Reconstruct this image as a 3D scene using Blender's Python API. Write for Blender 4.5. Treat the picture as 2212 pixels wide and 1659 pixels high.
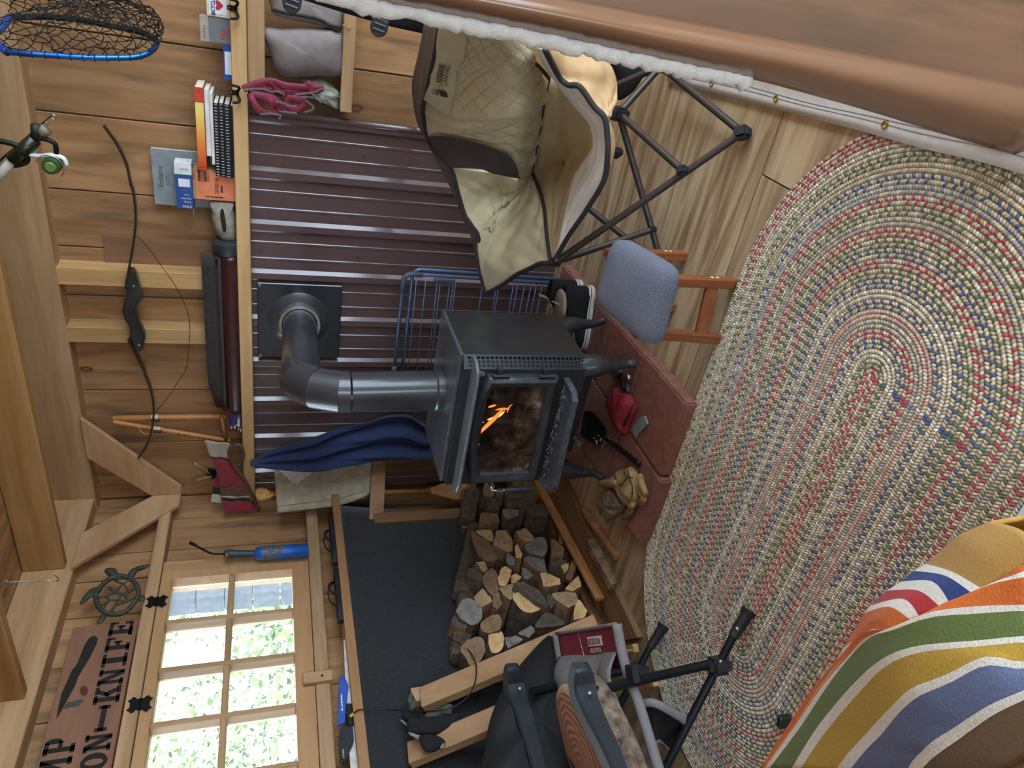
import bpy, bmesh, math, random
import numpy as np
from mathutils import Vector, Matrix
random.seed(7)
for o in list(bpy.data.objects): bpy.data.objects.remove(o)
SC = bpy.context.scene
COL = SC.collection

# ------------------------------------------------------------------ camera
FPX = 1520.0
def _axes(ya, pi, ro):
    cy, sy = math.cos(ya), math.sin(ya)
    X = np.array([cy, 0, sy]); Y = np.array([-sy, 0, cy]); Z = np.array([0, -1., 0])
    c, s = math.cos(pi), math.sin(pi)
    P = np.array([[1, 0, 0], [0, c, -s], [0, s, c]])
    cr, sr = math.cos(ro), math.sin(ro)
    R = np.array([[cr, -sr, 0], [sr, cr, 0], [0, 0, 1]])
    return np.array([R @ P @ X, R @ P @ Y, R @ P @ Z])
WA = _axes(math.radians(-33.0), math.radians(18.8), math.radians(-0.1))
CAM = np.array([0.0, 0.0, 1.35])          # hand-held, 1.35 m above the floor
cam = bpy.data.cameras.new('camera'); camo = bpy.data.objects.new('camera', cam); COL.objects.link(camo)
cam.sensor_fit = 'HORIZONTAL'; cam.sensor_width = 36.0; cam.lens = FPX / 2212 * 36.0
cam.clip_start = 0.02
ax = WA @ np.array([0, 1., 0]); ay = WA @ np.array([1., 0, 0]); az = -(WA @ np.array([0, 0, 1.]))
m = Matrix.Identity(4)
for i in range(3):
    m[i][0] = ax[i]; m[i][1] = ay[i]; m[i][2] = az[i]; m[i][3] = CAM[i]
camo.matrix_world = m                      # the phone was held on its side: the picture lies 90 degrees over
SC.camera = camo

# ------------------------------------------------------------------ world and light
w = bpy.data.worlds.new('world'); SC.world = w; w.use_nodes = True
nt = w.node_tree; bg = nt.nodes['Background']
bg.inputs[0].default_value = (0.69, 0.85, 1.0, 1); bg.inputs[1].default_value = 9.0
sun = bpy.data.lights.new('sun', 'SUN'); sun.energy = 10.0; sun.angle = 0.02; sun.color = (1, .95, .86)
suno = bpy.data.objects.new('sun', sun); COL.objects.link(suno)
suno.rotation_euler = (math.radians(30), math.radians(22), 0)
def portal(name, loc, rot, sx, sy):
    l = bpy.data.lights.new(name, 'AREA'); l.shape = 'RECTANGLE'; l.size = sx; l.size_y = sy
    l.cycles.is_portal = True
    o = bpy.data.objects.new(name, l); COL.objects.link(o); o.location = loc; o.rotation_euler = rot
portal('portal_window', (-2.80, 1.7, 1.52), (0, math.radians(-90), 0), 0.72, 1.7)
portal('portal_door', (0.7, -1.62, 1.05), (math.radians(90), 0, 0), 1.0, 1.9)
portal('portal_side_window', (1.92, 1.0, 1.2), (0, math.radians(90), 0), 1.8, 3.4)
SC.view_settings.view_transform = 'Standard'; SC.view_settings.look = 'None'
SC.view_settings.exposure = 0.22; SC.view_settings.gamma = 1.0; SC.view_settings.use_curve_mapping = False

def at(x, y, X=None, Y=None, Z=None):
    """the point of a plane X=, Y= or Z= of the room seen at photo pixel x, y"""
    d = WA @ np.array([(1659 - y) - 829.5, x - 1106., FPX])
    if X is not None: t = (X - CAM[0]) / d[0]
    elif Y is not None: t = (Y - CAM[1]) / d[1]
    else: t = (Z - CAM[2]) / d[2]
    return Vector(CAM + t * d)
def atd(x, y, dist):
    d = WA @ np.array([(1659 - y) - 829.5, x - 1106., FPX]); return Vector(CAM + d / FPX * dist)
# ------------------------------------------------------------------ materials
MATS = {}
def rgb(h):
    h = h.lstrip('#'); c = [int(h[i:i+2], 16) / 255 for i in (0, 2, 4)]
    return tuple((v / 12.92 if v <= .04045 else ((v + .055) / 1.055) ** 2.4) for v in c) + (1,)
def nmat(name):
    m = bpy.data.materials.new(name); m.use_nodes = True; t = m.node_tree
    return m, t, t.nodes['Principled BSDF']
def plain(name, col, rough=.6, metal=0, noise=.12, nscale=25, bump=0, coat=0, alpha=1, trans=0, sheen=0):
    """one colour with a mottled variation and optional fine relief"""
    if name in MATS: return MATS[name]
    m, t, b = nmat(name); c = rgb(col) if isinstance(col, str) else col
    tc = t.nodes.new('ShaderNodeTexCoord'); n = t.nodes.new('ShaderNodeTexNoise')
    n.inputs['Scale'].default_value = nscale; n.inputs['Detail'].default_value = 4
    t.links.new(tc.outputs['Object'], n.inputs['Vector'])
    r = t.nodes.new('ShaderNodeValToRGB'); e = r.color_ramp.elements
    e[0].position = .25; e[1].position = .75
    e[0].color = tuple(max(0, v * (1 - noise * 1.6)) for v in c[:3]) + (1,)
    e[1].color = tuple(min(1, v * (1 + noise * 1.6)) for v in c[:3]) + (1,)
    t.links.new(n.outputs['Fac'], r.inputs['Fac']); t.links.new(r.outputs['Color'], b.inputs['Base Color'])
    b.inputs['Roughness'].default_value = rough; b.inputs['Metallic'].default_value = metal
    b.inputs['Coat Weight'].default_value = coat; b.inputs['Coat Roughness'].default_value = .16; b.inputs['Alpha'].default_value = alpha
    b.inputs['Transmission Weight'].default_value = trans
    if sheen: b.inputs['Sheen Weight'].default_value = sheen
    if bump:
        n2 = t.nodes.new('ShaderNodeTexNoise'); n2.inputs['Scale'].default_value = nscale * 6
        t.links.new(tc.outputs['Object'], n2.inputs['Vector'])
        bp = t.nodes.new('ShaderNodeBump'); bp.inputs['Strength'].default_value = bump; bp.inputs['Distance'].default_value = .003
        t.links.new(n2.outputs['Fac'], bp.inputs['Height']); t.links.new(bp.outputs['Normal'], b.inputs['Normal'])
    MATS[name] = m; return m
def wood(name, light, dark, axis='Z', stretch=14, knots=True, rough=.62, kscale=3.2, stain=.0, contrast=(.35, .7), dist=.7):
    """sawn timber: grain drawn out along an axis of the piece, knots, per-piece offset"""
    key = name + axis
    if key in MATS: return MATS[key]
    m, t, b = nmat(key); L = t.links.new; N = t.nodes.new
    tc = N('ShaderNodeTexCoord'); oi = N('ShaderNodeObjectInfo')
    off = N('ShaderNodeVectorMath'); off.operation = 'MULTIPLY_ADD'
    off.inputs[1].default_value = (17, 11, 13); L(oi.outputs['Random'], off.inputs[0]); L(tc.outputs['Object'], off.inputs[2])
    mp = N('ShaderNodeMapping'); s = [stretch] * 3; s['XYZ'.index(axis)] = stretch * .09
    mp.inputs['Scale'].default_value = s; L(off.outputs[0], mp.inputs['Vector'])
    n1 = N('ShaderNodeTexNoise'); n1.inputs['Scale'].default_value = 1.0; n1.inputs['Detail'].default_value = 6
    n1.inputs['Distortion'].default_value = dist; L(mp.outputs[0], n1.inputs['Vector'])
    n3 = N('ShaderNodeTexNoise'); n3.inputs['Scale'].default_value = 5.0; n3.inputs['Detail'].default_value = 3; L(mp.outputs[0], n3.inputs['Vector'])
    mixf = N('ShaderNodeMath'); mixf.operation = 'MULTIPLY_ADD'; mixf.inputs[1].default_value = .3; L(n3.outputs['Fac'], mixf.inputs[0])
    sc = N('ShaderNodeMath'); sc.operation = 'MULTIPLY'; sc.inputs[1].default_value = .75; L(n1.outputs['Fac'], sc.inputs[0]); L(sc.outputs[0], mixf.inputs[2])
    r = N('ShaderNodeValToRGB'); e = r.color_ramp.elements; e[0].position, e[1].position = contrast
    e[0].color = rgb(dark); e[1].color = rgb(light); L(mixf.outputs[0], r.inputs['Fac'])
    col = r.outputs['Color']
    # slow change of tone from piece to piece
    hv = N('ShaderNodeHueSaturation'); mm = N('ShaderNodeMapRange'); mm.inputs[3].default_value = .86; mm.inputs[4].default_value = 1.12
    L(oi.outputs['Random'], mm.inputs[0]); L(mm.outputs[0], hv.inputs['Value']); L(col, hv.inputs['Color']); col = hv.outputs[0]
    if knots:
        mk = N('ShaderNodeMapping'); k = [1.0] * 3; k['XYZ'.index(axis)] = .62; mk.inputs['Scale'].default_value = k; L(off.outputs[0], mk.inputs['Vector'])
        nd = N('ShaderNodeTexNoise'); nd.inputs['Scale'].default_value = 18; L(off.outputs[0], nd.inputs['Vector'])
        va = N('ShaderNodeVectorMath'); va.operation = 'MULTIPLY_ADD'; va.inputs[1].default_value = (.02, .02, .02); L(nd.outputs['Color'], va.inputs[0]); L(mk.outputs[0], va.inputs[2])
        v = N('ShaderNodeTexVoronoi'); v.inputs['Scale'].default_value = kscale; L(va.outputs[0], v.inputs['Vector'])
        rk = N('ShaderNodeValToRGB'); q = rk.color_ramp.elements
        q[0].position = 0; q[0].color = (.55, .55, .55, 1); q[1].position = .10; q[1].color = (0, 0, 0, 1)
        for p_, c_ in ((.035, .45), (.05, 1.0), (.062, .9), (.07, .25)):
            x = q.new(p_); x.color = (c_, c_, c_, 1)
        L(v.outputs['Distance'], rk.inputs['Fac'])
        mx = N('ShaderNodeMix'); mx.data_type = 'RGBA'; mx.inputs['B'].default_value = rgb('#5a3018')
        L(rk.outputs['Color'], mx.inputs['Factor']); L(col, mx.inputs['A']); col = mx.outputs['Result']
    if stain:
        ns = N('ShaderNodeTexNoise'); ns.inputs['Scale'].default_value = 2.2; ns.inputs['Detail'].default_value = 7; L(mp.outputs[0], ns.inputs['Vector']); 
        mp2 = N('ShaderNodeMapping'); s2 = [9] * 3; s2['XYZ'.index(axis)] = 1.6; mp2.inputs['Scale'].default_value = s2; L(off.outputs[0], mp2.inputs['Vector']); L(mp2.outputs[0], ns.inputs['Vector'])
        rs = N('ShaderNodeValToRGB'); q = rs.color_ramp.elements; q[0].position = .52; q[0].color = (0, 0, 0, 1); q[1].position = .72; q[1].color = (stain,) * 3 + (1,)
        L(ns.outputs['Fac'], rs.inputs['Fac'])
        mx = N('ShaderNodeMix'); mx.data_type = 'RGBA'; mx.inputs['B'].default_value = rgb('#4d4536')
        L(rs.outputs['Color'], mx.inputs['Factor']); L(col, mx.inputs['A']); col = mx.outputs['Result']
    L(col, b.inputs['Base Color']); b.inputs['Roughness'].default_value = rough
    bp = N('ShaderNodeBump'); bp.inputs['Strength'].default_value = .25; bp.inputs['Distance'].default_value = .002
    L(mixf.outputs[0], bp.inputs['Height']); L(bp.outputs['Normal'], b.inputs['Normal'])
    MATS[key] = m; return m
def PINE(a='Z'): return wood('wall_pine', '#b58a5e', '#8c633d', a, stain=.6, kscale=4.4)
def PINE2(a='Z'): return wood('pale_pine', '#bf9a71', '#9c7851', a, kscale=2.4)
def ORANGE(a='X'): return wood('orange_pine', '#c0935a', '#966b38', a, stretch=9, kscale=2.0)
def PLANK(a='Y'): return wood('brown_plank', '#8d6a48', '#6d4d31', a, kscale=1.6)
def emat(name, col, strength):
    if name in MATS: return MATS[name]
    m, t, b = nmat(name); b.inputs['Base Color'].default_value = (0, 0, 0, 1)
    b.inputs['Emission Color'].default_value = rgb(col); b.inputs['Emission Strength'].default_value = strength
    MATS[name] = m; return m
def vcmat(name, rough=.9, bump=.0, sheen=0, nscale=400):
    """colour from the per-face colour attribute of the mesh (dyed or printed pattern)"""
    if name in MATS: return MATS[name]
    m, t, b = nmat(name); a = t.nodes.new('ShaderNodeVertexColor'); a.layer_name = 'Col'
    tc = t.nodes.new('ShaderNodeTexCoord'); n = t.nodes.new('ShaderNodeTexNoise'); n.inputs['Scale'].default_value = nscale; n.inputs['Detail'].default_value = 3
    t.links.new(tc.outputs['Object'], n.inputs['Vector'])
    mr = t.nodes.new('ShaderNodeMapRange'); mr.inputs[3].default_value = .72; mr.inputs[4].default_value = 1.28; t.links.new(n.outputs['Fac'], mr.inputs[0])
    hv = t.nodes.new('ShaderNodeHueSaturation'); t.links.new(a.outputs[0], hv.inputs['Color']); t.links.new(mr.outputs[0], hv.inputs['Value'])
    t.links.new(hv.outputs[0], b.inputs['Base Color']); b.inputs['Roughness'].default_value = rough
    if sheen: b.inputs['Sheen Weight'].default_value = sheen
    if bump:
        bp = t.nodes.new('ShaderNodeBump'); bp.inputs['Strength'].default_value = bump; bp.inputs['Distance'].default_value = .004
        t.links.new(n.outputs['Fac'], bp.inputs['Height']); t.links.new(bp.outputs['Normal'], b.inputs['Normal'])
    MATS[name] = m; return m

# ------------------------------------------------------------------ mesh helpers
def V(*a): return Vector(a if len(a) > 1 else a[0])
def frame(d, up=(0, 0, 1)):
    d = Vector(d).normalized(); u = Vector(up)
    if abs(d.dot(u.normalized())) > .97: u = Vector((1, 0, 0)) if abs(d.x) < .9 else Vector((0, 1, 0))
    s = d.cross(u).normalized(); return d, s, s.cross(d).normalized()
class MB:
    def __init__(s): s.v = []; s.f = []; s.c = []; s.cur = None
    def add(s, vs, fs):
        o = len(s.v); s.v += [tuple(p) for p in vs]; s.f += [tuple(i + o for i in f) for f in fs]; s.c += [s.cur] * len(fs); return s
    def hexa(s, b, t):
        """bottom and top rings of equal length (counter-clockwise seen from the top)"""
        n = len(b); return s.add(list(b) + list(t), [tuple(reversed(range(n))), tuple(range(n, 2 * n))] + [(i, (i + 1) % n, n + (i + 1) % n, n + i) for i in range(n)])
    def box(s, lo, hi):
        x0, y0, z0 = lo; x1, y1, z1 = hi
        return s.hexa([(x0, y0, z0), (x1, y0, z0), (x1, y1, z0), (x0, y1, z0)], [(x0, y0, z1), (x1, y0, z1), (x1, y1, z1), (x0, y1, z1)])
    def obox(s, c, size, M=None):
        a, b_, c_ = [q / 2 for q in size]; M = M or Matrix.Identity(3); c = Vector(c)
        P = [c + M @ Vector(p) for p in ((-a, -b_, -c_), (a, -b_, -c_), (a, b_, -c_), (-a, b_, -c_), (-a, -b_, c_), (a, -b_, c_), (a, b_, c_), (-a, b_, c_))]
        return s.hexa(P[:4], P[4:])
    def bar(s, p, q, w, h, up=(0, 0, 1)):
        """square bar from p to q, w across, h along up"""
        p, q = Vector(p), Vector(q); d, a, u = frame(q - p, up); a = a * w / 2; u = u * h / 2
        return s.hexa([p - a - u, p + a - u, p + a + u, p - a + u], [q - a - u, q + a - u, q + a + u, q - a + u])
    def tube(s, path, r, n=8, caps=True, closed=False, flat=1.0, up=(0, 0, 1)):
        P = [Vector(p) for p in path]; k = len(P); R = r if hasattr(r, '__len__') else [r] * k
        o = len(s.v); prev = None
        for i in range(k):
            a = P[i - 1] if (i > 0 or closed) else P[0]; b_ = P[(i + 1) % k] if (i < k - 1 or closed) else P[-1]
            d = (b_ - a)
            if d.length < 1e-9: d = Vector((0, 0, 1))
            d.normalize()
            if prev is None: _, sd, u = frame(d, up)
            else:
                sd = prev - d * prev.dot(d)
                if sd.length < 1e-6: _, sd, u = frame(d, up)
                sd.normalize(); u = sd.cross(d).normalized()
            prev = sd
            for j in range(n):
                t = 2 * math.pi * j / n; s.v.append(tuple(P[i] + (sd * math.cos(t) + u * math.sin(t) * flat) * R[i]))
        m_ = k if closed else k - 1
        for i in range(m_):
            for j in range(n):
                a = o + i * n + j; b_ = o + i * n + (j + 1) % n; i2 = (i + 1) % k
                s.f.append((a, b_, o + i2 * n + (j + 1) % n, o + i2 * n + j)); s.c.append(s.cur)
        if caps and not closed:
            s.f.append(tuple(reversed(range(o, o + n)))); s.f.append(tuple(range(o + (k - 1) * n, o + k * n))); s.c += [s.cur] * 2
        return s
    def lathe(s, p, q, prof, n=24, caps=True):
        """profile [(t along p->q, radius)] turned about the axis"""
        p, q = Vector(p), Vector(q); d, a, u = frame(q - p); L = (q - p).length; o = len(s.v)
        for t, r in prof:
            for j in range(n):
                th = 2 * math.pi * j / n; s.v.append(tuple(p + d * t * L + (a * math.cos(th) + u * math.sin(th)) * r))
        for i in range(len(prof) - 1):
            for j in range(n):
                s.f.append((o + i * n + j, o + i * n + (j + 1) % n, o + (i + 1) * n + (j + 1) % n, o + (i + 1) * n + j)); s.c.append(s.cur)
        if caps:
            s.f.append(tuple(reversed(range(o, o + n)))); k = len(prof) - 1; s.f.append(tuple(range(o + k * n, o + (k + 1) * n))); s.c += [s.cur] * 2
        return s
    def ball(s, c, r, n=10, k=7, M=None):
        c = Vector(c); r = Vector(r if hasattr(r, '__len__') else (r,) * 3); M = M or Matrix.Identity(3); o = len(s.v)
        s.v.append(tuple(c + M @ Vector((0, 0, -r.z))))
        for i in range(1, k):
            ph = -math.pi / 2 + math.pi * i / k
            for j in range(n):
                th = 2 * math.pi * j / n; s.v.append(tuple(c + M @ Vector((r.x * math.cos(ph) * math.cos(th), r.y * math.cos(ph) * math.sin(th), r.z * math.sin(ph)))))
        s.v.append(tuple(c + M @ Vector((0, 0, r.z)))); e = len(s.v) - 1
        for j in range(n): s.f.append((o, o + 1 + (j + 1) % n, o + 1 + j)); s.f.append((e, e - n + j, e - n + (j + 1) % n)); s.c += [s.cur] * 2
        for i in range(k - 2):
            for j in range(n): s.f.append((o + 1 + i * n + j, o + 1 + i * n + (j + 1) % n, o + 1 + (i + 1) * n + (j + 1) % n, o + 1 + (i + 1) * n + j)); s.c.append(s.cur)
        return s
    def prism(s, poly, ext):
        """closed outline (list of points) extruded by the vector ext"""
        e = Vector(ext); P = [Vector(p) for p in poly]
        nn = Vector((0, 0, 0))
        for i in range(len(P)): nn += P[i].cross(P[(i + 1) % len(P)])
        if nn.dot(e) < 0: P.reverse()
        return s.hexa(P, [p + e for p in P])
    def grid(s, rows, closed=False, double=0):
        """rows of points as a surface; double gives it thickness along -normal"""
        r, c = len(rows), len(rows[0]); P = [[Vector(p) for p in row] for row in rows]; o = len(s.v)
        for row in P: s.v += [tuple(p) for p in row]
        cc = c if closed else c - 1
        for i in range(r - 1):
            for j in range(cc): s.f.append((o + i * c + j, o + i * c + (j + 1) % c, o + (i + 1) * c + (j + 1) % c, o + (i + 1) * c + j)); s.c.append(s.cur)
        return s
    def build(s, name, mat, parent=None, smooth=False, bevel=0, seg=1, solid=0, sub=0, kind=None, origin=None, weld=False, auto=None):
        vs = np.array(s.v, float)
        if origin is None: base = np.array([(vs[:, 0].min() + vs[:, 0].max()) / 2, (vs[:, 1].min() + vs[:, 1].max()) / 2, vs[:, 2].min()])
        else: base = np.array(origin)
        me = bpy.data.meshes.new(name); me.from_pydata((vs - base).tolist(), [], s.f)
        if bevel or weld:
            bm = bmesh.new(); bm.from_mesh(me)
            if weld: bmesh.ops.remove_doubles(bm, verts=bm.verts, dist=1e-5)
            bmesh.ops.recalc_face_normals(bm, faces=bm.faces)
            if bevel: bmesh.ops.bevel(bm, geom=[e for e in bm.edges if len(e.link_faces) == 2 and e.calc_face_angle(0) > .5], offset=bevel, segments=seg, affect='EDGES', clamp_overlap=True)
            bm.to_mesh(me); bm.free()
        elif any(c is not None for c in s.c):
            ca = me.color_attributes.new('Col', 'FLOAT_COLOR', 'CORNER'); buf = np.zeros((len(me.loops), 4), 'f'); i = 0
            for f, c in zip(s.f, s.c):
                buf[i:i + len(f)] = c if c else (1, 1, 1, 1); i += len(f)
            ca.data.foreach_set('color', buf.ravel())
        me.materials.append(mat)
        if smooth:
            me.polygons.foreach_set('use_smooth', [True] * len(me.polygons))
            if auto: me.set_sharp_from_angle(angle=math.radians(auto))
        o = bpy.data.objects.new(name, me); COL.objects.link(o)
        o.location = base
        if parent: o.parent = parent; o.location = Vector(base) - WP(parent)
        if solid: md = o.modifiers.new('thickness', 'SOLIDIFY'); md.thickness = solid; md.offset = 0
        if sub: md = o.modifiers.new('smooth', 'SUBSURF'); md.levels = sub; md.render_levels = sub
        if kind: o['kind'] = kind
        return o
def WP(o):
    p = Vector(o.location)
    while o.parent: o = o.parent; p += Vector(o.location)
    return p
def tag(o, label=None, cat=None, group=None, kind=None):
    if label: o['label'] = label
    if cat: o['category'] = cat
    if group: o['group'] = group
    if kind: o['kind'] = kind
    return o
def thing(name, label, cat, loc, group=None):
    o = bpy.data.objects.new(name, None); COL.objects.link(o); o.location = loc; o.empty_display_size = .05
    return tag(o, label, cat, group)
def lerp(a, b, t): return Vector(a) * (1 - t) + Vector(b) * t
def smooth_path(P, k=6, closed=False):
    """Catmull-Rom through the points"""
    P = [Vector(p) for p in P]; n = len(P); out = []
    for i in range(n if closed else n - 1):
        p0 = P[(i - 1) % n] if closed or i > 0 else P[0]; p1 = P[i]; p2 = P[(i + 1) % n]; p3 = P[(i + 2) % n] if closed or i + 2 < n else P[-1]
        for j in range(k):
            t = j / k; out.append(.5 * ((2 * p1) + (-p0 + p2) * t + (2 * p0 - 5 * p1 + 4 * p2 - p3) * t * t + (-p0 + 3 * p1 - 3 * p2 + p3) * t ** 3))
    if not closed: out.append(P[-1])
    return out
def resample(P, n):
    P = [Vector(p) for p in P]; d = [0]
    for a, b in zip(P, P[1:]): d.append(d[-1] + (b - a).length)
    out = []; j = 0
    for i in range(n):
        t = d[-1] * i / (n - 1)
        while j < len(P) - 2 and d[j + 1] < t: j += 1
        s = (t - d[j]) / max(1e-9, d[j + 1] - d[j]); out.append(P[j].lerp(P[j + 1], s))
    return out
def scribble(name, mat, parent, origin, right, up, length, height, seed=0):
    """print too small to read: a row of letter-sized strokes"""
    rr = random.Random(seed); R = Vector(right).normalized(); U = Vector(up); U = (U - R * U.dot(R)).normalized(); N_ = R.cross(U); m = MB(); x = 0; o = Vector(origin)
    while x < length:
        w = height * rr.uniform(.3, .75); h = height * rr.choice((.7, .7, 1)); m.prism([o + R * x, o + R * (x + w), o + R * (x + w) + U * h, o + R * x + U * h], N_ * .0004); x += w + height * rr.choice((.2, .2, .6))
    return tag(m.build(name, mat, parent), kind='stuff')
def text(name, s, mat, parent, origin, right, up, height, extrude=.0006, width=None, align='LEFT', bold=False):
    """raised lettering as a mesh: baseline at origin, running along right"""
    cu = bpy.data.curves.new(name, 'FONT'); cu.body = s; cu.size = 1; cu.extrude = 0; cu.align_x = align; cu.resolution_u = 3
    if bold: cu.offset = .022 if bold is True else bold
    to = bpy.data.objects.new('tmp', cu); dg = bpy.context.evaluated_depsgraph_get()
    COL.objects.link(to); dg.update(); me = bpy.data.meshes.new_from_object(to.evaluated_get(dg)); bpy.data.objects.remove(to)
    R = Vector(right).normalized(); U = Vector(up); U = (U - R * U.dot(R)).normalized(); Nn = R.cross(U)
    vs = [v.co.copy() for v in me.vertices]
    w0 = max(v.x for v in vs) - min(v.x for v in vs); h0 = .7
    sy = height / h0; sx = width / w0 if width else sy
    for v in me.vertices: v.co = R * (v.co.x * sx) + U * (v.co.y * sy) + Nn * extrude
    me.materials.clear(); me.materials.append(mat); me.name = name
    o = bpy.data.objects.new(name, me); COL.objects.link(o); o.location = Vector(origin) - (WP(parent) if parent else Vector())
    o.parent = parent; return o
# ------------------------------------------------------------------ the room
XW, YW = -2.675, 3.07        # faces of the studs: window wall and stove wall
XB, YB = -2.76, 3.16         # faces of the sheathing boards behind them
TRIM = [0]
def struct(mb, name, mat, **k):
    if name.startswith('trim'): TRIM[0] += 1; name = 'trim_%d' % TRIM[0]
    return tag(mb.build(name, mat, **k), kind='structure')
# floor: joisted deck with plywood sheets laid on it
FLOOR = struct(MB().box((-2.9, -1.75, -.14), (2.05, 3.3, -.019)), 'floor', PLANK('X'))
PLY = wood('plywood', '#b8a07e', '#86694b', 'X', stretch=9, knots=True, kscale=2.6, rough=.5, contrast=(.40, .60), dist=2.2)
for (x0, x1, y0, y1) in ((-2.75, -1.86, 1.765, 3.15), (-1.855, .55, 1.765, 3.15), (.555, 1.9, 1.765, 3.15), (-2.75, -.42, .545, 1.76), (-.415, 1.9, .545, 1.76), (-2.75, -.9, -.68, .54), (-.895, 1.9, -.68, .54), (-2.75, 1.9, -1.6, -.685)):
    MB().box((x0, y0, -.018), (x1, y1, 0)).build('plywood_sheet', PLY, FLOOR)

# stove wall: vertical boards behind the studs
WB = struct(MB().box((-2.9, YB + .022, -.1), (2.0, YB + .06, 2.6)), 'wall_back', PINE())
seams = [-2.76, -2.40, -2.085, -1.80, -1.585, -1.36, -1.115, -.815, -.515, -.24, .03, .31, .58, .86, 1.15, 1.44, 1.72, 1.9]
for i, (a, b) in enumerate(zip(seams, seams[1:])):
    d = random.uniform(0, .004)
    MB().box((a + .003, YB + d, 0), (b - .003, YB + .022, 2.42)).build('board', PINE(), WB, bevel=.002)
# studs on the stove wall
for a, b in ((-1.497, -1.42), (-1.775, -1.70)):
    struct(MB().box((a, YW + .005, 1.44), (b, YB, 2.2)), 'trim_stud', wood('stud_pine', '#cda672', '#ad834f', 'Z'), bevel=.002)

# window wall: boards above, below and beside the window
WL = struct(MB().box((XB - .06, -1.7, -.1), (XB - .022, 3.2, 1.12)).box((XB - .06, -1.7, 1.89), (XB - .022, 3.2, 2.6)).box((XB - .06, 2.6, 1.12), (XB - .022, 3.2, 1.89)).box((XB - .06, -1.7, 1.12), (XB - .022, .75, 1.89)), 'wall_left', PINE())
ys = [3.16, 2.98, 2.76, 2.595, 2.39, 2.14, 1.90, 1.66, 1.40, 1.16, .93, .70, .4, .1, -.2, -.5, -.8, -1.1, -1.6]
for a, b in zip(ys, ys[1:]):
    if a > 2.6 or b < .72:
        MB().box((XB - .022, b + .003, 0), (XB - random.uniform(0, .004), a - .003, 2.42)).build('board', PINE(), WL, bevel=.002)
    else:
        MB().box((XB - .022, b + .003, 1.86), (XB - random.uniform(0, .004), a - .003, 2.42)).build('board', PINE(), WL, bevel=.002)
        MB().box((XB - .022, b + .003, 0), (XB - random.uniform(0, .004), a - .003, 1.13)).build('board', PINE(), WL, bevel=.002)
# the two walls behind the camera, with a doorway and a window
WF = struct(MB().box((-2.9, -1.66, -.1), (.2, -1.6, 2.6)).box((1.2, -1.66, -.1), (2.0, -1.6, 2.6)).box((.2, -1.66, 2.0), (1.2, -1.6, 2.6)), 'wall_front', PINE())
WR = struct(MB().box((1.9, -1.66, -.1), (1.96, 3.2, .3)).box((1.9, -1.66, 2.1), (1.96, 3.2, 2.6)).box((1.9, -1.66, .3), (1.96, -.7, 2.1)).box((1.9, 2.7, .3), (1.96, 3.2, 2.1)), 'wall_right', PINE())
# ceiling: loft deck of boards on joists, timber plates along the walls
CE = struct(MB().box((-2.95, -1.75, 2.42), (2.05, 3.3, 2.5)), 'ceiling', PINE('X'))
for i in range(20):
    x = -2.9 + i * .245
    MB().box((x + .002, -1.7, 2.398 + random.uniform(0, .004)), (x + .243, 3.25, 2.42)).build('deck_board', PINE('Y'), CE, bevel=.002)
struct(MB().box((-2.9, YW, 2.195), (2.0, YB + .02, 2.40)), 'trim_back_plate', PINE2('X'), bevel=.004)
struct(MB().box((XB - .02, -1.7, 2.20), (XW, YW, 2.40)), 'trim_left_plate', PINE2('Y'), bevel=.004)
for i, y in enumerate((2.60, 1.95, 1.30, .65, 0, -.65, -1.3)):
    x0 = XW + .002
    j = MB(); y1 = y + .042
    j.hexa([(x0, y, 2.232), (1.9, y, 2.222), (1.9, y1, 2.222), (x0, y1, 2.232)], [(x0, y, 2.397), (1.9, y, 2.397), (1.9, y1, 2.397), (x0, y1, 2.397)])
    struct(j, 'trim_joist', ORANGE('X'), bevel=.004)
# diagonal corner braces
def brace(a, b, nrm, mat):
    """plank between two edges: a, b are lists of two points, nrm points into the room"""
    m = MB(); m.prism(a + b, Vector(nrm) * .022); return struct(m, 'trim_brace', mat, bevel=.002)
brace([V(-2.165, YW, 2.195), V(-2.40, YW, 2.195)], [V(-2.672, YW, 1.925), V(-2.672, YW, 1.80), V(-2.61, YW, 1.795)], (0, -1, 0), wood('brace_pine', '#c7a077', '#a97f54', 'X', stretch=9))
brace([V(XW, 2.80, 2.205), V(XW, 2.585, 2.205)], [V(XW, 2.965, 1.80), V(XW, 3.045, 1.80), V(XW, 3.045, 1.93)], (1, 0, 0), wood('brace_pine', '#c7a077', '#a97f54', 'Y', stretch=9))
# window: header trim, casing, awning sash of small panes, sill
struct(MB().box((XB, .6, 1.834), (XW + .012, 2.985, 1.886)), 'trim_window_head', PINE2('Y'), bevel=.003)
struct(MB().box((XB, 2.535, 1.13), (XW - .002, 2.60, 1.832)), 'trim_window_jamb', PINE2('Z'), bevel=.003)
WIN = struct(MB().box((XB, 2.484, 1.187), (XW + .006, 2.530, 1.829)).box((XB, .75, 1.187), (XW + .006, .80, 1.829)).box((XB, .80, 1.187), (XW + .006, 2.484, 1.262)).box((XB, .80, 1.788), (XW + .006, 2.484, 1.829)), 'window_1', wood('sash_pine', '#bf9466', '#a87c50', 'Y', knots=False))
mun = [2.246, 2.008, 1.769, 1.53, 1.29, 1.05]
for y in mun: MB().box((XB + .02, y - .011, 1.262), (XW + .002, y + .011, 1.788)).build('muntin', PINE2('Z'), WIN, bevel=.004)
cols = [2.484] + mun + [.80]
for a, b in zip(cols, cols[1:]):
    a2, b2 = a - (.011 if a != 2.484 else 0), b + (.011 if b != .80 else 0)
    MB().box((XB + .02, b2, 1.519), (XW + .002, a2, 1.543)).build('muntin', PINE2('Y'), WIN, bevel=.004)
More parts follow.
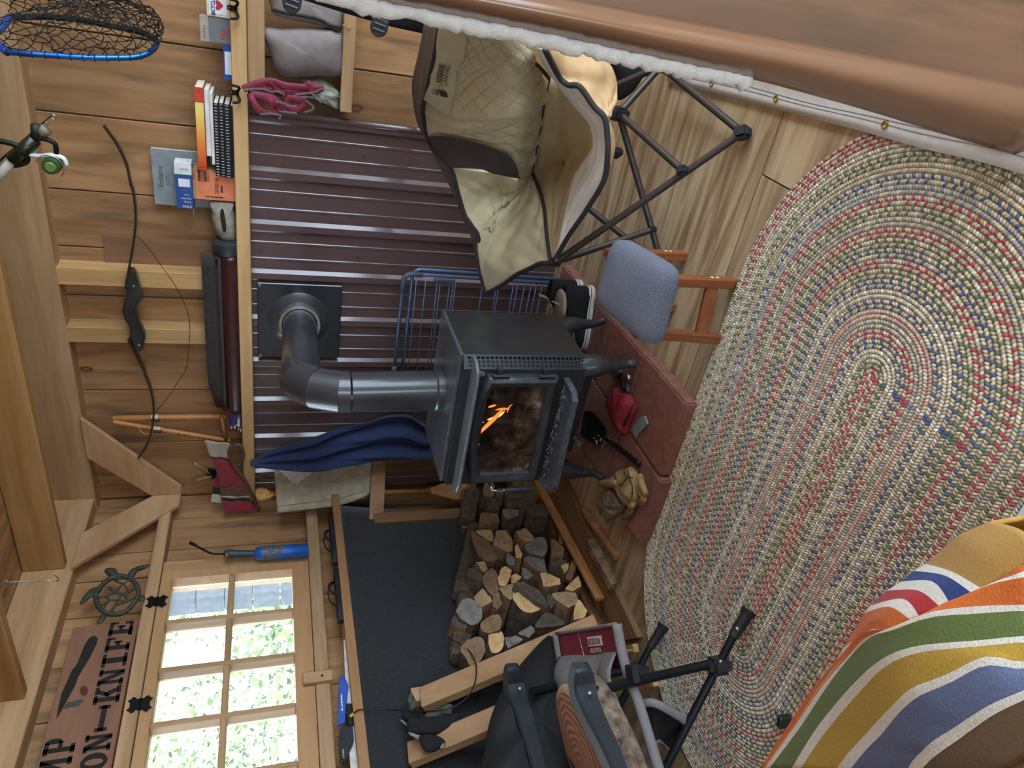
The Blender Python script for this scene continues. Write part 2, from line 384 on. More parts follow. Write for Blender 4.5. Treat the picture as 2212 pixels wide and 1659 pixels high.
GL, t_, b_ = nmat('old_window_glass')
_tr = t_.nodes.new('ShaderNodeBsdfTransparent'); _gl = t_.nodes.new('ShaderNodeBsdfGlossy'); _gl.inputs['Roughness'].default_value = .06
_df = t_.nodes.new('ShaderNodeBsdfTranslucent'); _df.inputs['Color'].default_value = (.9, .95, 1, 1)
_n = t_.nodes.new('ShaderNodeTexNoise'); _n.inputs['Scale'].default_value = 9; _n.inputs['Detail'].default_value = 6
_mr = t_.nodes.new('ShaderNodeMapRange'); _mr.inputs[1].default_value = .35; _mr.inputs[2].default_value = .75; _mr.inputs[3].default_value = .02; _mr.inputs[4].default_value = .08
t_.links.new(_n.outputs['Fac'], _mr.inputs[0])
_m1 = t_.nodes.new('ShaderNodeMixShader'); t_.links.new(_mr.outputs[0], _m1.inputs[0]); t_.links.new(_tr.outputs[0], _m1.inputs[1]); t_.links.new(_df.outputs[0], _m1.inputs[2])
_fr = t_.nodes.new('ShaderNodeFresnel'); _fr.inputs[0].default_value = 1.45
_m2 = t_.nodes.new('ShaderNodeMixShader'); t_.links.new(_fr.outputs[0], _m2.inputs[0]); t_.links.new(_m1.outputs[0], _m2.inputs[1]); t_.links.new(_gl.outputs[0], _m2.inputs[2])
t_.links.new(_m2.outputs[0], t_.nodes['Material Output'].inputs['Surface'])
for a, b in zip(cols, cols[1:]):
    for z0, z1 in ((1.262, 1.519), (1.543, 1.788)):
        MB().box((XB + .035, b + .004, z0), (XB + .038, a - .004, z1)).build('pane', GL, WIN)
IRON = plain('black_iron', '#17181a', .5, .6)
for y in (2.352, 1.855):      # butterfly hinges on the top of the sash
    h = MB(); x = XW + .013
    for s in (-1, 1):
        pts = [(0, .006), (0, .026), (.012, .022), (.018, .030), (.030, .034), (.034, .026), (.046, .020), (.036, .010), (.036, -.010), (.046, -.020), (.034, -.026), (.030, -.034), (.018, -.030), (.012, -.022), (0, -.026), (0, -.006)]
        h.prism([V(x, y + p[1], 1.832 + s * p[0] * .95) for p in pts], (.003, 0, 0))
    h.tube([V(x + .004, y - .022, 1.832), V(x + .004, y + .022, 1.832)], .004, 8)
    h.build('hinge', IRON, WIN)
struct(MB().box((XB, .6, 1.128), (XW + .012, 2.93, 1.184)), 'trim_window_sill', wood('grey_pine', '#b99872', '#8f7050', 'Y'), bevel=.003)
tb = MB().obox((XW + .026, 1.862, 1.175), (.02, .048, .118)); TB = tb.build('turn_button', PINE2('Z'), WIN, bevel=.003)
MB().lathe(V(XW + .036, 1.860, 1.158), V(XW + .039, 1.860, 1.158), [(0, .005), (1, .004)], 10).build('screw', IRON, TB)

# steel cladding behind the stove, three ribbed sheets
STEEL = plain('brown_ribbed_steel', '#5a4646', .36, .1, .05, 8, coat=1.0)
def rib_profile(x0, x1):
    P = [(x0, 0)]; c = -.70
    k = int((c - x0) / .2286) + 2; pts = []
    for i in range(-1, k + 2):
        xm = -.72 - i * .2286
        pts += [(xm - .028, 0), (xm - .014, .017), (xm + .014, .017), (xm + .028, 0)]
        for o in (.076, .152):
            pts += [(xm - o - .007, 0), (xm - o - .004, .0025), (xm - o + .004, .0025), (xm - o + .007, 0)]
    pts = sorted(p for p in pts if x0 < p[0] < x1)
    return P + pts + [(x1, 0)]
CL = thing('steel_cladding', 'dark brown ribbed steel sheets covering the wall behind the stove', 'cladding', (-1.7, YW, 0))
for x0, x1 in ((-2.668, -2.03), (-2.03, -1.117), (-1.117, -.70)):
    pr = rib_profile(x0, x1); m = MB()
    m.grid([[V(x, YW - .002 - h, z) for x, h in pr] for z in (.0, 1.443)])
    s = m.build('steel_sheet', STEEL, CL, solid=.001)
MB().tube([V(-.705, YW - .014, 0), V(-.705, YW - .014, 1.44)], .014, 10).build('edge_trim', STEEL, CL, smooth=True)
for x in (-.83, -1.29, -1.98, -2.2):
    for z in (1.40, .98): MB().lathe(V(x, YW - .004, z), V(x, YW - .010, z), [(0, .008), (.5, .008), (.5, .005), (1, .004)], 8).build('screw', STEEL, CL)

# long shelf over the steel, its rail carries coat hooks
SH = thing('wall_shelf', 'long pine shelf rail running above the brown steel wall', 'shelf', (-.8, YW, 1.43))
MB().box((-2.66, 2.972, 1.437), (1.0, 3.008, 1.491)).build('front_rail', wood('rail_pine', '#d8b07a', '#bf9560', 'X', kscale=3.4), SH, bevel=.003)
MB().box((-2.67, 3.008, 1.437), (1.0, YB, 1.455)).build('shelf_board', PINE2('X'), SH)
MB().box((-.60, 3.01, 1.375), (1.0, 3.05, 1.436)).build('ledger_strip', PINE2('X'), SH, bevel=.003)
S2 = thing('low_shelf', 'short lower shelf with pale rail beneath the coat hooks', 'shelf', (.2, YW, 1.04))
MB().box((-.655, 3.0, 1.048), (1.0, 3.035, 1.094)).build('front_rail', PINE2('X'), S2, bevel=.003)
MB().box((-.66, 3.035, 1.05), (1.0, YB, 1.062)).build('shelf_board', PINE2('X'), S2)
# ledge under the window, felt hung below it
LG = thing('window_ledge', 'narrow brown ledge board running under the window sill', 'ledge', (XW, 1.7, 1.02))
MB().box((XB, .3, 1.03), (-2.565, 2.905, 1.05)).build('ledge_board', PINE2('Y'), LG)
MB().box((-2.585, .3, 1.018), (-2.56, 2.90, 1.058)).build('front_edge', wood('ledge_pine', '#a77c52', '#8a6340', 'Y'), LG, bevel=.002)
fm = MB(); rows = []
for i in range(25):
    t = i / 24; z = 1.016 * (1 - t); edge = 2.80 - .09 * math.sin(min(1, (1.03 - z) / .75) * 1.6) - (.07 * max(0, (.75 - z)) if z < .75 else 0)
    rows.append([V(-2.572 - .004 * t + .003 * math.sin(7 * y + 3 * t) + .004 * t * math.sin(13 * y), .2 + (edge - .2) * k / 40, z) for k in range(41) for y in [.2 + (edge - .2) * k / 40]])
fm.grid(rows)
tag(fm.build('felt_hanging', plain('charcoal_felt', '#26282c', .98, 0, .25, 90, bump=.5, sheen=.2), smooth=True, solid=.006), 'charcoal felt sheet hanging below the window ledge behind the firewood', 'felt')
# outside: lawn, trees and the neighbouring shed seen through the panes
struct(MB().box((-30, -25, -.6), (-3.2, 25, -.5)), 'ground', plain('grass_ground', '#3f4d26', .9, 0, .3, 3))
# ------------------------------------------------------------------ hearth
PAV = plain('terracotta_paver', '#86584b', .85, 0, .16, 30, bump=.5)
HE = thing('hearth_pad', 'red concrete pavers laid as a hearth pad under the stove', 'hearth', (-1.46, 2.25, 0))
def paver(x0, x1, y0, y1, h=.055, rot=0):
    m = MB(); c = V((x0 + x1) / 2, (y0 + y1) / 2, h / 2); R = Matrix.Rotation(rot, 3, 'Z')
    m.obox(c, (x1 - x0, y1 - y0, h), R); return m.build('paver', PAV, HE, bevel=.006, seg=2)
rows_y = [1.665, 1.98, 2.28, 2.58, 2.88]
for i in range(4):
    y0, y1 = rows_y[i] + .003, rows_y[i + 1] - .003
    paver(-1.466 + .006 * i * 0, -1.158 - .012 * i, y0 - (.012 if i == 0 else 0), y1, rot=.012)
    paver(-1.775, -1.474, y0 - .032 if i == 0 else y0, y1, rot=-.004)
    if i > 1: paver(-2.0, -1.781, y0, y1)

# ------------------------------------------------------------------ stove
ST = plain('stove_black_steel', '#2a2c2f', .46, .1, .18, 14, bump=.12, coat=.25)
ST2 = plain('stove_cast_iron', '#323539', .5, .15, .2, 40, bump=.35, coat=.25)
SV = thing('wood_stove', 'black steel wood stove with arched glass door, burning on the hearth', 'stove', (-1.46, 2.18, .055))
x0, x1, yf, yb, zb, zt = -1.745, -1.192, 1.985, 2.345, .268, .728
# body: open-fronted shell with a chamfered right corner for the grille
m = MB()
fr = [V(x0, yf), V(x1 - .036, yf), V(x1, yf + .04), V(x1, yb), V(x0, yb)]
fr = [V(x0, yf, 0), V(x1 - .036, yf, 0), V(x1, yf + .04, 0), V(x1, yb, 0), V(x0, yb, 0)]
lo = [p + V(0, 0, zb) for p in fr]; hi = [p + V(0, 0, zt) for p in fr]
m.add(lo + hi, [(4, 3, 2, 1, 0), (5, 6, 7, 8, 9), (2, 3, 8, 7), (3, 4, 9, 8), (4, 0, 5, 9)])
# front plate with the door opening cut out
ox0, ox1, oz0, oz1 = -1.69, -1.275, .40, .625
m.add([V(x0, yf, zb), V(x1 - .036, yf, zb), V(x1 - .036, yf, zt), V(x0, yf, zt), V(ox0, yf, oz0), V(ox1, yf, oz0), V(ox1, yf, oz1), V(ox0, yf, oz1)],
      [(0, 1, 5, 4), (1, 2, 6, 5), (2, 3, 7, 6), (3, 0, 4, 7)])
m.build('stove_body', ST, SV)
fb = MB(); a, b, c_, d_ = (ox0, oz0), (ox1, oz0), (ox1, oz1), (ox0, oz1)
F = [V(p[0], yf + .001, p[1]) for p in (a, b, c_, d_)]; B = [V(p[0], yf + .26, p[1]) for p in (a, b, c_, d_)]
fb.add(F + B, [(0, 4, 5, 1), (1, 5, 6, 2), (2, 6, 7, 3), (3, 7, 4, 0), (4, 7, 6, 5)])
fb.build('firebox', plain('sooty_firebrick', '#2a211b', .95, 0, .4, 18, bump=.6), SV)
# slotted grille on the chamfered corner
g = MB(); A = V(x1 - .036, yf, 0); Bv = V(x1, yf + .04, 0); du = (Bv - A); n = 27
zt2, zb2 = zt - .012, zb
def gp(u, z): return A + du * u + V(0, 0, z)
def quad(u0, u1, z0, z1): g.add([gp(u0, z0), gp(u1, z0), gp(u1, z1), gp(u0, z1)], [(0, 1, 2, 3)])
us = [.0, .16, .34, .42, .60, .68, .86, 1.0]
quad(us[0], us[1], zb2, zt); quad(us[6], us[7], zb2, zt)
quad(us[2], us[3], zb2, zt); quad(us[4], us[5], zb2, zt)
zz = np.linspace(zb2, zt2, n + 1)
for k in (1, 3, 5):
    quad(us[k], us[k + 1], zt2, zt)
    for i in range(n):
        a, b = zz[i], zz[i + 1]; h = (b - a) * .17
        quad(us[k], us[k + 1], a, a + h); quad(us[k], us[k + 1], b - h, b)
g.build('corner_grille', plain('grille_steel', '#3a3f45', .4, .5), SV)
gd = MB(); gd.add([gp(0, zb2) + V(-.01, .01, 0), gp(1, zb2) + V(-.01, .01, 0), gp(1, zt) + V(-.01, .01, 0), gp(0, zt) + V(-.01, .01, 0)], [(0, 1, 2, 3)]); gd.build('grille_backing', ST, SV)
# top plate and the visor in front of it
MB().box((-1.757, 2.018, zt), (-1.186, 2.352, .741)).build('top_plate', plain('stove_top_steel_sheen', '#4d5359', .5, .2, .2, 20, bump=.15, coat=.3), SV, bevel=.002)  # reflected light put into the colour, paler than the body
vis = [V(-1.795, 2.01, 0), V(-1.775, 1.965, 0), V(-1.735, 1.925, 0), V(-1.69, 1.912, 0), V(-1.25, 1.912, 0), V(-1.205, 1.925, 0), V(-1.182, 1.965, 0), V(-1.182, 2.01, 0)]
MB().prism([p + V(0, 0, .690) for p in vis], (0, 0, .012)).build('visor', plain('visor_steel_sheen', '#6a7178', .42, .2, .15, 15, coat=.3), SV, bevel=.003)  # visor grey lightened to carry the window's sheen
# door with an arched head
outer = [(-1.245, .383), (-1.245, .52), (-1.245, .645), (-1.313, .668), (-1.418, .683), (-1.54, .680), (-1.656, .657), (-1.722, .632), (-1.722, .5), (-1.722, .373), (-1.56, .374), (-1.40, .378)]
inner = [(-1.287, .424), (-1.287, .52), (-1.287, .618), (-1.335, .632), (-1.42, .643), (-1.54, .641), (-1.63, .624), (-1.676, .606), (-1.676, .5), (-1.676, .414), (-1.56, .416), (-1.40, .420)]
def ring(P, y): return [V(p[0], y, p[1]) for p in P]
def mixr(t, y): return [V(a[0] * (1 - t) + b[0] * t, y, a[1] * (1 - t) + b[1] * t) for a, b in zip(outer, inner)]
dm = MB(); dm.grid([mixr(0, yf), mixr(0, 1.966), mixr(.12, 1.952), mixr(.35, 1.944), mixr(.62, 1.948), mixr(.78, 1.956), mixr(.88, 1.956), mixr(1, 1.966), mixr(1, yf)], closed=True)
DR = dm.build('door', ST2, SV, smooth=True, auto=50)
sg, t_, b_ = nmat('sooty_stove_glass')
b_.inputs['Roughness'].default_value = .35; b_.inputs['Base Color'].default_value = rgb('#3a2f28')
n1 = t_.nodes.new('ShaderNodeTexNoise'); n1.inputs['Scale'].default_value = 14; n1.inputs['Detail'].default_value = 9; n1.inputs['Roughness'].default_value = .7
tc = t_.nodes.new('ShaderNodeTexCoord'); t_.links.new(tc.outputs['Object'], n1.inputs['Vector'])
cr = t_.nodes.new('ShaderNodeValToRGB'); e = cr.color_ramp.elements; e[0].position = .42; e[0].color = rgb('#2a1c14'); e[1].position = .72; e[1].color = rgb('#a89a86')
x_ = e.new(.55); x_.color = rgb('#5c4634'); t_.links.new(n1.outputs['Fac'], cr.inputs['Fac']); t_.links.new(cr.outputs[0], b_.inputs['Base Color'])
sp = t_.nodes.new('ShaderNodeSeparateXYZ'); t_.links.new(tc.outputs['Object'], sp.inputs[0])
# soot lies thickest low on the pane
mr = t_.nodes.new('ShaderNodeMapRange'); mr.inputs[1].default_value = .18; mr.inputs[2].default_value = .03; mr.inputs[3].default_value = -.35; mr.inputs[4].default_value = .55
t_.links.new(sp.outputs['Z'], mr.inputs[0]); ad = t_.nodes.new('ShaderNodeMath'); ad.operation = 'ADD'; ad.use_clamp = True
t_.links.new(mr.outputs[0], ad.inputs[0]); t_.links.new(n1.outputs['Fac'], ad.inputs[1])
mrx = t_.nodes.new('ShaderNodeMapRange'); mrx.inputs[1].default_value = .15; mrx.inputs[2].default_value = 1; mrx.inputs[3].default_value = .12; mrx.inputs[4].default_value = .9
t_.links.new(ad.outputs[0], mrx.inputs[0]); t_.links.new(mrx.outputs[0], b_.inputs['Alpha'])
gm = MB(); gm.add(ring(inner, 1.966), [tuple(range(len(inner)))]); gm.build('glass', sg, DR)
# flames and a burning split of wood behind the glass
FL = emat('flame', '#ff6a28', 2.6); FL2 = emat('flame_core', '#ff9a4c', 3.6)
def flame(pts, wd, mat, y):
    P = smooth_path([V(p[0], y, p[1]) for p in pts], 5); k = len(P)
    f = MB(); f.tube(P, [max(.0006, wd * math.sin(math.pi * (i + .6) / (k + .3))) for i in range(k)], 6, flat=.5, up=(0, 1, 0)); return f.build('flame', mat, SV, smooth=True)
flame([(-1.425, .535), (-1.44, .548), (-1.47, .566), (-1.50, .588), (-1.535, .612), (-1.56, .622)], .009, FL, 2.03)
flame([(-1.44, .53), (-1.46, .545), (-1.475, .575), (-1.48, .592)], .006, FL2, 2.035)
flame([(-1.50, .60), (-1.525, .618), (-1.545, .624), (-1.575, .622)], .010, FL2, 2.05)
flame([(-1.43, .515), (-1.428, .54), (-1.432, .57)], .005, FL, 2.03)
flame([(-1.40, .512), (-1.415, .523), (-1.44, .526)], .003, FL, 2.02)
flame([(-1.41, .57), (-1.415, .585), (-1.42, .60)], .005, FL, 2.03)
flame([(-1.585, .615), (-1.60, .61), (-1.61, .60)], .006, FL, 2.05)
for p, q, r in (((-1.62, 2.09, .47), (-1.34, 2.12, .47), .05), ((-1.58, 2.12, .545), (-1.38, 2.07, .53), .04)):
    MB().tube([lerp(p, q, i / 4) for i in range(5)], [r, r * 1.05, r, r * .96, r * .9], 9).build('burning_log', plain('charred_wood', '#1a130f', .95, 0, .5, 40, bump=.8), SV)
# hinges, handle, ash lip, badge, air control
for z in (.60, .43):
    h = MB(); h.tube([V(-1.238, 1.955, z - .03), V(-1.238, 1.955, z + .032)], .0062, 10); h.obox((-1.226, 1.972, z + .004), (.02, .02, .02)); h.build('hinge', ST2, DR, smooth=True, auto=40)
lip = [V(-1.262, yf, 0), V(-1.262, 1.935, 0), V(-1.268, 1.895, 0), V(-1.29, 1.872, 0), V(-1.66, 1.850, 0), V(-1.70, 1.860, 0), V(-1.722, 1.89, 0), V(-1.738, 1.94, 0), V(-1.738, yf, 0)]
lm = MB(); c = [V(p.x, p.y, .352) for p in lip]; inn = [V((p.x + 1.5) * .955 - 1.5, yf - (yf - p.y) * .90, .352) for p in lip]; bot = [V(p.x, p.y, .330) for p in lip]; dish = [p - V(0, 0, .008) for p in inn]
lm.grid([bot, c, inn, dish]); lm.add(dish, [tuple(range(len(dish)))]); lm.add(bot, [tuple(reversed(range(len(bot))))])
LIP = lm.build('ash_lip', plain('ash_lip_iron_sheen', '#555962', .5, .2, .3, 50, bump=.5, coat=.3), SV)  # window reflection on the lip put into its lighter grey
ash = MB(); random.seed(3)
for i in range(160):
    x = random.uniform(-1.70, -1.28); y = yf - abs(random.gauss(.008, .018)); r = random.uniform(.0008, .003)
    ash.ball((x, max(1.9, y), .346), (r * 1.5, r, r * .8), 5, 3)
tag(ash.build('ash_crumbs', plain('wood_ash', '#9a8c78', .95), LIP), kind='stuff')
hd = MB(); hd.tube([V(-1.722, 1.96, .565), V(-1.742, 1.935, .555), V(-1.742, 1.925, .52), V(-1.735, 1.925, .515)], .006, 8); HD = hd.build('door_handle', plain('handle_chrome', '#8d9298', .22, .9), DR, smooth=True)
MB().lathe((-1.736, 1.925, .52), (-1.736, 1.925, .40), [(0, .006), (.04, .0085), (.12, .0085), (.14, .012), (.9, .0125), (1, .009)], 14).build('handle_grip', plain('coil_grip', '#4a4e53', .35, .7), DR, smooth=True, auto=40)
bd = MB(); bd.lathe((-1.248, yf, .672), (-1.248, yf - .004, .672), [(0, .017), (.7, .017), (1, .0145)], 22); BD = bd.build('badge', plain('badge_pewter', '#8b8f92', .4, .6), SV); BD.scale = (.75, 1, 1.3); BD.location.z -= .005
for i in range(3): MB().tube([V(-1.257 + .003 * i, yf - .0045, .662), V(-1.252, yf - .0045, .672 + .002 * i), V(-1.244 - .002 * i, yf - .0045, .684)], .001, 5).build('badge_relief', ST, SV)
ac = MB(); ac.tube([V(-1.56, 2.10, .262), V(-1.545, 2.03, .25), V(-1.538, 1.98, .24), V(-1.53, 1.925, .235)], .003, 6); ac.build('air_control_rod', IRON, SV)
co = MB(); co.tube([V(-1.5385 + .0002 * i, 1.985 - .0014 * i, .2405) + V(.008 * math.cos(i * .9), 0, .008 * math.sin(i * .9)) for i in range(46)], .0014, 5); co.build('coil_knob', plain('spring_wire', '#8a8d90', .35, .8), SV, smooth=True)
# cabriole legs
def leg(top, foot, out):
    t, f = V(*top), V(*foot); o = V(*out).normalized()
    P = smooth_path([t, lerp(t, f, .3) + o * .012, lerp(t, f, .6) + o * .002, lerp(t, f, .85) - o * .006, f], 5); k = len(P)
    R = [np.interp(i / (k - 1), [0, .25, .5, .75, .92, 1], [.052, .045, .027, .018, .019, .022]) for i in range(k)]
    MB().tube(P, R, 10, flat=.8).build('leg', ST2, SV, smooth=True)
leg((-1.245, 2.03, .28), (-1.208, 2.005, .066), (1, -1, 0)); leg((-1.70, 2.03, .28), (-1.757, 2.0, .066), (-1, -1, 0))
leg((-1.245, 2.30, .28), (-1.205, 2.335, .066), (1, 1, 0)); leg((-1.70, 2.30, .28), (-1.75, 2.335, .066), (-1, 1, 0))
MB().box((-1.66, 2.05, .20), (-1.28, 2.32, .27)).build('ash_pan_housing', ST, SV, bevel=.004)
MB().box((x1 - .001, 2.10, .455), (x1 + .0012, 2.2, .4565)).build('seam', ST2, SV)

# flue: collar, straight pipe, segmented elbow, run into the wall
FP = plain('flue_black_pipe', '#37393e', .42, .2, .2, 6, bump=.1, coat=.6)
FU = thing('stove_pipe', 'black flue pipe rising from the stove and bending into the wall', 'pipe', (-1.452, 2.195, .741))
pc = V(-1.452, 2.195, .741); r = .0745
MB().lathe(pc, pc + V(0, 0, .03), [(0, r + .010), (.8, r + .009), (1, r + .004)], 32).build('collar', FP, FU, smooth=True, auto=35)
MB().lathe(pc + V(0, 0, .02), V(-1.462, 2.20, 1.075), [(0, r), (1, r)], 32).build('straight_section', FP, FU, smooth=True, auto=35)
el = V(-1.462, 2.20, 1.085); wallc = V(-1.612, 3.05, 1.232)
dirs = [V(0, 0, 1), (V(0, .38, .92) + V(-.06, 0, 0)).normalized(), (V(-.12, .76, .6)).normalized(), (wallc - V(-1.50, 2.40, 1.225)).normalized()]
p = el; pts = [p]; lens = [.03, .085, .085, .07]
for d, l in zip(dirs, lens): p = p + d * l; pts.append(p)
for i in range(4):
    a_, b_2 = pts[i], pts[i + 1]; n1_ = dirs[i] if i == 0 else (dirs[i - 1] + dirs[i]).normalized(); n2_ = dirs[i] if i == 3 else (dirs[i] + dirs[i + 1]).normalized()
    m = MB(); _, s1, u1 = frame(dirs[i], (1, 0, 0)); o = []
    for (c0, nn, rr) in ((a_, n1_, r + .004), (a_, n1_, r + .0025), (b_2, n2_, r + .0025), (b_2, n2_, r + .004)):
        row = []
        for j in range(32):
            t = 2 * math.pi * j / 32; q = s1 * math.cos(t) * rr + u1 * math.sin(t) * rr; q = q - dirs[i] * (q.dot(nn) / dirs[i].dot(nn)); row.append(c0 + q)
        o.append(row)
    m.grid(o, closed=True); m.build('elbow_segment', FP, FU, smooth=True, auto=30)
MB().lathe(pts[-1] - dirs[3] * .01, wallc - V(-.012, .07, 0), [(0, r), (1, r)], 32).build('wall_section', FP, FU, smooth=True, auto=35)
MB().lathe(wallc - V(-.016, .10, 0), wallc - V(0, .02, 0), [(0, r + .004), (0, r + .016), (1, r + .018)], 36, caps=False).build('galvanised_sleeve', plain('galvanised', '#9a958c', .38, .7, .2, 20), FU, smooth=True, auto=35)
MB().lathe(wallc - V(0, .03, 0), wallc - V(0, .012, 0), [(0, r + .016), (.4, r + .045), (1, r + .068)], 40, caps=False).build('trim_ring', FP, FU, smooth=True)
fpz = plain('flue_plate_black', '#262b33', .38, .2, .1, 6, coat=1.0)
MB().box((-1.816, 3.036, 1.043), (-1.432, 3.048, 1.414)).build('wall_plate', fpz, FU, bevel=.003)
for x in (-1.442, -1.806):
    MB().lathe((x, 3.036, 1.403), (x, 3.028, 1.403), [(0, .007), (.5, .007), (.5, .0045), (1, .0035)], 8).build('plate_screw', plain('zinc_screw', '#a8a8a4', .35, .8), FU)

# ------------------------------------------------------------------ folded clothes airer against the steel wall
AI = thing('clothes_airer', 'folded blue grey wire clothes airer standing behind the stove', 'drying rack', (-1.55, 2.93, 0))
AM = plain('airer_blue_steel', '#5f7396', .35, .4, .08); AP = plain('airer_grey_plastic', '#4a5464', .5)
yr = 2.935
for dy, x_off, zt_ in ((0, 0, .785), (.028, .012, .74)):
    P = [V(-2.0, yr + dy, zt_)] + [V(-1.345 + x_off + .037 * math.sin(a), yr + dy, zt_ - .037 + .037 * math.cos(a)) for a in np.linspace(0, math.pi / 2, 7)] + [V(-1.318 + x_off, yr + dy - .01, .02)]
    MB().tube(P, .0085, 10).build('frame_tube', AM, AI, smooth=True)
MB().tube([V(-1.40, yr - .002, .785)] + [V(-1.345 + .037 * math.sin(a), yr - .002, .748 + .037 * math.cos(a)) for a in np.linspace(0, math.pi / 2, 7)] + [V(-1.309, yr - .002, .70)], .0125, 10).build('corner_cap', AP, AI, smooth=True)
MB().tube([V(-1.86, yr, .785), V(-1.80, yr, .785)], .0125, 10).build('tube_joiner', AP, AI, smooth=True)
MB().obox((-1.325, yr - .016, .60), (.02, .012, .10)).build('hinge_plate', AP, AI, bevel=.004)
for z in (.737, .715, .672, .618, .603, .558, .542, .53, .40, .33, .318, .246, .225, .19, .157, .13, .10):
    MB().tube([V(-1.315, yr - .006, z + .012), V(-2.0, yr - .006, z)], .0026, 6).build('rail_wire', AM, AI, smooth=True)

# ------------------------------------------------------------------ low upholstered stool
SO = thing('footstool', 'low stool with a blue grey cushion and reddish wooden legs', 'stool', (-.77, 1.75, 0))
SW = wood('cherry_stain', '#9a5c3a', '#6f3a20', 'Z', knots=False, rough=.35)
SWX = wood('cherry_stain', '#9a5c3a', '#6f3a20', 'Y', knots=False, rough=.35)
c4 = [at(1322, 510, Z=.37), at(1440, 580, Z=.37), at(1397, 752, Z=.37), at(1280, 655, Z=.37)]
cen = sum(c4, V(0, 0, 0)) / 4
sm = MB(); rows = []
def sq(a, t): return [lerp(lerp(c4[0], c4[1], u), lerp(c4[3], c4[2], u), v) for u, v in a]
N_ = 40
def loop(s, z, rnd=.22):
    out = []
    for j in range(N_):
        th = 2 * math.pi * j / N_; cx, cy = math.cos(th), math.sin(th); k = (abs(cx) ** 8 + abs(cy) ** 8) ** (-1 / 8)
        u, v = .5 + .5 * cx * k * s, .5 + .5 * cy * k * s
        q = lerp(lerp(c4[0], c4[1], u), lerp(c4[3], c4[2], u), v); out.append(V(q.x, q.y, z))
    return out
prof = [(.90, .318), (.99, .322), (1.02, .335), (1.015, .348), (.985, .362), (.92, .374), (.75, .382), (.5, .387), (.25, .389), (.02, .390)]
sm.grid([loop(*p) for p in prof], closed=True); sm.add(loop(.9, .318), [tuple(reversed(range(N_)))]); sm.add(loop(.02, .39), [tuple(range(N_))])
sm.build('cushion', plain('blue_grey_upholstery', '#6c7080', .95, 0, .22, 220, bump=.8, sheen=.1), SO, smooth=True)
seat_d = (c4[0] - c4[1]).normalized(); seat_s = (c4[2] - c4[1]).normalized()
feet = {'a': at(1586, 611, Z=0), 'b': at(1556, 731, Z=0), 'c': at(1480, 552, Z=0)}
feet['d'] = feet['c'] + feet['b'] - feet['a']
tops = {k: V(feet[k].x, feet[k].y, .315).lerp(V(cen.x, cen.y, .315), .10) for k in feet}
for k in 'abcd': MB().bar(feet[k], tops[k], .03, .034, up=(0, 1, 0)).build('leg', SW, SO, bevel=.003)
for a, b in (('a', 'b'), ('c', 'd')):
    MB().bar(lerp(feet[a], tops[a], .24), lerp(feet[b], tops[b], .24), .018, .045).build('stretcher', wood('cherry_stain', '#9a5c3a', '#6f3a20', 'X', knots=False, rough=.35), SO, bevel=.003)
for a, b in (('a', 'c'), ('b', 'd'), ('a', 'b'), ('c', 'd')):
    MB().bar(lerp(feet[a], tops[a], .9), lerp(feet[b], tops[b], .9), .018, .05).build('apron', SWX, SO, bevel=.003)
for k in 'abc':
    for dz in (.21, .27):
        p = lerp(feet[k], tops[k], dz) + V(.0152, 0, 0); MB().lathe(p, p + V(.0012, 0, 0), [(0, .006), (1, .005)], 10).build('dowel_plug', plain('dowel_pale', '#d8b98a', .5), SO)
# ------------------------------------------------------------------ soft shapes traced on a plane
def zz(x0, y0, k):
    return lambda a, b: (x0 + a / k, y0 + b / k)
ZA = zz(0, 0, 3.95); ZB = zz(0, 400, 3.95); ZC = zz(0, 800, 3.95); ZD = zz(0, 1200, 3.614)
ZE = zz(540, 0, 3.95); ZG = zz(540, 800, 3.95); ZH = zz(540, 1200, 3.614)
def puff(out, nrm, th, back=.35, rnd=.25, wr=0, seed=1, k=4, n=48):
    """cushion: rounded body grown from a closed outline; nrm is the bulging side"""
    rr = random.Random(seed); P = smooth_path(out, 6, closed=True); P = resample(P + [P[0]], n + 1)[:-1]
    c = sum(P, V(0, 0, 0)) / n; nrm = V(*nrm).normalized(); ph = [(rr.uniform(0, 6.28), rr.randint(2, 6), rr.uniform(.4, 1)) for _ in range(5)]
    rows = []
    prof = [(.04, -back), (.5, -back * .95), (.85, -back * .7), (.97, -back * .3), (1, 0), (.975, .3), (.90, .58), (.76, .8), (.55, .94), (.3, 1.0), (.04, 1.02)]
    for s, h in prof:
        row = []
        for j, p in enumerate(P):
            w = sum(a * math.sin(q * 2 * math.pi * j / n + f + 3 * s) for f, q, a in ph) * wr * (s if h > 0 else .3)
            row.append(c + (p - c) * s + nrm * (th * h + w))
        rows.append(row)
    m = MB(); m.grid(rows, closed=True); m.add(rows[0], [tuple(reversed(range(n)))]); m.add(rows[-1], [tuple(range(n))]); return m
def flat(pts, ext): return MB().prism(pts, ext)

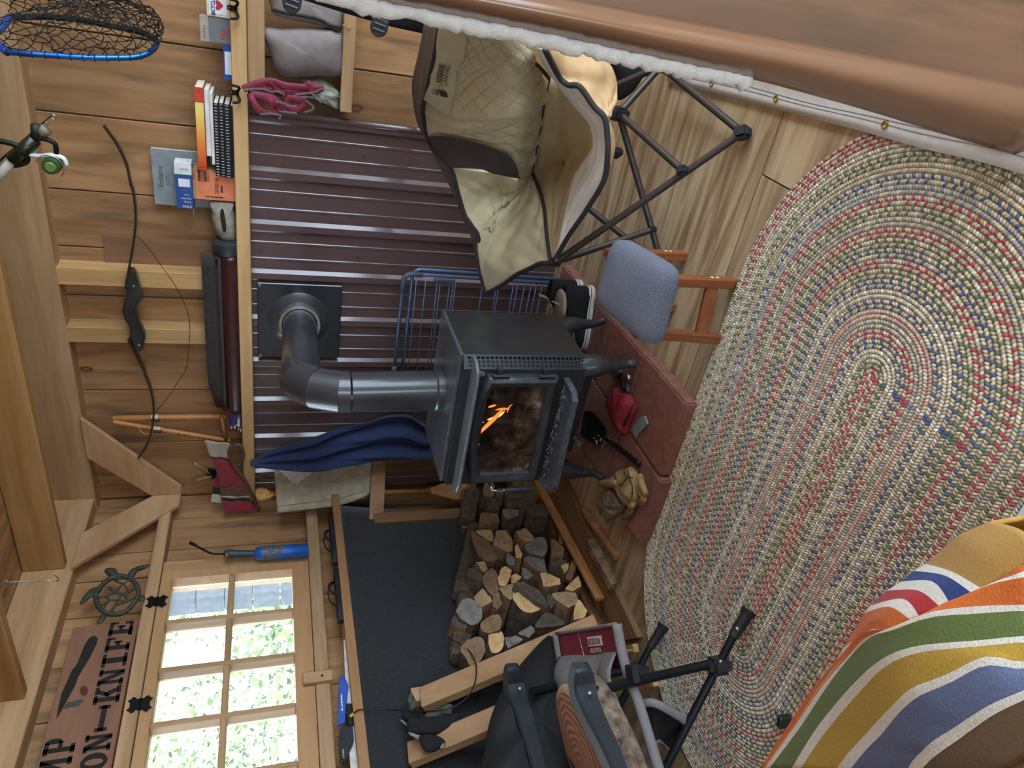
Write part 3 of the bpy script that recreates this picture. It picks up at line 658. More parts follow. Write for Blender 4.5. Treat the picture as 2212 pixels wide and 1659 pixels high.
# ------------------------------------------------------------------ on the long shelf: a flat stack of books
ZS = 1.455
def book(name, label, cat, x0, x1, y0, y1, z0, z1, cover, page='#e6e0cf', spiral=None, group='books and notebooks stacked flat on the long shelf', rot=0, ttl=None):
    """lies flat, spine to the room"""
    t = thing(name, label, cat, ((x0 + x1) / 2, (y0 + y1) / 2, z0), group); cv = plain(name + label[:12], cover, .5)
    R = Matrix.Rotation(rot, 3, 'Z'); c = V((x0 + x1) / 2, (y0 + y1) / 2, (z0 + z1) / 2); sx, sy, sz = x1 - x0, y1 - y0, z1 - z0; ct = min(.0022, sz * .2)
    MB().obox(c, (sx - .006, sy - .004, sz - 2 * ct), R).build('pages', plain('paper_' + page, page, .9), t)
    MB().obox(c + V(0, 0, sz / 2 - ct / 2), (sx, sy, ct), R).build('cover', cv, t); MB().obox(c - V(0, 0, sz / 2 - ct / 2), (sx, sy, ct), R).build('cover', cv, t)
    if spiral:
        r = sz / 2 + .0006; k = int(sx / .011); m = MB()
        for i in range(k):
            x = -sx / 2 + (i + .5) * sx / k; p = c + R @ V(x, -sy / 2 + .001, 0)
            m.tube([p + R @ V(0, math.cos(a) * .004, math.sin(a) * r * (1 if spiral[1] else .55)) for a in np.linspace(1.2, 5.1, 7)], .0028 if spiral[1] else .0011, 5)
        tag(m.build('spiral_binding', plain('binding_' + spiral[0], spiral[0], .4), t), kind='stuff')
    if not spiral or not spiral[1]:
        MB().obox(c + R @ V(0, -sy / 2 + .0005, 0), (sx, .003, sz * (.96 if not spiral else .8)), R).build('spine', cv, t, bevel=.0012)
    return t
yb0 = 3.145
b1 = at(513, 387, Y=3.0); b2 = at(513, 232, Y=3.0); xa, xb = b1.x, b2.x
book('notebook', 'white spiral notebook at the bottom of the book stack', 'notebook', xa, xb, 2.985, yb0, 1.4565, 1.484, '#dfe2ea', spiral=('#111216', True), rot=-.01)
book('notebook', 'black spiral notebook just above the white one in the stack', 'notebook', xa + .004, xb + .004, 3.0, yb0, 1.485, 1.502, '#17181b', spiral=('#111216', False))
book('notebook', 'second black spiral notebook up the stack, with pages showing', 'notebook', xa + .002, xb + .006, 2.998, yb0, 1.503, 1.524, '#15161a', spiral=('#c9ccd0', False), rot=.01)
book('notebook', 'third black spiral notebook in the stack, white pages showing', 'notebook', xa + .004, xb + .008, 3.0, yb0, 1.525, 1.543, '#17181b', spiral=('#b9bcc0', False))
book('notebook', 'topmost black spiral notebook with white wire loops in the stack', 'notebook', xa + .006, xb + .006, 3.0, yb0, 1.544, 1.562, '#141518', spiral=('#e4e6ea', False))
c1 = at(455, 338, Y=3.01); c2 = at(455, 195, Y=3.01)
book('paperback', 'cream paperback lying under the orange hardback on the stack', 'book', c1.x - .03, c2.x - .01, 3.005, yb0, 1.563, 1.574, '#d9d3c4')
book('paperback', 'thick white paperback directly under the orange hardback', 'book', c1.x, c2.x, 3.01, yb0, 1.575, 1.592, '#d4d3d2', rot=.02)
d1 = at(438, 367, Y=2.99); d2 = at(438, 190, Y=2.99)
OB = book('hardback', 'red and yellow hardback on top of the book stack', 'book', d1.x, d2.x, 2.988, yb0, 1.593, 1.624, '#c2402a', rot=.015)
ys_, t_, b_ = nmat('spine_fade'); tc = t_.nodes.new('ShaderNodeTexCoord'); sp = t_.nodes.new('ShaderNodeSeparateXYZ'); t_.links.new(tc.outputs['Object'], sp.inputs[0])
mr = t_.nodes.new('ShaderNodeMapRange'); mr.inputs[1].default_value = -.14; mr.inputs[2].default_value = .10; t_.links.new(sp.outputs['X'], mr.inputs[0])
cr = t_.nodes.new('ShaderNodeValToRGB'); e = cr.color_ramp.elements; e[0].color = rgb('#c8452a'); e[0].position = .1; e[1].color = rgb('#e8d470'); e[1].position = .95; q = e.new(.5); q.color = rgb('#e08a3c')
t_.links.new(mr.outputs[0], cr.inputs[0]); t_.links.new(cr.outputs[0], b_.inputs['Base Color']); b_.inputs['Roughness'].default_value = .35
cx = (d1.x + d2.x) / 2; MB().obox((cx - .02, 2.985, 1.6085), (.24, .002, .029), Matrix.Rotation(.015, 3, 'Z')).build('printed_spine', ys_, OB)
text('spine_title', "THE OLD GUIDE'S STORY", plain('print_cream', '#efe3c0', .6), OB, V(d1.x + .018, 2.9835, 1.604), (1, .015, 0), (0, 0, 1), .009, width=.085)
text('spine_author', "MERRILL/WELCH", plain('print_dark', '#5a2c1c', .6), OB, V(d1.x + .135, 2.985, 1.605), (1, .015, 0), (0, 0, 1), .006, width=.05)
text('publisher_mark', "TL", plain('print_dark', '#5a2c1c', .6), OB, V(d2.x - .022, 2.986, 1.604), (1, .015, 0), (0, 0, 1), .009)

# grey hardback leaning on the boards
RB = thing('picture_book', 'large grey hardback leaning upright behind the blue carton', 'book', (-1.0, 3.13, ZS))
p = [at(325, 318, Y=3.13), at(330, 438, Y=3.13)]
rx0, rx1 = p[1].x, p[0].x; rz = p[0].z
MB().box((rx0, 3.118, ZS + .001), (rx1, 3.121, rz)).build('cover', plain('book_grey', '#8b9294', .55), RB)
MB().box((rx0 + .003, 3.121, ZS + .004), (rx1 - .002, 3.136, rz - .003)).build('pages', plain('paper_cream', '#e6e0cf', .9), RB)
MB().box((rx0, 3.136, ZS + .001), (rx1, 3.139, rz)).build('cover', plain('book_grey', '#8b9294', .55), RB)
PD = plain('print_black', '#1b1b1d', .6)
text('title', 'Radiance', plain('print_grey', '#4a5052', .6), RB, V(at(355, 405, Y=3.118).x, 3.1176, at(354, 405, Y=3.118).z), (1, 0, 0), (0, 0, 1), .02, width=.085)
for i in range(2): scribble('subtitle', plain('print_grey', '#4a5052', .6), RB, V(at(362, 400, Y=3.118).x, 3.1176, at(362, 400, Y=3.118).z - .008 * i), (1, 0, 0), (0, 0, 1), .04 - .008 * i, .0035, i)
# cardboard box with orange label, blue carton on top of it
CB = thing('cardboard_box', 'brown cardboard box with an orange shipping label on the shelf', 'box', (-1.03, 3.06, ZS))
o1 = at(507, 436, Y=3.03); o2 = at(410, 380, Y=3.03); ox0, ox1, oz = o1.x + .0, o2.x + .03, 1.652
MB().box((ox0, 3.03, ZS + .001), (ox1, 3.112, oz)).build('carton', plain('cardboard', '#a98a62', .85), CB, bevel=.001)
LB = MB().box((ox0 + .002, 3.0285, ZS + .004), (ox1 - .01, 3.0298, oz - .012)).build('shipping_label', plain('label_orange', '#e0815a', .7), CB)
def prt(s, x, z, h, w=None, o=CB, y=3.0283, m=PD): return text('print', s, m, o, V(x, y, z), (1, 0, 0), (0, 0, 1), h, width=w)
prt('20300165', ox0 + .028, 1.555, .016, .065); prt('N224326-13-1', ox0 + .075, 1.612, .007, .05); prt('N224326-1', ox0 + .075, 1.590, .007, .036); prt('1', ox0 + .03, 1.488, .009)
bc = MB()
for (bx, bz, bw, bh) in ((.075, 1.622, .055, .009), (.075, 1.599, .04, .009), (.035, 1.54, .03, .008), (.02, 1.475, .018, .008), (.03, 1.478, .02, .009)):
    xx = ox0 + bx
    while xx < ox0 + bx + bw:
        ww = random.choice((.0007, .0012, .0018)); bc.box((xx, 3.0279, bz), (xx + ww, 3.0284, bz + bh)); xx += ww + random.choice((.0007, .001))
bc.box((ox0 + .012, 3.0279, 1.552 - .012), (ox0 + .016, 3.0284, 1.605)); tag(bc.build('barcode', PD, CB), kind='stuff')
text('pen_note', 'pad at', PD, CB, V(ox0 + .08, 3.0295, oz - .006), (1, 0, 0), (0, 0, 1), .006, width=.06)
BC = thing('blue_carton', 'blue and white carton lying on the orange labelled box', 'box', (-1.0, 3.06, oz))
a1 = at(388, 449, Y=3.02); a2 = at(388, 376, Y=3.02); a3 = at(388, 352, Y=3.02); z0 = oz + .001; z1 = z0 + .062
MB().box((a1.x, 3.02, z0), (a2.x, 3.085, z1)).build('blue_part', plain('carton_blue', '#2b4f8f', .5), BC)
MB().box((a2.x, 3.0195, z0), (a3.x, 3.0855, z1)).build('white_end', plain('carton_white', '#dfe1e3', .55), BC)
MB().box((a2.x - .004, 3.0192, z0), (a2.x, 3.0195, z1)).build('green_band', plain('carton_green', '#2f7a4c', .5), BC)
MB().box((a2.x - .05, 3.0193, z0 + .008), (a2.x - .018, 3.0199, z0 + .05)).build('barcode_patch', plain('carton_white', '#dfe1e3', .55), BC)
WH = plain('print_white', '#e8ecf2', .6)
text('brand_print', 'IDEAL', WH, BC, V(a1.x + .012, 3.0197, z0 + .006), (0, 0, 1), (-1, 0, 0), .01, width=.034); 
text('brand_print', 'Prima', WH, BC, V(a1.x + .03, 3.0197, z0 + .010), (0, 0, 1), (-1, 0, 0), .007, width=.022)
text('brand_print', 'Vaccinator', WH, BC, V(a1.x + .044, 3.0197, z0 + .006), (0, 0, 1), (-1, 0, 0), .007, width=.04)
text('brand_print', '2 mL', WH, BC, V(a1.x + .06, 3.0197, z0 + .014), (0, 0, 1), (-1, 0, 0), .007, width=.018)
text('brand_print', 'NEOGEN', PD, BC, V(a3.x - .02, 3.0192, z0 + .012), (0, 0, 1), (-1, 0, 0), .007, width=.028)
MB().prism([V(a1.x, 3.02, z0), V(a1.x - .045, 3.035, z0 + .002), V(a1.x, 3.06, z0)], (0, 0, .0015)).build('open_flap', plain('carton_grey', '#9a9ea2', .7), BC)
# small games at the right end of the shelf
def photo_box(name, label, x0p, x1p, y0p, y1p, yf, dep, col, grp='small game boxes on the long shelf'):
    """upright carton standing on the shelf: photo x0p top, x1p bottom, y0p right, y1p left"""
    tl = at(x0p, y1p, Y=yf); br = at(x0p, y0p, Y=yf); t = thing(name, label, 'box', ((tl.x + br.x) / 2, yf, ZS), grp)
    MB().box((tl.x, yf, ZS + .001), (br.x, yf + dep, tl.z)).build('carton', plain('carton' + col, col, .5), t, bevel=.001); return t, tl, br
t, tl, br = photo_box('card_box', 'white and red playing card box at the shelf end', 447, 494, -12, 33, 3.03, .02, '#d9cdb8')
MB().box((tl.x + .008, 3.0285, ZS + .05), (br.x - .004, 3.0295, tl.z - .008)).build('printed_panel', plain('card_white', '#e3e3e6', .5), t)
hm = MB(); hx = (tl.x + br.x) / 2 + .005; hz = ZS + .075
hm.prism([V(hx + .016 * math.sin(a) ** 3, 3.0280, hz + .0125 * math.cos(a) - .005 * math.cos(2 * a) - .002 * math.cos(3 * a)) for a in np.linspace(0, 2 * math.pi, 30)[:-1]], (0, -.0005, 0)); hm.build('heart', plain('card_red', '#b5323a', .5), t)
text('name_print', 'BICYCLE', plain('print_navy', '#26306e', .5), t, V(tl.x + .004, 3.028, tl.z - .028), (1, 0, 0), (0, 0, 1), .013, width=.055, bold=True)
text('name_print', 'STANDARD', plain('print_navy', '#26306e', .5), t, V(tl.x + .004, 3.0295, ZS + .032), (1, 0, 0), (0, 0, 1), .008, width=.05)
t, tl, br = photo_box('dice_box', 'clear plastic dice pack with dark card beside the playing cards', 452, 494, 36, 88, 3.04, .018, '#2c2a38')
MB().box((tl.x - .004, 3.034, ZS + .001), (br.x + .004, 3.062, tl.z + .03)).build('clear_case', plain('clear_plastic', '#dfe4e6', .1, alpha=.22), t, bevel=.004)
text('name_print', 'DiceZ', plain('print_pink', '#c05a5a', .5), t, V(tl.x + .01, 3.0335, ZS + .03), (1, 0, 0), (0, 0, 1), .012, width=.05, bold=True)
text('name_print', 'DiceZone', plain('print_ink', '#3a3a44', .5), t, V(tl.x + .004, 3.0335, tl.z + .012), (1, 0, 0), (0, 0, 1), .008, width=.045)
for i in range(5): MB().obox((tl.x + .02 + .012 * (i % 3), 3.0325, ZS + .055 + .013 * (i // 3)), (.009, .001, .009), Matrix.Rotation(.5, 3, 'Y')).build('printed_die', plain('print_pink', '#c05a5a', .5), t)
t, tl, br = photo_box('card_box', 'small blue card box standing next to the book stack', 484, 497, 98, 172, 3.03, .02, '#27509c')
MB().box((tl.x + .02, 3.0285, tl.z - .03), (br.x - .02, 3.0295, tl.z - .005)).build('label_patch', plain('card_white', '#e3e3e6', .5), t)
# driftwood with a hollow
dw = puff([at(*ZB(*p), Y=3.05) for p in ((1800, 140), (1805, 200), (1810, 300), (1850, 400), (1900, 460), (1960, 470), (2020, 460), (2025, 380), (2015, 280), (1995, 180), (1990, 140))], (0, -1, 0), .05, .9, wr=.002)
DW = tag(dw.build('driftwood', plain('driftwood_grey', '#8d8478', .9, 0, .25, 30, bump=.6), smooth=True), 'weathered grey driftwood knob with a dark hollow on the shelf', 'driftwood')
puff([at(*ZB(*p), Y=2.995) for p in ((1885, 210), (1905, 205), (1920, 280), (1930, 350), (1925, 395), (1905, 395), (1890, 330), (1880, 260))], (0, -1, 0), .004).build('hollow', plain('hollow_dark', '#1c1915', .95), DW, smooth=True)

# quiver lying on the shelf with arrows
QU = thing('quiver', 'brown leather arrow quiver lying along the shelf', 'quiver', (-1.7, 3.03, ZS))
q0 = at(492, 545, Y=3.02); q1 = at(503, 885, Y=3.02)
LE = plain('oxblood_leather', '#3a1a1c', .32, 0, .12, 10, coat=.4); LF = plain('charcoal_suede', '#3f3a38', .9, 0, .15, 40, bump=.3)
QZ = 1.522
MB().lathe(V(q0.x, 3.03, QZ), V(q1.x, 3.03, QZ - .006), [(0, .054), (.03, .058), (.5, .058), (.97, .053), (1, .048)], 24).build('tube', LE, QU, smooth=True)
fl = MB(); rows = []
for i in range(13):
    t = i / 12; x = q0.x - .01 + (q1.x - q0.x + .025) * t; cut = .03 * max(0, (t - .82) / .18); rows.append([V(x, 3.03 + .060 * math.cos(a) * 1.0, QZ + .061 * math.sin(a) + (.055 - cut if k == 0 else 0)) for k, a in enumerate((1.75, 1.75, 1.9, 2.1, 2.3, 2.5))])
fl.grid(rows); fl.build('leather_flap', LF, QU, smooth=True, solid=.003)
MB().lathe(V(q0.x + .055, 3.03, QZ + .006), V(q0.x - .002, 3.03, QZ + .002), [(0, .052), (.1, .064), (.85, .066), (1, .06)], 24).build('end_cap', plain('cap_black', '#2c3136', .45), QU, smooth=True, auto=40)
MB().obox((q0.x - .03, 2.985, QZ + .05), (.02, .004, .01)).build('strap_stud', IRON, QU)
PU = plain('fletch_purple', '#3c2c86', .6); FW = plain('fletch_white', '#d9d9e2', .6)
for i, (dy, dz, l) in enumerate(((-.03, .012, .085), (-.012, .028, .098), (.012, .02, .09), (-.034, -.015, .1), (-.008, -.004, .11), (.02, -.02, .095))):
    e = V(q1.x, 3.03 + dy, QZ - .004 + dz); tip = e - V(l, 0, .004)
    AR = thing('arrow', f'arrow with white and purple feathers in the quiver mouth, ' + ('topmost', 'upper front', 'upper rear', 'lowest', 'middle', 'rearmost')[i] + ' of the bunch', 'arrow', e - V(.02, 0, 0), 'arrows in the leather quiver')
    MB().tube([e + V(.12, 0, .002), tip], .0033, 7).build('shaft', plain('arrow_shaft', '#7b7f8a', .35), AR, smooth=True)
    MB().lathe(tip, tip - V(.016, 0, 0), [(0, .0042), (.7, .0036), (1, .002)], 8).build('nock', plain('nock_white', '#e9ecf0', .4), AR)
    for k in range(3):
        a = k * 2.094 + .5 * i; dr = V(0, math.cos(a), math.sin(a)); b0 = tip + V(.012, 0, 0); mm = MB()
        mm.prism([b0 + dr * .003, b0 + V(.006, 0, 0) + dr * .017, b0 + V(.045, 0, 0) + dr * .012, b0 + V(.072, 0, 0) + dr * .003], dr.cross(V(1, 0, 0)) * .0009); mm.build('feather', FW if k == 0 else PU, AR)

# ------------------------------------------------------------------ on the boards: recurve bow
BW = thing('recurve_bow', 'dark recurve bow hung on two nails across the pine boards', 'bow', (-1.6, 3.05, 1.85))
yb_ = 3.035
def limb(pts, w0, w1, nm):
    P = smooth_path([at(*p, Y=yb_) for p in pts], 6); k = len(P); m = MB(); rows = []
    for i, p in enumerate(P):
        d = (P[min(k - 1, i + 1)] - P[max(0, i - 1)]).normalized(); n_ = V(0, 1, 0).cross(d).normalized() * .0038; w = w0 + (w1 - w0) * i / (k - 1)
        rows.append([p - V(0, w, 0) - n_, p + V(0, w, 0) - n_, p + V(0, w, 0) + n_, p - V(0, w, 0) + n_])
    m.grid(rows, closed=True); m.add(rows[0], [(3, 2, 1, 0)]); m.add(rows[-1], [(0, 1, 2, 3)]); return m.build(nm, plain('bow_limb', '#2a2722', .3, 0, .15, 10), BW, smooth=True, auto=40)
limb([ZB(1075, 870), ZB(1100, 720), ZB(1130, 560), ZB(1150, 420), ZB(1160, 300), ZB(1155, 180), ZB(1140, 60), ZA(1115, 1560), ZA(1080, 1400), ZA(1000, 1230), ZA(930, 1130), ZA(885, 1068)], .018, .008, 'limb')
limb([ZB(1100, 1310), ZB(1160, 1430), ZB(1230, 1570), ZC(1240, 30), ZC(1285, 150), ZC(1310, 280), ZC(1310, 400), ZC(1290, 520), ZC(1250, 640), ZC(1180, 745)], .018, .008, 'limb')
rp = [(1120, 715), (1150, 740), (1170, 800), (1190, 870), (1220, 945), (1190, 1000), (1150, 1060), (1180, 1120), (1185, 1180), (1240, 1285), (1220, 1400), (1190, 1440), (1165, 1420), (1125, 1340), (1100, 1290), (1110, 1230), (1060, 1150), (1040, 1080), (1055, 990), (1085, 900), (1070, 880), (1055, 860), (1095, 740)]
rm = plain('riser_laminate', '#2c2e2c', .35, 0, .35, 14, coat=.3)
MB().prism([at(*ZB(*p), Y=yb_ - .022) for p in rp], (0, .045, 0)).build('riser', rm, BW, bevel=.008, seg=3)
st_ = smooth_path([at(*p, Y=yb_ - .01) for p in (ZB(1165, 430), ZB(1260, 530), ZB(1400, 720), ZB(1520, 900), ZB(1600, 1080), ZB(1620, 1220), ZB(1610, 1400), ZB(1590, 1560), ZB(1530, 1659), ZC(1440, 220), ZC(1320, 365))], 6)
MB().tube(st_, .0013, 5).build('bow_string', IRON, BW, smooth=True)
for p, q in ((ZB(1140, 860), ZB(1215, 815)), (ZB(1185, 1365), ZB(1255, 1320))):
    a, b = at(*p, Y=yb_ - .03), at(*q, Y=YB); NL = MB(); NL.tube([a, b], .0022, 6); NL.lathe(a, a + (b - a).normalized() * .002, [(0, .005), (1, .005)], 8); NL.build('nail', plain('zinc_screw', '#a8a8a4', .35, .8), BW)
tag(MB().prism([at(222, 508, Y=3.15), at(228, 571, Y=3.15), at(460, 592, Y=3.15), at(458, 520, Y=3.15)], (0, .009, 0)).build('panel_offcut', wood('brown_veneer', '#8a6649', '#755439', 'Z', knots=False)), 'dark brown board offcut standing behind the bow string', 'board')

# wooden flutes hung on the boards
def flute(label, p0, p1, w, holes, yy):
    a, b = at(*p0, Y=yy), at(*p1, Y=yy); F_ = thing('wooden_flute', label, 'flute', b, 'cedar flutes hung left of the bow'); d = (b - a)
    MB().tube([a, a + d * .04, a + d * .5, b], [w * .8, w, w, w * .97], 14).build('flute_body', plain('cedar_wood', '#b5763a', .45, 0, .12, 14), F_, smooth=True, auto=40)
    side = V(0, -1, 0)
    for t in holes: c = a + d * t; MB().lathe(c + side * (w - .0005), c + side * (w + .0006), [(0, .0035), (1, .0034)], 8).build('finger_hole', IRON, F_)
    t0 = a + d * .33; MB().tube([t0, t0 + d.normalized() * .03], w * 1.12, 14).build('leather_lashing', plain('rawhide', '#d8c49a', .7), F_, smooth=True, auto=40)
    MB().obox(t0 + side * (w + .006) + d * .04, (.014, .012, .04), Matrix.Rotation(.05, 3, 'Y')).build('fetish_block', plain('dark_horn', '#33261c', .5), F_, bevel=.003)
    return F_
FA = flute('upper straight cedar flute hung between bow tip and shelf', ZC(965, 410), ZC(1930, 395), .0155, (.45, .5), 3.10)
FB = flute('lower slanting cedar flute with finger holes beside the red sash', ZC(965, 440), ZC(1960, 600), .0125, (.55, .60, .72, .77, .82), 3.085)
for nm, pa, pb in (('hanging_cord', ZC(1890, 400), ZC(1930, 600)),):
    MB().tube([at(*pa, Y=3.07), at(*pb, Y=3.07)], .008, 10).build('cross_flute', plain('cedar_wood', '#b5763a', .45, 0, .12, 14), FB, smooth=True)
MB().tube([at(*ZC(*p), Y=3.07) for p in ((1180, 480), (1200, 520), (1240, 545), (1280, 540), (1300, 500))], .0016, 5).build('cord_loop', plain('rawhide', '#d8c49a', .7), FB)

# garden shears hung by the sash, woven sash over the rail end
SHR = thing('shears', 'hand shears with worn wooden handles above the woven sash', 'shears', at(450, 1020, Y=3.06))
for p, q in ((ZC(1650, 790), ZC(1790, 880)), (ZC(1660, 945), ZC(1810, 900))):
    a, b = at(*p, Y=3.06), at(*q, Y=3.06); MB().tube([a, lerp(a, b, .3), lerp(a, b, .8), b], [.011, .0125, .011, .007], 10).build('handle', plain('worn_handle', '#8a6a4a', .6, 0, .2, 30), SHR, smooth=True)
MB().prism([at(*ZC(*p), Y=3.055) for p in ((1780, 840), (1840, 850), (1850, 890), (1830, 930), (1770, 920), (1760, 880))], (0, .012, 0)).build('pivot', IRON, SHR, bevel=.003)
MB().prism([at(*ZC(*p), Y=3.06) for p in ((1840, 860), (1850, 900), (2150, 960), (2150, 930))], (0, .004, 0)).build('blade', plain('blade_steel', '#6b6e70', .4, .8), SHR)
SA = thing('woven_sash', 'red, brown and cream woven sash draped over the shelf end', 'textile', at(520, 1030, Y=3.0))
up_ = [(1745, 600), (1790, 735), (1825, 770), (1850, 880), (1880, 985), (1885, 1065), (1895, 1105), (1920, 1205)]
lo_ = [(1960, 625), (1955, 750), (1990, 800), (2060, 930), (2090, 990), (2120, 1065), (2135, 1105), (2180, 1195)]
UP = smooth_path([at(*ZC(*p), Y=2.955 - .012 * math.sin(i)) for i, p in enumerate(up_)], 8); LO = smooth_path([at(*ZC(*p), Y=2.95 + .008 * math.sin(i * 1.3)) for i, p in enumerate(lo_)], 8)
cm = MB(); bands = [(0, 8, '#a79a86'), (8, 11, '#1b1b20'), (11, 33, '#8f2434'), (33, 41, '#6b4632'), (41, 45, '#b7a78e'), (45, 49, '#18181c'), (49, 57, '#93243a')]
k = len(UP)
for a, b, c in bands:
    cm.cur = rgb(c); a2, b2 = min(a, k - 1), min(b, k - 1)
    if b2 > a2: cm.grid([[lerp(UP[i], LO[i], t) + V(0, .004 * math.sin(9 * t + i * .3), 0) for t in np.linspace(0, 1, 9)] for i in range(a2, b2 + 1)])
cm.build('sash_face', vcmat('woven_wool', .95, .5, .2, 500), SA, smooth=True, solid=.005)
bp_ = smooth_path([at(*ZC(*p), Y=2.945) for p in ((1985, 640), (1955, 690), (1970, 770), (2010, 830), (2090, 940), (2150, 1060), (2205, 1190))], 6)
MB().tube(bp_, .011, 8, flat=.8).build('rolled_edge', plain('sash_brown', '#5c4030', .95, bump=.4), SA, smooth=True)
lp = smooth_path([at(*ZC(*p), Y=2.95) for p in ((2000, 640), (2050, 640), (2075, 700), (2065, 780), (2030, 810))], 6); MB().tube(lp, .0115, 8, flat=.7).build('sash_loop', plain('sash_brown', '#5c4030', .95, bump=.4), SA, smooth=True)
cm = MB(); lp2 = [(1845, 890), (1820, 990), (1810, 1050), (1800, 1120)]; lp3 = [(1880, 900), (1875, 1000), (1880, 1060), (1890, 1130)]
A_ = [at(*ZC(*p), Y=2.985) for p in lp2]; B_ = [at(*ZC(*p), Y=2.985) for p in lp3]
for i, c in enumerate(('#8f2434', '#1b1b20', '#cfc3ad')): cm.cur = rgb(c); cm.grid([[A_[i], B_[i]], [A_[i + 1], B_[i + 1]]])
cm.build('rear_fold', vcmat('woven_wool', .95, .5, .2, 500), SA, solid=.004)
fr_ = MB(); 
for i in range(7): a = LO[-1] + V(.004 * i, 0, -.002 * i); fr_.tube([a, a + V(-.012, -.003, -.018 - .002 * (i % 3))], .0012, 4)
tag(fr_.build('fringe', plain('sash_red', '#93243a', .95), SA), kind='stuff')

# ------------------------------------------------------------------ coat hooks and ice cleats
def hook(label, px, py):
    c = at(px, py, Y=2.970); H_ = thing('coat_hook', label, 'hook', c, 'black double hooks on the shelf rail')
    MB().prism([c + V(x, 0, z) for x, z in ((-.006, .022), (.006, .022), (.010, .012), (.009, 0), (.010, -.012), (-.010, -.012), (-.009, 0), (-.010, .012))], (0, -.004, 0)).build('back_plate', IRON, H_, bevel=.0015)
    for s in (-1, 1): MB().tube(smooth_path([c + V(s * .006, -.004, -.006), c + V(s * .018, -.016, -.014), c + V(s * .026, -.026, -.012), c + V(s * .030, -.030, .002), c + V(s * .030, -.030, .010)], 4), [.005] * 12 + [.005, .005, .005, .0055, .0065], 8).build('prong', IRON, H_, smooth=True)
    MB().tube([c + V(0, -.003, .016), c + V(0, -.005, .016)], .003, 8).build('screw', plain('zinc_screw', '#a8a8a4', .35, .8), H_)
hook('black double coat hook at the top edge of the picture', 505, 18)
hook('black double coat hook holding the red ice cleats', 509, 200)
RD = plain('cleat_red_rubber', '#7c1f38', .55, 0, .1); CH = plain('chain_steel', '#9ca0a6', .3, .9)
yk = 2.935
def cleat(label, loops, chains):
    K = thing('ice_cleat', label, 'ice cleats', at(*ZE(200, 760), Y=yk), 'red ice cleats on the coat hook')
    for lp in loops: MB().tube(smooth_path([at(*ZE(*p[:2]), Y=yk + p[2]) for p in lp], 5), .013, 8, flat=.4, up=(0, 1, 0)).build('rubber_band', RD, K, smooth=True)
    for ch in chains:
        P = resample(smooth_path([at(*ZE(*p), Y=yk - .015) for p in ch], 5), max(8, int(len(ch) * 7))); m = MB()
        for i in range(len(P) - 1):
            c, d = (P[i] + P[i + 1]) / 2, (P[i + 1] - P[i]); d, s, u = frame(d); w = s if i % 2 else u; L_ = (P[i + 1] - P[i]).length * .72
            m.tube([c + d * L_ * math.cos(a) + w * .0035 * math.sin(a) for a in np.linspace(0, 2 * math.pi, 9)[:-1]], .0011, 4, closed=True)
        tag(m.build('chain', CH, K, smooth=True), kind='stuff')
    return K
cleat('upper red rubber ice cleat with chain hanging from the hook', [[(-60, 760, 0), (60, 715, 0), (180, 692, 0), (300, 730, -.01), (450, 745, 0), (560, 750, 0), (630, 752, 0)], [(20, 740, .02), (140, 770, .02), (260, 790, .02), (400, 800, .01), (520, 780, .01), (600, 760, 0)], [(180, 695, 0), (240, 760, 0), (300, 800, 0)], [(480, 710, 0), (530, 740, 0), (520, 790, 0)]],
      [[(-60, 770), (40, 760), (120, 760), (180, 785), (240, 780), (300, 815)], [(380, 810), (450, 800), (540, 790), (620, 760), (700, 775), (770, 835)], [(430, 830), (520, 830), (600, 850), (700, 840), (740, 820)], [(520, 790), (560, 830), (610, 880)]])
cleat('lower red rubber ice cleat dangling chain over the steel sheet edge', [[(0, 800, 0), (20, 850, -.01), (70, 930, -.01), (150, 965, 0), (230, 950, 0), (260, 900, 0), (220, 850, 0), (130, 820, 0), (0, 800, 0)], [(110, 850, .0), (180, 870, -.02), (240, 920, 0)], [(310, 830, 0), (320, 900, 0), (370, 945, 0), (430, 920, 0), (470, 870, 0), (400, 845, 0), (310, 830, 0)], [(260, 900, 0), (330, 920, 0)]],
      [[(90, 975), (180, 970), (260, 985), (250, 1015)], [(210, 870), (290, 880), (330, 905), (400, 905)], [(480, 860), (540, 910), (530, 940), (470, 960)], [(250, 950), (330, 960), (400, 970)]])

# ------------------------------------------------------------------ cushions and sacks on the low shelf
GR = plain('grey_cotton', '#857c7a', .95, 0, .1, 20, bump=.25)
yq = 3.06
tag(puff([at(*ZE(*p), Y=yq) for p in ((120, 235), (250, 245), (450, 235), (640, 240), (700, 235), (740, 270), (790, 290), (800, 420), (820, 560), (780, 640), (600, 640), (420, 650), (280, 640), (220, 590), (190, 520), (160, 420), (105, 300))], (0, -1, 0), .085, .5, wr=.004, seed=4).build('pillow', GR, smooth=True), 'plump grey stuffed cotton pillow on the low shelf', 'pillow')
PC = thing('cushion', 'flat grey cushion with black piping lying above the stuffed pillow', 'cushion', at(*ZE(500, 120), Y=yq))
puff([at(*ZE(*p), Y=yq) for p in ((180, -120), (180, 60), (200, 120), (330, 165), (470, 190), (640, 230), (700, 250), (780, 265), (790, 120), (740, 0), (740, -120))], (0, -1, 0), .05, .5, wr=.002, seed=6).build('cushion_body', plain('grey_cotton2', '#8f8783', .95, 0, .1, 20, bump=.25), PC, smooth=True)
MB().tube(smooth_path([at(*ZE(*p), Y=yq - .047) for p in ((180, 75), (300, 110), (450, 135), (600, 170), (680, 215), (775, 235))], 5), .0055, 8).build('piping', plain('black_piping', '#1a1a1d', .8), PC, smooth=True)
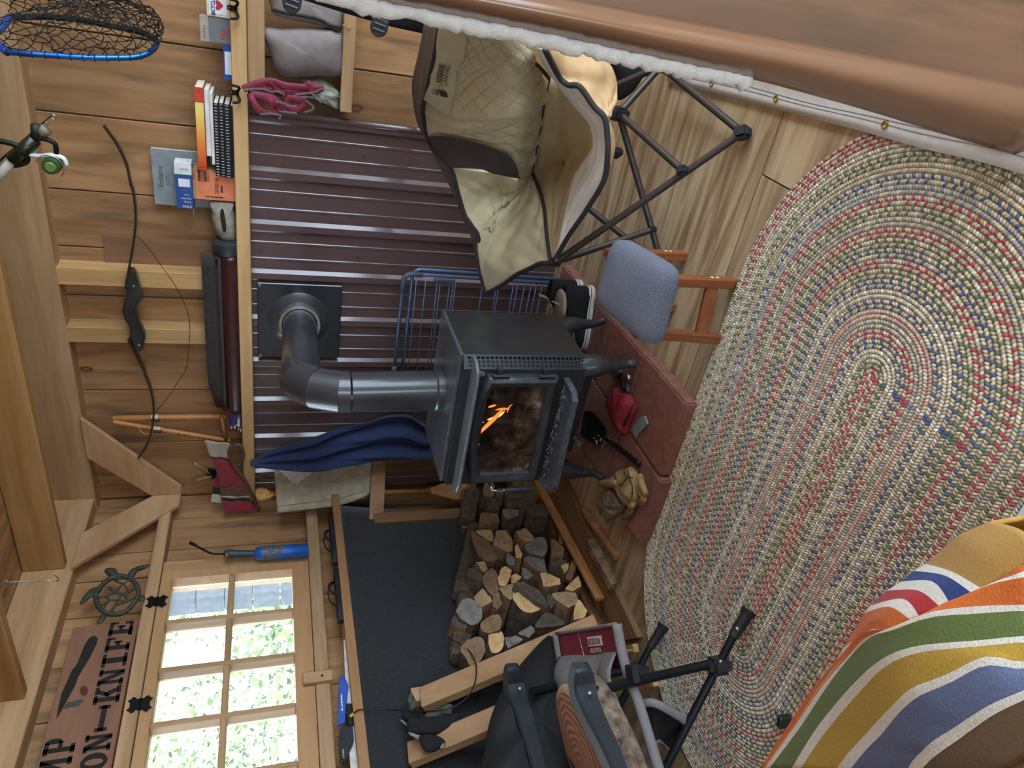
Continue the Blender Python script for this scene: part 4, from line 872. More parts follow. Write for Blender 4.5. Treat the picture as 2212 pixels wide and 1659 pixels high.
tag(puff([at(*ZE(*p), Y=yq + .02) for p in ((440, 670), (520, 660), (600, 655), (660, 690), (720, 740), (765, 790), (765, 900), (740, 930), (660, 890), (590, 850), (520, 780), (450, 710))], (0, -1, 0), .06, .5, wr=.006, seed=9).build('drawstring_sack', plain('sage_cloth', '#a7a794', .95, 0, .12, 30, bump=.4), smooth=True), 'pale sage drawstring sack squeezed below the grey pillow', 'sack')
# black webbing strap with two buckles
SP_ = thing('webbing_strap', 'black webbing strap with plastic buckles at the upper right', 'strap', at(780, 30, Y=2.72))
A_ = [at(*p, Y=2.72) for p in ((600, -45), (650, -2), (742, 27), (793, 42), (850, 58), (916, 72))]; B_ = [at(*p, Y=2.70) for p in ((760, -60), (790, -10), (850, 15), (890, 28), (920, 40), (935, 50))]
MB().grid([[lerp(a, b, t) for t in np.linspace(0, 1, 5)] for a, b in zip(A_, B_)]).build('webbing', plain('black_webbing', '#12141a', .9, 0, .2, 120, bump=.4), SP_, smooth=True, solid=.006)
for px, py in ((630, 8), (818, 60)):
    c = at(px, py, Y=2.695); R = Matrix.Rotation(.2, 3, 'Y')
    MB().prism([c + R @ V(x, 0, z) for x, z in ((.03, .028), (.03, -.028), (-.005, -.030), (-.022, -.020), (-.03, 0), (-.022, .020), (-.005, .030))], (0, -.01, 0)).build('buckle', plain('buckle_plastic', '#2e3338', .45), SP_, bevel=.003)
    for s in (-.006, .012): MB().obox(c + R @ V(s, -.012, 0), (.005, .004, .04), R).build('buckle_bar', plain('buckle_bar_grey', '#6a7076', .4, .5), SP_, bevel=.001)
# bent wire hook on the lower rail
tag(MB().tube(smooth_path([at(*ZE(*p), Y=2.992) for p in ((785, 225), (800, 210), (815, 220), (835, 235), (855, 230), (850, 245), (835, 240))], 4), .0015, 6).build('wire_hook', plain('brass_wire', '#b9935a', .4, .8), smooth=True), 'tiny bent wire hook on the lower shelf rail', 'hook')
# ------------------------------------------------------------------ padded camp chair by the steel wall
ZK = zz(880, 30, 2.675)
def k3(p): return at(*ZK(p[0], p[1]), Z=p[2])
def loft(lines, n=14, m=5, wr=0, seed=0, f=k3, amp=None):
    """surface through several traced polylines; wr adds cloth creases"""
    L = [resample(smooth_path([f(p) for p in l], 6), n) for l in lines]
    cols_ = [smooth_path([l[i] for l in L], m) for i in range(n)]
    rows = [[c[j] for c in cols_] for j in range(len(cols_[0]))]
    if wr:
        rr = random.Random(seed); ph = [(rr.uniform(2, 9), rr.uniform(2, 9), rr.uniform(0, 6)) for _ in range(4)] + [(rr.uniform(8, 18), rr.uniform(-12, 12), rr.uniform(0, 6)) for _ in range(3)]; R_, C_ = len(rows), len(rows[0])
        for i in range(1, R_ - 1):
            for j in range(1, C_ - 1):
                a, b = i / R_, j / C_; d = sum(math.sin(p * a * 3 + q * b * 3 + o) for p, q, o in ph) / 5; e_ = math.sin(math.pi * a) * math.sin(math.pi * b)
                nn = (rows[i + 1][j] - rows[i - 1][j]).cross(rows[i][j + 1] - rows[i][j - 1])
                if nn.length > 1e-9: rows[i][j] = rows[i][j] + nn.normalized() * d * wr * min(1, e_ * 2.5)
    mm = MB(); mm.grid(rows); return mm, rows
KC = thing('camp_chair', 'padded khaki canvas camp chair with a quilted back beside the wall', 'chair', (-.6, 2.35, 0))
KH = plain('khaki_canvas', '#b9ae8d', .9, 0, .07, 12, bump=.15, sheen=.1); KT = plain('tan_canvas', '#b8966c', .9, 0, .07, 12, bump=.15); KB = plain('brown_canvas', '#5f5347', .9, 0, .08, 12); KD = plain('chair_piping', '#2b2628', .85); KM = plain('pocket_mesh', '#3b3432', .9, 0, .1, 200); KG = plain('pale_lining', '#cfcbbf', .9, 0, .05, 12)
def patch(nm, lines, mat, wr=0, seed=0, solid=.012, n=30, m=9, **k):
    m, r = loft(lines, n=n, m=m, wr=wr * 1.5, seed=seed, **k); return m.build(nm, mat, KC, smooth=True, solid=solid), r
P1 = [[(200, 30, .90), (165, 240, .88), (110, 480, .84)], [(390, 40, .835), (330, 300, .79), (285, 592, .75)], [(520, 70, .775), (560, 340, .70), (600, 592, .635)], [(620, 160, .69), (750, 300, .58), (800, 500, .475)]]
bk, r1 = patch('back_cushion', P1, KH, wr=.005, seed=2, solid=.03)
P2 = [[(110, 480, .83), (95, 570, .805), (120, 712, .77)], [(285, 585, .73), (280, 650, .72), (270, 722, .70)], [(600, 585, .605), (590, 700, .58), (570, 820, .555)], [(800, 500, .46), (765, 690, .425), (650, 950, .425)], [(815, 500, .45), (775, 690, .41), (725, 915, .36)]]
lb, r2 = patch('lower_back', P2, KH, wr=.006, seed=3)
patch('mesh_pocket', [[(120, 710, .775), (160, 790, .75), (255, 890, .705)], [(280, 718, .712), (300, 800, .69), (400, 890, .63)], [(575, 815, .565), (550, 860, .55), (500, 922, .56)], [(652, 948, .43), (651, 950, .43), (650, 952, .43)]], KM, solid=.003)
patch('far_arm', [[(255, 890, .70), (300, 1040, .66), (345, 1180, .62), (410, 1272, .585)], [(500, 915, .54), (490, 1000, .52), (480, 1100, .52), (470, 1235, .545)], [(650, 948, .42), (640, 1000, .42), (560, 1100, .46), (480, 1255, .538)], [(722, 918, .36), (650, 1010, .40), (560, 1125, .45), (480, 1265, .535)]], KH, wr=.012, seed=5)
patch('seat_front', [[(720, 918, .36), (560, 1118, .452), (412, 1270, .583), (440, 1540, .52), (465, 1612, .50)], [(723, 920, .36), (640, 1120, .43), (560, 1300, .485), (570, 1450, .495), (600, 1530, .485)], [(726, 922, .36), (740, 1120, .405), (730, 1300, .435), (735, 1400, .44), (750, 1450, .45)], [(730, 925, .36), (785, 1080, .385), (805, 1250, .415), (818, 1350, .425), (832, 1440, .43)]], KH, wr=.008, seed=8, n=34)
patch('seat_pad', [[(830, 365, .48), (800, 500, .465), (770, 680, .42), (726, 915, .36), (785, 1080, .38), (805, 1250, .41), (832, 1440, .43)], [(870, 400, .47), (900, 560, .42), (890, 750, .365), (905, 865, .315), (880, 1050, .37), (870, 1200, .395), (850, 1425, .43)], [(885, 420, .5), (1000, 560, .455), (1075, 660, .435), (1078, 770, .415), (975, 930, .395), (930, 1090, .398), (862, 1415, .43)]], plain('seat_tan', '#ad9974', .9, 0, .07, 12, bump=.15), wr=.006, seed=11, n=34)
MB().ball(k3((905, 865, .322)), (.011, .011, .006), 10, 6).build('tuft_button', KB, KC, smooth=True)
rimN = [(800, 205, .66), (880, 360, .585), (935, 410, .56), (1000, 420, .54), (1080, 530, .50), (1145, 600, .475), (1160, 700, .46), (1162, 800, .45), (1140, 960, .43), (1040, 1130, .42), (930, 1290, .42), (848, 1432, .43)]
patch('near_arm_lining', [[(735, 180, .62), (800, 300, .535), (885, 420, .5), (1000, 560, .455), (1075, 660, .435), (1078, 770, .415), (975, 930, .395), (930, 1090, .398), (862, 1415, .43)], [(770, 195, .645), (850, 340, .565), (950, 470, .525), (1050, 570, .485), (1110, 660, .455), (1115, 790, .44), (1070, 930, .425), (985, 1090, .415), (855, 1425, .432)], rimN], KG, wr=.006, seed=13, n=34)
patch('near_arm_outside', [[(800, 203, .66), (880, 358, .583), (935, 408, .558), (1000, 418, .538), (1080, 528, .498), (1147, 598, .473)], [(900, 205, .56), (1000, 260, .50), (1070, 330, .47), (1110, 420, .44), (1130, 500, .435), (1155, 600, .46)], [(960, 205, .48), (1100, 240, .43), (1165, 300, .395), (1203, 400, .365), (1205, 490, .375), (1165, 600, .44)]], KT, wr=.004, seed=17, n=34)
patch('near_arm_outside', [[(1152, 620, .468), (1164, 700, .458), (1166, 800, .448), (1160, 880, .44)], [(1165, 640, .44), (1185, 700, .42), (1190, 780, .415), (1166, 875, .425)]], KT)
rimF = [(200, 30, .90), (165, 240, .88), (110, 480, .84), (95, 570, .81), (120, 712, .77), (160, 790, .745), (255, 890, .70), (300, 1040, .66), (345, 1180, .62), (410, 1272, .585), (425, 1400, .55), (440, 1540, .52), (465, 1612, .50)]
patch('outer_shell', [rimF, [(112, 30, .86), (78, 200, .84), (35, 420, .80), (60, 620, .775), (108, 712, .755), (150, 800, .73), (205, 905, .685), (280, 1050, .635), (335, 1200, .57), (378, 1290, .545), (405, 1420, .51), (425, 1530, .485), (445, 1600, .47)]], KB, wr=.004, seed=19)
rimFr = [(465, 1612, .50), (560, 1560, .488), (640, 1502, .478), (710, 1470, .462), (770, 1440, .45), (832, 1440, .43)]
def pipe(pts, r, nm='piping', mat=None): MB().tube(smooth_path([k3(p) + V(0, -.004, .004) for p in pts], 5), r, 8).build(nm, mat or KD, KC, smooth=True)
pipe(rimF, .0085); pipe(rimFr, .0085); pipe(rimN, .0085); pipe([(728, 925, .365), (760, 1000, .375), (785, 1080, .39), (800, 1170, .405), (808, 1270, .42), (832, 1440, .435)], .007); pipe([(830, 365, .485), (800, 500, .472), (770, 680, .427), (728, 915, .367)], .003)
pipe([(590, 160, .70), (690, 240, .635), (770, 310, .57), (825, 375, .50)], .006)
# quilting stitches and lettering on the back cushion
def on(rows, u, v):
    R_, C_ = len(rows) - 1, len(rows[0]) - 1; i, j = min(R_ - 1, int(u * R_)), min(C_ - 1, int(v * C_)); a, b = u * R_ - i, v * C_ - j
    return lerp(lerp(rows[i][j], rows[i][j + 1], b), lerp(rows[i + 1][j], rows[i + 1][j + 1], b), a)
def nrm(rows, u, v):
    a, b, c = on(rows, u, v), on(rows, min(.999, u + .02), v), on(rows, u, min(.999, v + .02)); n_ = (b - a).cross(c - a).normalized(); return n_ if n_.dot(V(*CAM) - a) > 0 else -n_
cn = nrm(r1, .2, .6)
qs = MB()
for k in range(-7, 9):
    for s in (1, -1):
        P = []
        for t in np.linspace(.34, .97, 16):
            v = (k * .16 + s * (t - .34) * 1.4) if s > 0 else (k * .16 + .5 + s * (t - .34) * 1.4)
            if .02 < v < .96: P.append(on(r1, t, v) + nrm(r1, t, v) * .018)
        if len(P) > 2: qs.tube(P, .0008, 4)
tag(qs.build('quilt_stitching', plain('stitch_thread', '#aaa081', .9), KC), kind='stuff')
for dv in (.30, .32): MB().tube([on(r1, dv, t) + nrm(r1, dv, t) * .018 for t in np.linspace(.02, .98, 14)], .0012, 4).build('seam', plain('stitch_thread', '#aaa081', .9), KC)
qs = MB()
for k in range(-4, 8):
    for s in (1, -1):
        P = []
        for t in np.linspace(.28, .95, 14):
            v = k * .22 + (0 if s > 0 else .6) + s * (t - .28) * 1.8
            if .05 < v < .95: P.append(on(r2, t, v) + nrm(r2, t, v) * .0085)
        if len(P) > 2: qs.tube(P, .0008, 4)
tag(qs.build('quilt_stitching', plain('stitch_thread', '#aaa081', .9), KC), kind='stuff')
INK = plain('logo_ink', '#26252b', .7)
def onpx(a, b):
    """point of the back cushion under a photo pixel, a hair proud of the cloth"""
    best = min((on(r1, u, v) for u in np.linspace(0, .45, 24) for v in np.linspace(0, 1, 50)), key=lambda p: _pd(p, ZK(a, b)))
    return best + cn * .0215
def _pd(p, q):
    c = WA.T @ (np.array(p) - CAM); return (c[1] / c[2] * FPX + 1106 - q[0]) ** 2 + (829.5 - c[0] / c[2] * FPX - q[1]) ** 2
o_, r_, u_ = onpx(210, 370), onpx(232, 262), onpx(190, 366)
text('lettering', 'KODIAK', INK, KC, o_, r_ - o_, u_ - o_, .019, width=(r_ - o_).length, bold=True)
o2, r2_, = onpx(234, 384), onpx(258, 265)
text('lettering', 'CANVAS', INK, KC, o2, r2_ - o2, u_ - o_, .016, width=(r2_ - o2).length)
pw = MB(); R_ = (r_ - o_).normalized(); U_ = (u_ - o_); U_ = (U_ - R_ * U_.dot(R_)).normalized(); pc_ = onpx(212, 415)
def blob(cx, cy, rx, ry, rot=0):
    pw.prism([pc_ + R_ * (cx + rx * math.cos(a) * math.cos(rot) - ry * math.sin(a) * math.sin(rot)) + U_ * (cy + rx * math.cos(a) * math.sin(rot) + ry * math.sin(a) * math.cos(rot)) for a in np.linspace(0, 2 * math.pi, 17)[:-1]], cn * .0008)
blob(-.008, -.008, .022, .013, .1); blob(-.02, -.017, .010, .008, .5)
for i in range(5):
    blob(-.022 + i * .0095, .010 + .003 * math.sin(i), .0035, .005); blob(-.022 + i * .0095, .022 + .003 * math.sin(i), .0011, .006)
tag(pw.build('paw_print', INK, KC), label='black bear paw print', kind='stuff')
# steel tube frame
KF = plain('bronze_tube', '#4a423e', .42, .55, .08); KP = plain('black_nylon', '#1f2226', .5)
foot = at(1604, 287, Z=.03); c1_ = at(1200, 566, Z=.425); hub = at(1337, 245, Z=.24); ffoot = at(1425, 555, Z=.03); bhub = at(1428, 143, Z=.12); jn = lerp(foot, c1_, .36)
jn = at(1474, 368, Z=lerp(foot, c1_, .33).z)
clip = lerp(hub, ffoot, .80)
for a, b in ((foot, c1_), (foot, bhub), (hub, jn), (hub, ffoot), (hub, bhub), (c1_, clip), (at(1265, 445, Z=.2), at(1425, 572, Z=.03)), (hub, at(1290, 230, Z=.34)), (bhub, at(1330, 185, Z=.22)), (at(1265, 445, Z=.2), at(1200, 430, Z=.28))):
    MB().tube([a, b], .0115, 12).build('frame_tube', KF, KC, smooth=True, auto=50)
for c, s in ((foot, .03), (ffoot, .028), (jn, .022), (clip, .02), (c1_, .024)):
    MB().obox(c, (s * 1.3, s * 1.5, s * 1.5), Matrix.Rotation(.6, 3, 'Z') @ Matrix.Rotation(.5, 3, 'X')).build('joint_cap', KP, KC, bevel=s * .3, seg=2)
MB().obox(hub, (.045, .05, .075), Matrix.Rotation(.5, 3, 'X')).build('hub_bracket', KP, KC, bevel=.012, seg=2)
MB().obox(bhub, (.04, .05, .05)).build('hub_bracket', KP, KC, bevel=.01, seg=2)
MB().obox(at(1328, 330, Z=.2), (.03, .05, .05), Matrix.Rotation(.6, 3, 'Z')).build('strap_buckle', KP, KC, bevel=.008)
tag(puff([at(*p, Y=2.55) for p in ((1310, 125), (1330, 130), (1400, 135), (1385, 165), (1360, 200), (1330, 215), (1325, 170))], (0, -1, 0), .05, .8, seed=3).build('fur_throw', plain('black_fur', '#0e0f11', .98, 0, .4, 120, bump=1.0), smooth=True), 'black shaggy bundle behind the khaki camp chair', 'throw')
# ------------------------------------------------------------------ firewood rack and logs
ZL = zz(960, 1020, 3.77)
RK = thing('firewood_rack', 'low plank firewood rack along the window wall', 'rack', (-2.4, 2.1, 0))
f0, f1, g0, g1 = at(1180, 1050, Z=.028), at(1335, 1386, Z=.028), at(1222, 1045, Z=.028), at(1377, 1378, Z=.028)
d_ = (f1 - f0).normalized(); f0 = f0 - d_ * .05; g0 = g0 - d_ * .05
MB().hexa([V(p.x, p.y, 0) for p in (f0, f1, g1, g0)], [f0, f1, g1, g0]).build('floor_plank', PLANK('Y'), RK, bevel=.002)
e0, e1 = at(1152, 1040, Z=.07), at(1287, 1296, Z=.07); dd = (e1 - e0).normalized(); sd = V(-dd.y, dd.x, 0) * .009
e0 = e0 - dd * .05
MB().hexa([V(p.x, p.y, .03) for p in (e0 - sd, e1 - sd, e1 + sd, e0 + sd)][::-1], [e0 - sd, e1 - sd, e1 + sd, e0 + sd][::-1]).build('front_board', wood('plywood_edge', '#c48a55', '#9a6638', 'Y', stretch=60, knots=False), RK, bevel=.0015)
MB().box((-2.545, 1.56, .0), (-2.36, 2.55, .045)).build('base_slat', PLANK('Y'), RK, bevel=.002)
t0, t1 = at(912, 1512, X=-2.53), at(1292, 1352, Z=.14)
RP = wood('rack_rail', '#c19a74', '#a07a54', 'Z', stretch=9, kscale=2.6)
MB().bar(t0, t1, .042, .092, up=(0, 1, -.25)).build('end_rail', RP, RK, bevel=.003)
u0 = at(885, 1632, X=-2.53); u1 = u0 + (t1 - t0) * .62
MB().bar(u0, u1, .042, .085, up=(0, 1, -.25)).build('end_rail', RP, RK, bevel=.003)
MB().obox(lerp(t0, t1, .02) + V(-.03, .03, .03), (.05, .06, .04)).build('rail_block', RP, RK, bevel=.003)
for p, q in (((1352, 1405), (1374, 1400)), ((1375, 1485), (1416, 1472))):
    a, b = at(*q, Z=.05), at(*p, Z=.05); MB().bar(a, b + (b - a) * 3, .032, .024).build('bottom_slat', ORANGE('Y'), RK, bevel=.002)
random.seed(21)
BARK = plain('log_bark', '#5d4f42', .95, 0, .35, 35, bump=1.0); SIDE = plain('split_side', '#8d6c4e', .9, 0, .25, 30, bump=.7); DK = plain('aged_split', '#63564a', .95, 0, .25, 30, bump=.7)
def endmat(name, c1, c2):
    if name in MATS: return MATS[name]
    m, t, b = nmat(name); L = t.links.new; tc = t.nodes.new('ShaderNodeTexCoord'); wv = t.nodes.new('ShaderNodeTexWave'); wv.wave_type = 'RINGS'; wv.rings_direction = 'X'; wv.inputs['Scale'].default_value = 38; wv.inputs['Distortion'].default_value = 3; wv.inputs['Detail'].default_value = 3
    mp = t.nodes.new('ShaderNodeMapping'); mp.inputs['Location'].default_value = (0, .04, -.02); L(tc.outputs['Object'], mp.inputs['Vector']); L(mp.outputs[0], wv.inputs['Vector'])
    n = t.nodes.new('ShaderNodeTexNoise'); n.inputs['Scale'].default_value = 30; n.inputs['Detail'].default_value = 5; L(tc.outputs['Object'], n.inputs['Vector'])
    a = t.nodes.new('ShaderNodeMath'); a.operation = 'MULTIPLY_ADD'; a.inputs[1].default_value = .35; L(wv.outputs['Fac'], a.inputs[0]); L(n.outputs['Fac'], a.inputs[2])
    r = t.nodes.new('ShaderNodeValToRGB'); e = r.color_ramp.elements; e[0].position = .35; e[1].position = .85; e[0].color = rgb(c2); e[1].color = rgb(c1); L(a.outputs[0], r.inputs[0]); L(r.outputs[0], b.inputs['Base Color']); b.inputs['Roughness'].default_value = .9
    bp = t.nodes.new('ShaderNodeBump'); bp.inputs['Strength'].default_value = .5; bp.inputs['Distance'].default_value = .003; L(n.outputs['Fac'], bp.inputs['Height']); L(bp.outputs[0], b.inputs['Normal'])
    MATS[name] = m; return m
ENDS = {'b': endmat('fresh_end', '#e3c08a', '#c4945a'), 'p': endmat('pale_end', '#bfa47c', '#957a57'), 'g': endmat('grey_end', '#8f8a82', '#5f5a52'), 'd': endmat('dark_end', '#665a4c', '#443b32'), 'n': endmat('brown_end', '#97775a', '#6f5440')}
LOGS = [
 ('p', 'B', 'pale squared end near the dark felt edge', [(255, 475), (385, 475), (395, 570), (300, 520)]),
 ('n', 'B', 'large barked log with a torn orange rim beside the felt', [(215, 490), (275, 490), (335, 540), (400, 620), (432, 690), (410, 715), (330, 720), (260, 640)]),
 ('p', 'S', 'pale end with radiating cracks near the stove', [(395, 590), (420, 475), (500, 470), (550, 540), (560, 640), (520, 650)]),
 ('g', 'D', 'grey end behind the stove door handle', [(470, 300), (600, 305), (625, 350), (520, 385), (480, 350)]),
 ('n', 'S', 'split log leaning near the corner post', [(300, 330), (430, 335), (450, 400), (380, 420), (285, 400)]),
 ('d', 'B', 'round barked log standing beside the front board', [(680, 300), (740, 262), (830, 255), (855, 310), (840, 350), (760, 358), (690, 340)]),
 ('p', 'S', 'tan notched end in the middle of the back row', [(580, 480), (660, 455), (725, 520), (715, 565), (650, 560), (600, 520)]),
 ('g', 'B', 'grey rounded end with heart crack above centre', [(660, 590), (770, 525), (820, 540), (840, 620), (800, 685), (680, 650)]),
 ('n', 'S', 'brown wedge next to the thin upright stick', [(870, 545), (905, 550), (975, 620), (970, 680), (870, 680)]),
 ('b', 'S', 'narrow bright splinter between two dark logs', [(575, 600), (600, 590), (635, 660), (625, 705), (580, 695)]),
 ('g', 'S', 'broad grey split end in the pile centre', [(645, 700), (680, 685), (805, 690), (838, 822), (760, 800), (690, 750)]),
 ('b', 'S', 'bright block end right of centre', [(780, 815), (830, 820), (945, 870), (942, 915), (830, 930), (805, 930)]),
 ('b', 'S', 'bright upright oblong end left of centre', [(435, 860), (460, 790), (490, 765), (550, 800), (530, 870), (490, 930), (445, 915)]),
 ('b', 'S', 'small bright end tucked by the pile centre', [(545, 840), (575, 825), (632, 850), (580, 905), (545, 900)]),
 ('p', 'S', 'pale chip shaped end high by the felt', [(255, 730), (330, 725), (352, 790), (320, 815)]),
 ('d', 'D', 'dark grey angular end at the pile top', [(190, 790), (230, 775), (312, 840), (310, 895), (185, 845)]),
 ('n', 'B', 'brown wedge with a split face at the pile top', [(318, 840), (390, 780), (437, 840), (440, 960), (400, 1010), (330, 930)]),
 ('p', 'S', 'tan cracked end below the brown wedge', [(240, 1020), (310, 945), (380, 1020), (388, 1050), (290, 1110)]),
 ('p', 'S', 'pale tilted end above the large fresh one', [(445, 945), (560, 905), (592, 980), (540, 1040), (480, 1000)]),
 ('g', 'B', 'silver grey round end at the pile left', [(105, 1110), (170, 1030), (240, 1040), (305, 1110), (300, 1200), (210, 1245), (105, 1150)]),
 ('d', 'S', 'dark cut end left of the silver one', [(62, 1190), (110, 1162), (182, 1230), (180, 1275), (75, 1245)]),
 ('d', 'D', 'long dark slab across the pile middle', [(570, 900), (640, 890), (770, 960), (830, 1040), (842, 1110), (690, 1005)]),
 ('b', 'B', 'largest fresh yellow end with a notch', [(555, 1000), (640, 978), (780, 1030), (812, 1070), (740, 1135), (640, 1130), (580, 1060)]),
 ('p', 'S', 'splintered pale block near the front board', [(880, 985), (1060, 965), (1092, 1060), (1010, 1105), (890, 1025)]),
 ('b', 'S', 'fresh triangular end nearest the end rail', [(1058, 1110), (1095, 1035), (1165, 1130), (1140, 1182), (1055, 1205)]),
 ('b', 'S', 'fresh pointed end by the front board', [(982, 948), (1090, 842), (1115, 930), (1050, 968)]),
 ('b', 'S', 'fresh end behind the square stick', [(945, 760), (1012, 738), (1002, 800), (975, 825)]),
 ('d', 'D', 'dull rounded end by the square stick', [(860, 720), (930, 695), (995, 730), (985, 775), (890, 770)]),
 ('d', 'B', 'dark three cornered end at the end rail', [(745, 1230), (840, 1140), (980, 1220), (960, 1245), (750, 1265)]),
 ('n', 'B', 'grey brown end above the fresh lower log', [(300, 1220), (420, 1160), (450, 1170), (457, 1270), (400, 1300), (320, 1300)]),
 ('b', 'B', 'fresh oblong end low at the end rail', [(365, 1295), (430, 1270), (485, 1340), (482, 1410), (430, 1470), (375, 1450)]),
 ('g', 'D', 'grey flat end resting on the end rail', [(490, 1345), (580, 1330), (642, 1362), (520, 1435)]),
 ('g', 'D', 'light grey chunk touching the end rail', [(600, 1310), (710, 1250), (737, 1300), (690, 1348)]),
 ('n', 'B', 'large round brown end beside the cable', [(135, 1420), (220, 1360), (290, 1340), (327, 1390), (322, 1480), (230, 1582), (160, 1490)]),
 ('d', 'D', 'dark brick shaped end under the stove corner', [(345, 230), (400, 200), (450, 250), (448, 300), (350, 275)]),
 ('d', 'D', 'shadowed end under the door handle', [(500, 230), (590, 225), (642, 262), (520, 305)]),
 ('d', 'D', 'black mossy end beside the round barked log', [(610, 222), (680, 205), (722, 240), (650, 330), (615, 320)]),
 ('n', 'B', 'barked log by the stove visor', [(330, 90), (400, 90), (397, 200), (322, 190)]),
 ('g', 'D', 'grey splintered stub in the pile centre', [(625, 775), (660, 780), (722, 842), (682, 872), (640, 855)]),
 ('g', 'D', 'blue grey sliver under the bright splinter', [(510, 655), (572, 700), (567, 762), (510, 745)]),
 ('n', 'S', 'brown split end under the tan cracked one', [(395, 990), (440, 975), (470, 1060), (430, 1120), (395, 1090)]),
 ('d', 'D', 'dark end between the two fresh ends at the middle', [(840, 1000), (885, 990), (905, 1060), (870, 1110), (838, 1080)]),
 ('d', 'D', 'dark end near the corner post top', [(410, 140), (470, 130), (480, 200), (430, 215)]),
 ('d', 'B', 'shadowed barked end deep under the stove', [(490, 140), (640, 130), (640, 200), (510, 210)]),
]
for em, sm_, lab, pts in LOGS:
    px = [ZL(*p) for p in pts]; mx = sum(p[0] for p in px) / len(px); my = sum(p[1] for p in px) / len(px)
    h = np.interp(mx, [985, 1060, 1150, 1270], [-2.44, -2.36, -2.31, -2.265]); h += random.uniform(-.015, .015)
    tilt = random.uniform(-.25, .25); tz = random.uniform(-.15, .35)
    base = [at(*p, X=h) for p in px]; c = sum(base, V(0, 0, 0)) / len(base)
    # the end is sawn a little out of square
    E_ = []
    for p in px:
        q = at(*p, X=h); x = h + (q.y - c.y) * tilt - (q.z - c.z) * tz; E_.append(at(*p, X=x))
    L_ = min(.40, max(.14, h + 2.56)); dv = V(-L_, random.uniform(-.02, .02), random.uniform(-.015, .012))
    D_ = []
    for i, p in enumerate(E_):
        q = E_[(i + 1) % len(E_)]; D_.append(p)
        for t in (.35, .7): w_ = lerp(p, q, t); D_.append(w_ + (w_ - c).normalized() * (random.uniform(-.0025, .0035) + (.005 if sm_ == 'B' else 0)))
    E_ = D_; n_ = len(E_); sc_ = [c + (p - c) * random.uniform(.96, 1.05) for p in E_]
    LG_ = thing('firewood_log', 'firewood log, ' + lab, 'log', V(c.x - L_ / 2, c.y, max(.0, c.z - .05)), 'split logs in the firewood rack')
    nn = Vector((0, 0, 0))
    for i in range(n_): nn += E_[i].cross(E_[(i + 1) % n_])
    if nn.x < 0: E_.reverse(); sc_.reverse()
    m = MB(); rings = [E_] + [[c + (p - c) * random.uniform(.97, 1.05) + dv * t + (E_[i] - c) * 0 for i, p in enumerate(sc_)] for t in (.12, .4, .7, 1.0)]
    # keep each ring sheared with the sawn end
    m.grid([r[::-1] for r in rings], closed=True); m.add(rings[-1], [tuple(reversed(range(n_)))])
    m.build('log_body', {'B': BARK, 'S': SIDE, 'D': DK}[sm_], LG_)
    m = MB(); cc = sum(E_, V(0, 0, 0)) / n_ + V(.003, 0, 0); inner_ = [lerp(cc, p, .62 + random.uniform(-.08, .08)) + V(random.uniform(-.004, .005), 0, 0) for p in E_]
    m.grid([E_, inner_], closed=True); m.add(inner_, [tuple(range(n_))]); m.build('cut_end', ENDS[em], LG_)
# loose uprights in the pile
sk = MB(); a, b = at(*ZL(1065, 722), X=-2.285), at(*ZL(1005, 890), X=-2.31); sk.bar(a, b, .03, .03, up=(1, 0, 0)); tag(sk.build('square_stick', PLANK('Z'), bevel=.002), 'short square sawn stick poking out of the firewood', 'stick')
sk = MB(); a, b = at(*ZL(955, 462), X=-2.27), at(*ZL(945, 590), X=-2.29); sk.bar(a, b, .02, .012, up=(1, 0, 0)); tag(sk.build('thin_stick', PLANK('Z'), bevel=.001), 'thin brown stick standing at the front board of the rack', 'stick')
for i, (p, q, lab) in enumerate((((985, 1130), (1000, 1060), 'long barked log lying on top nearest the corner post'), ((975, 1290), (1005, 1140), 'long barked log lying along the felt on the heap'), ((972, 1425), (985, 1290), 'long split log along the felt near the cable'))):
    a, b = at(p[0] + 22, p[1], X=-2.51), at(q[0] + 22, q[1], X=-2.51); LG_ = thing('firewood_log', 'firewood log, ' + lab, 'log', lerp(a, b, .5), 'split logs in the firewood rack'); m = MB(); P = [lerp(a, b, t) + V(random.uniform(-.006, .006), 0, random.uniform(-.006, .006)) for t in np.linspace(0, 1, 6)]; m.tube(P, [.045, .048, .046, .047, .044, .042], 7); m.build('log_body', BARK, LG_)
# corner post of the rack and the corner frame
CF = thing('corner_frame', 'rough timber frame standing in the corner behind the stove', 'frame', (-2.5, 2.9, 0))
PT = wood('old_timber', '#85623f', '#5e4229', 'Z')
MB().bar(at(812, 1126, X=-2.585) - V(0, 0, .0), at(818, 1000, Y=3.0), .045, .075).build('cross_rail', wood('old_timber2', '#a17a55', '#7c5a3c', 'X'), CF, bevel=.003)
MB().bar(at(1012, 1150, X=-2.56), at(1012, 1046, Y=3.0), .06, .085).build('cross_rail', PT, CF, bevel=.006)
pa = at(840, 1122, X=-2.57); MB().bar(V(pa.x, pa.y, .0), V(pa.x, pa.y, .86), .04, .07, up=(0, 1, 0)).build('post', PT, CF, bevel=.003)
pb = at(870, 1004, Y=3.0); MB().bar(V(pb.x, pb.y, 0), V(pb.x, pb.y, .80), .04, .07, up=(0, 1, 0)).build('post', PT, CF, bevel=.003)
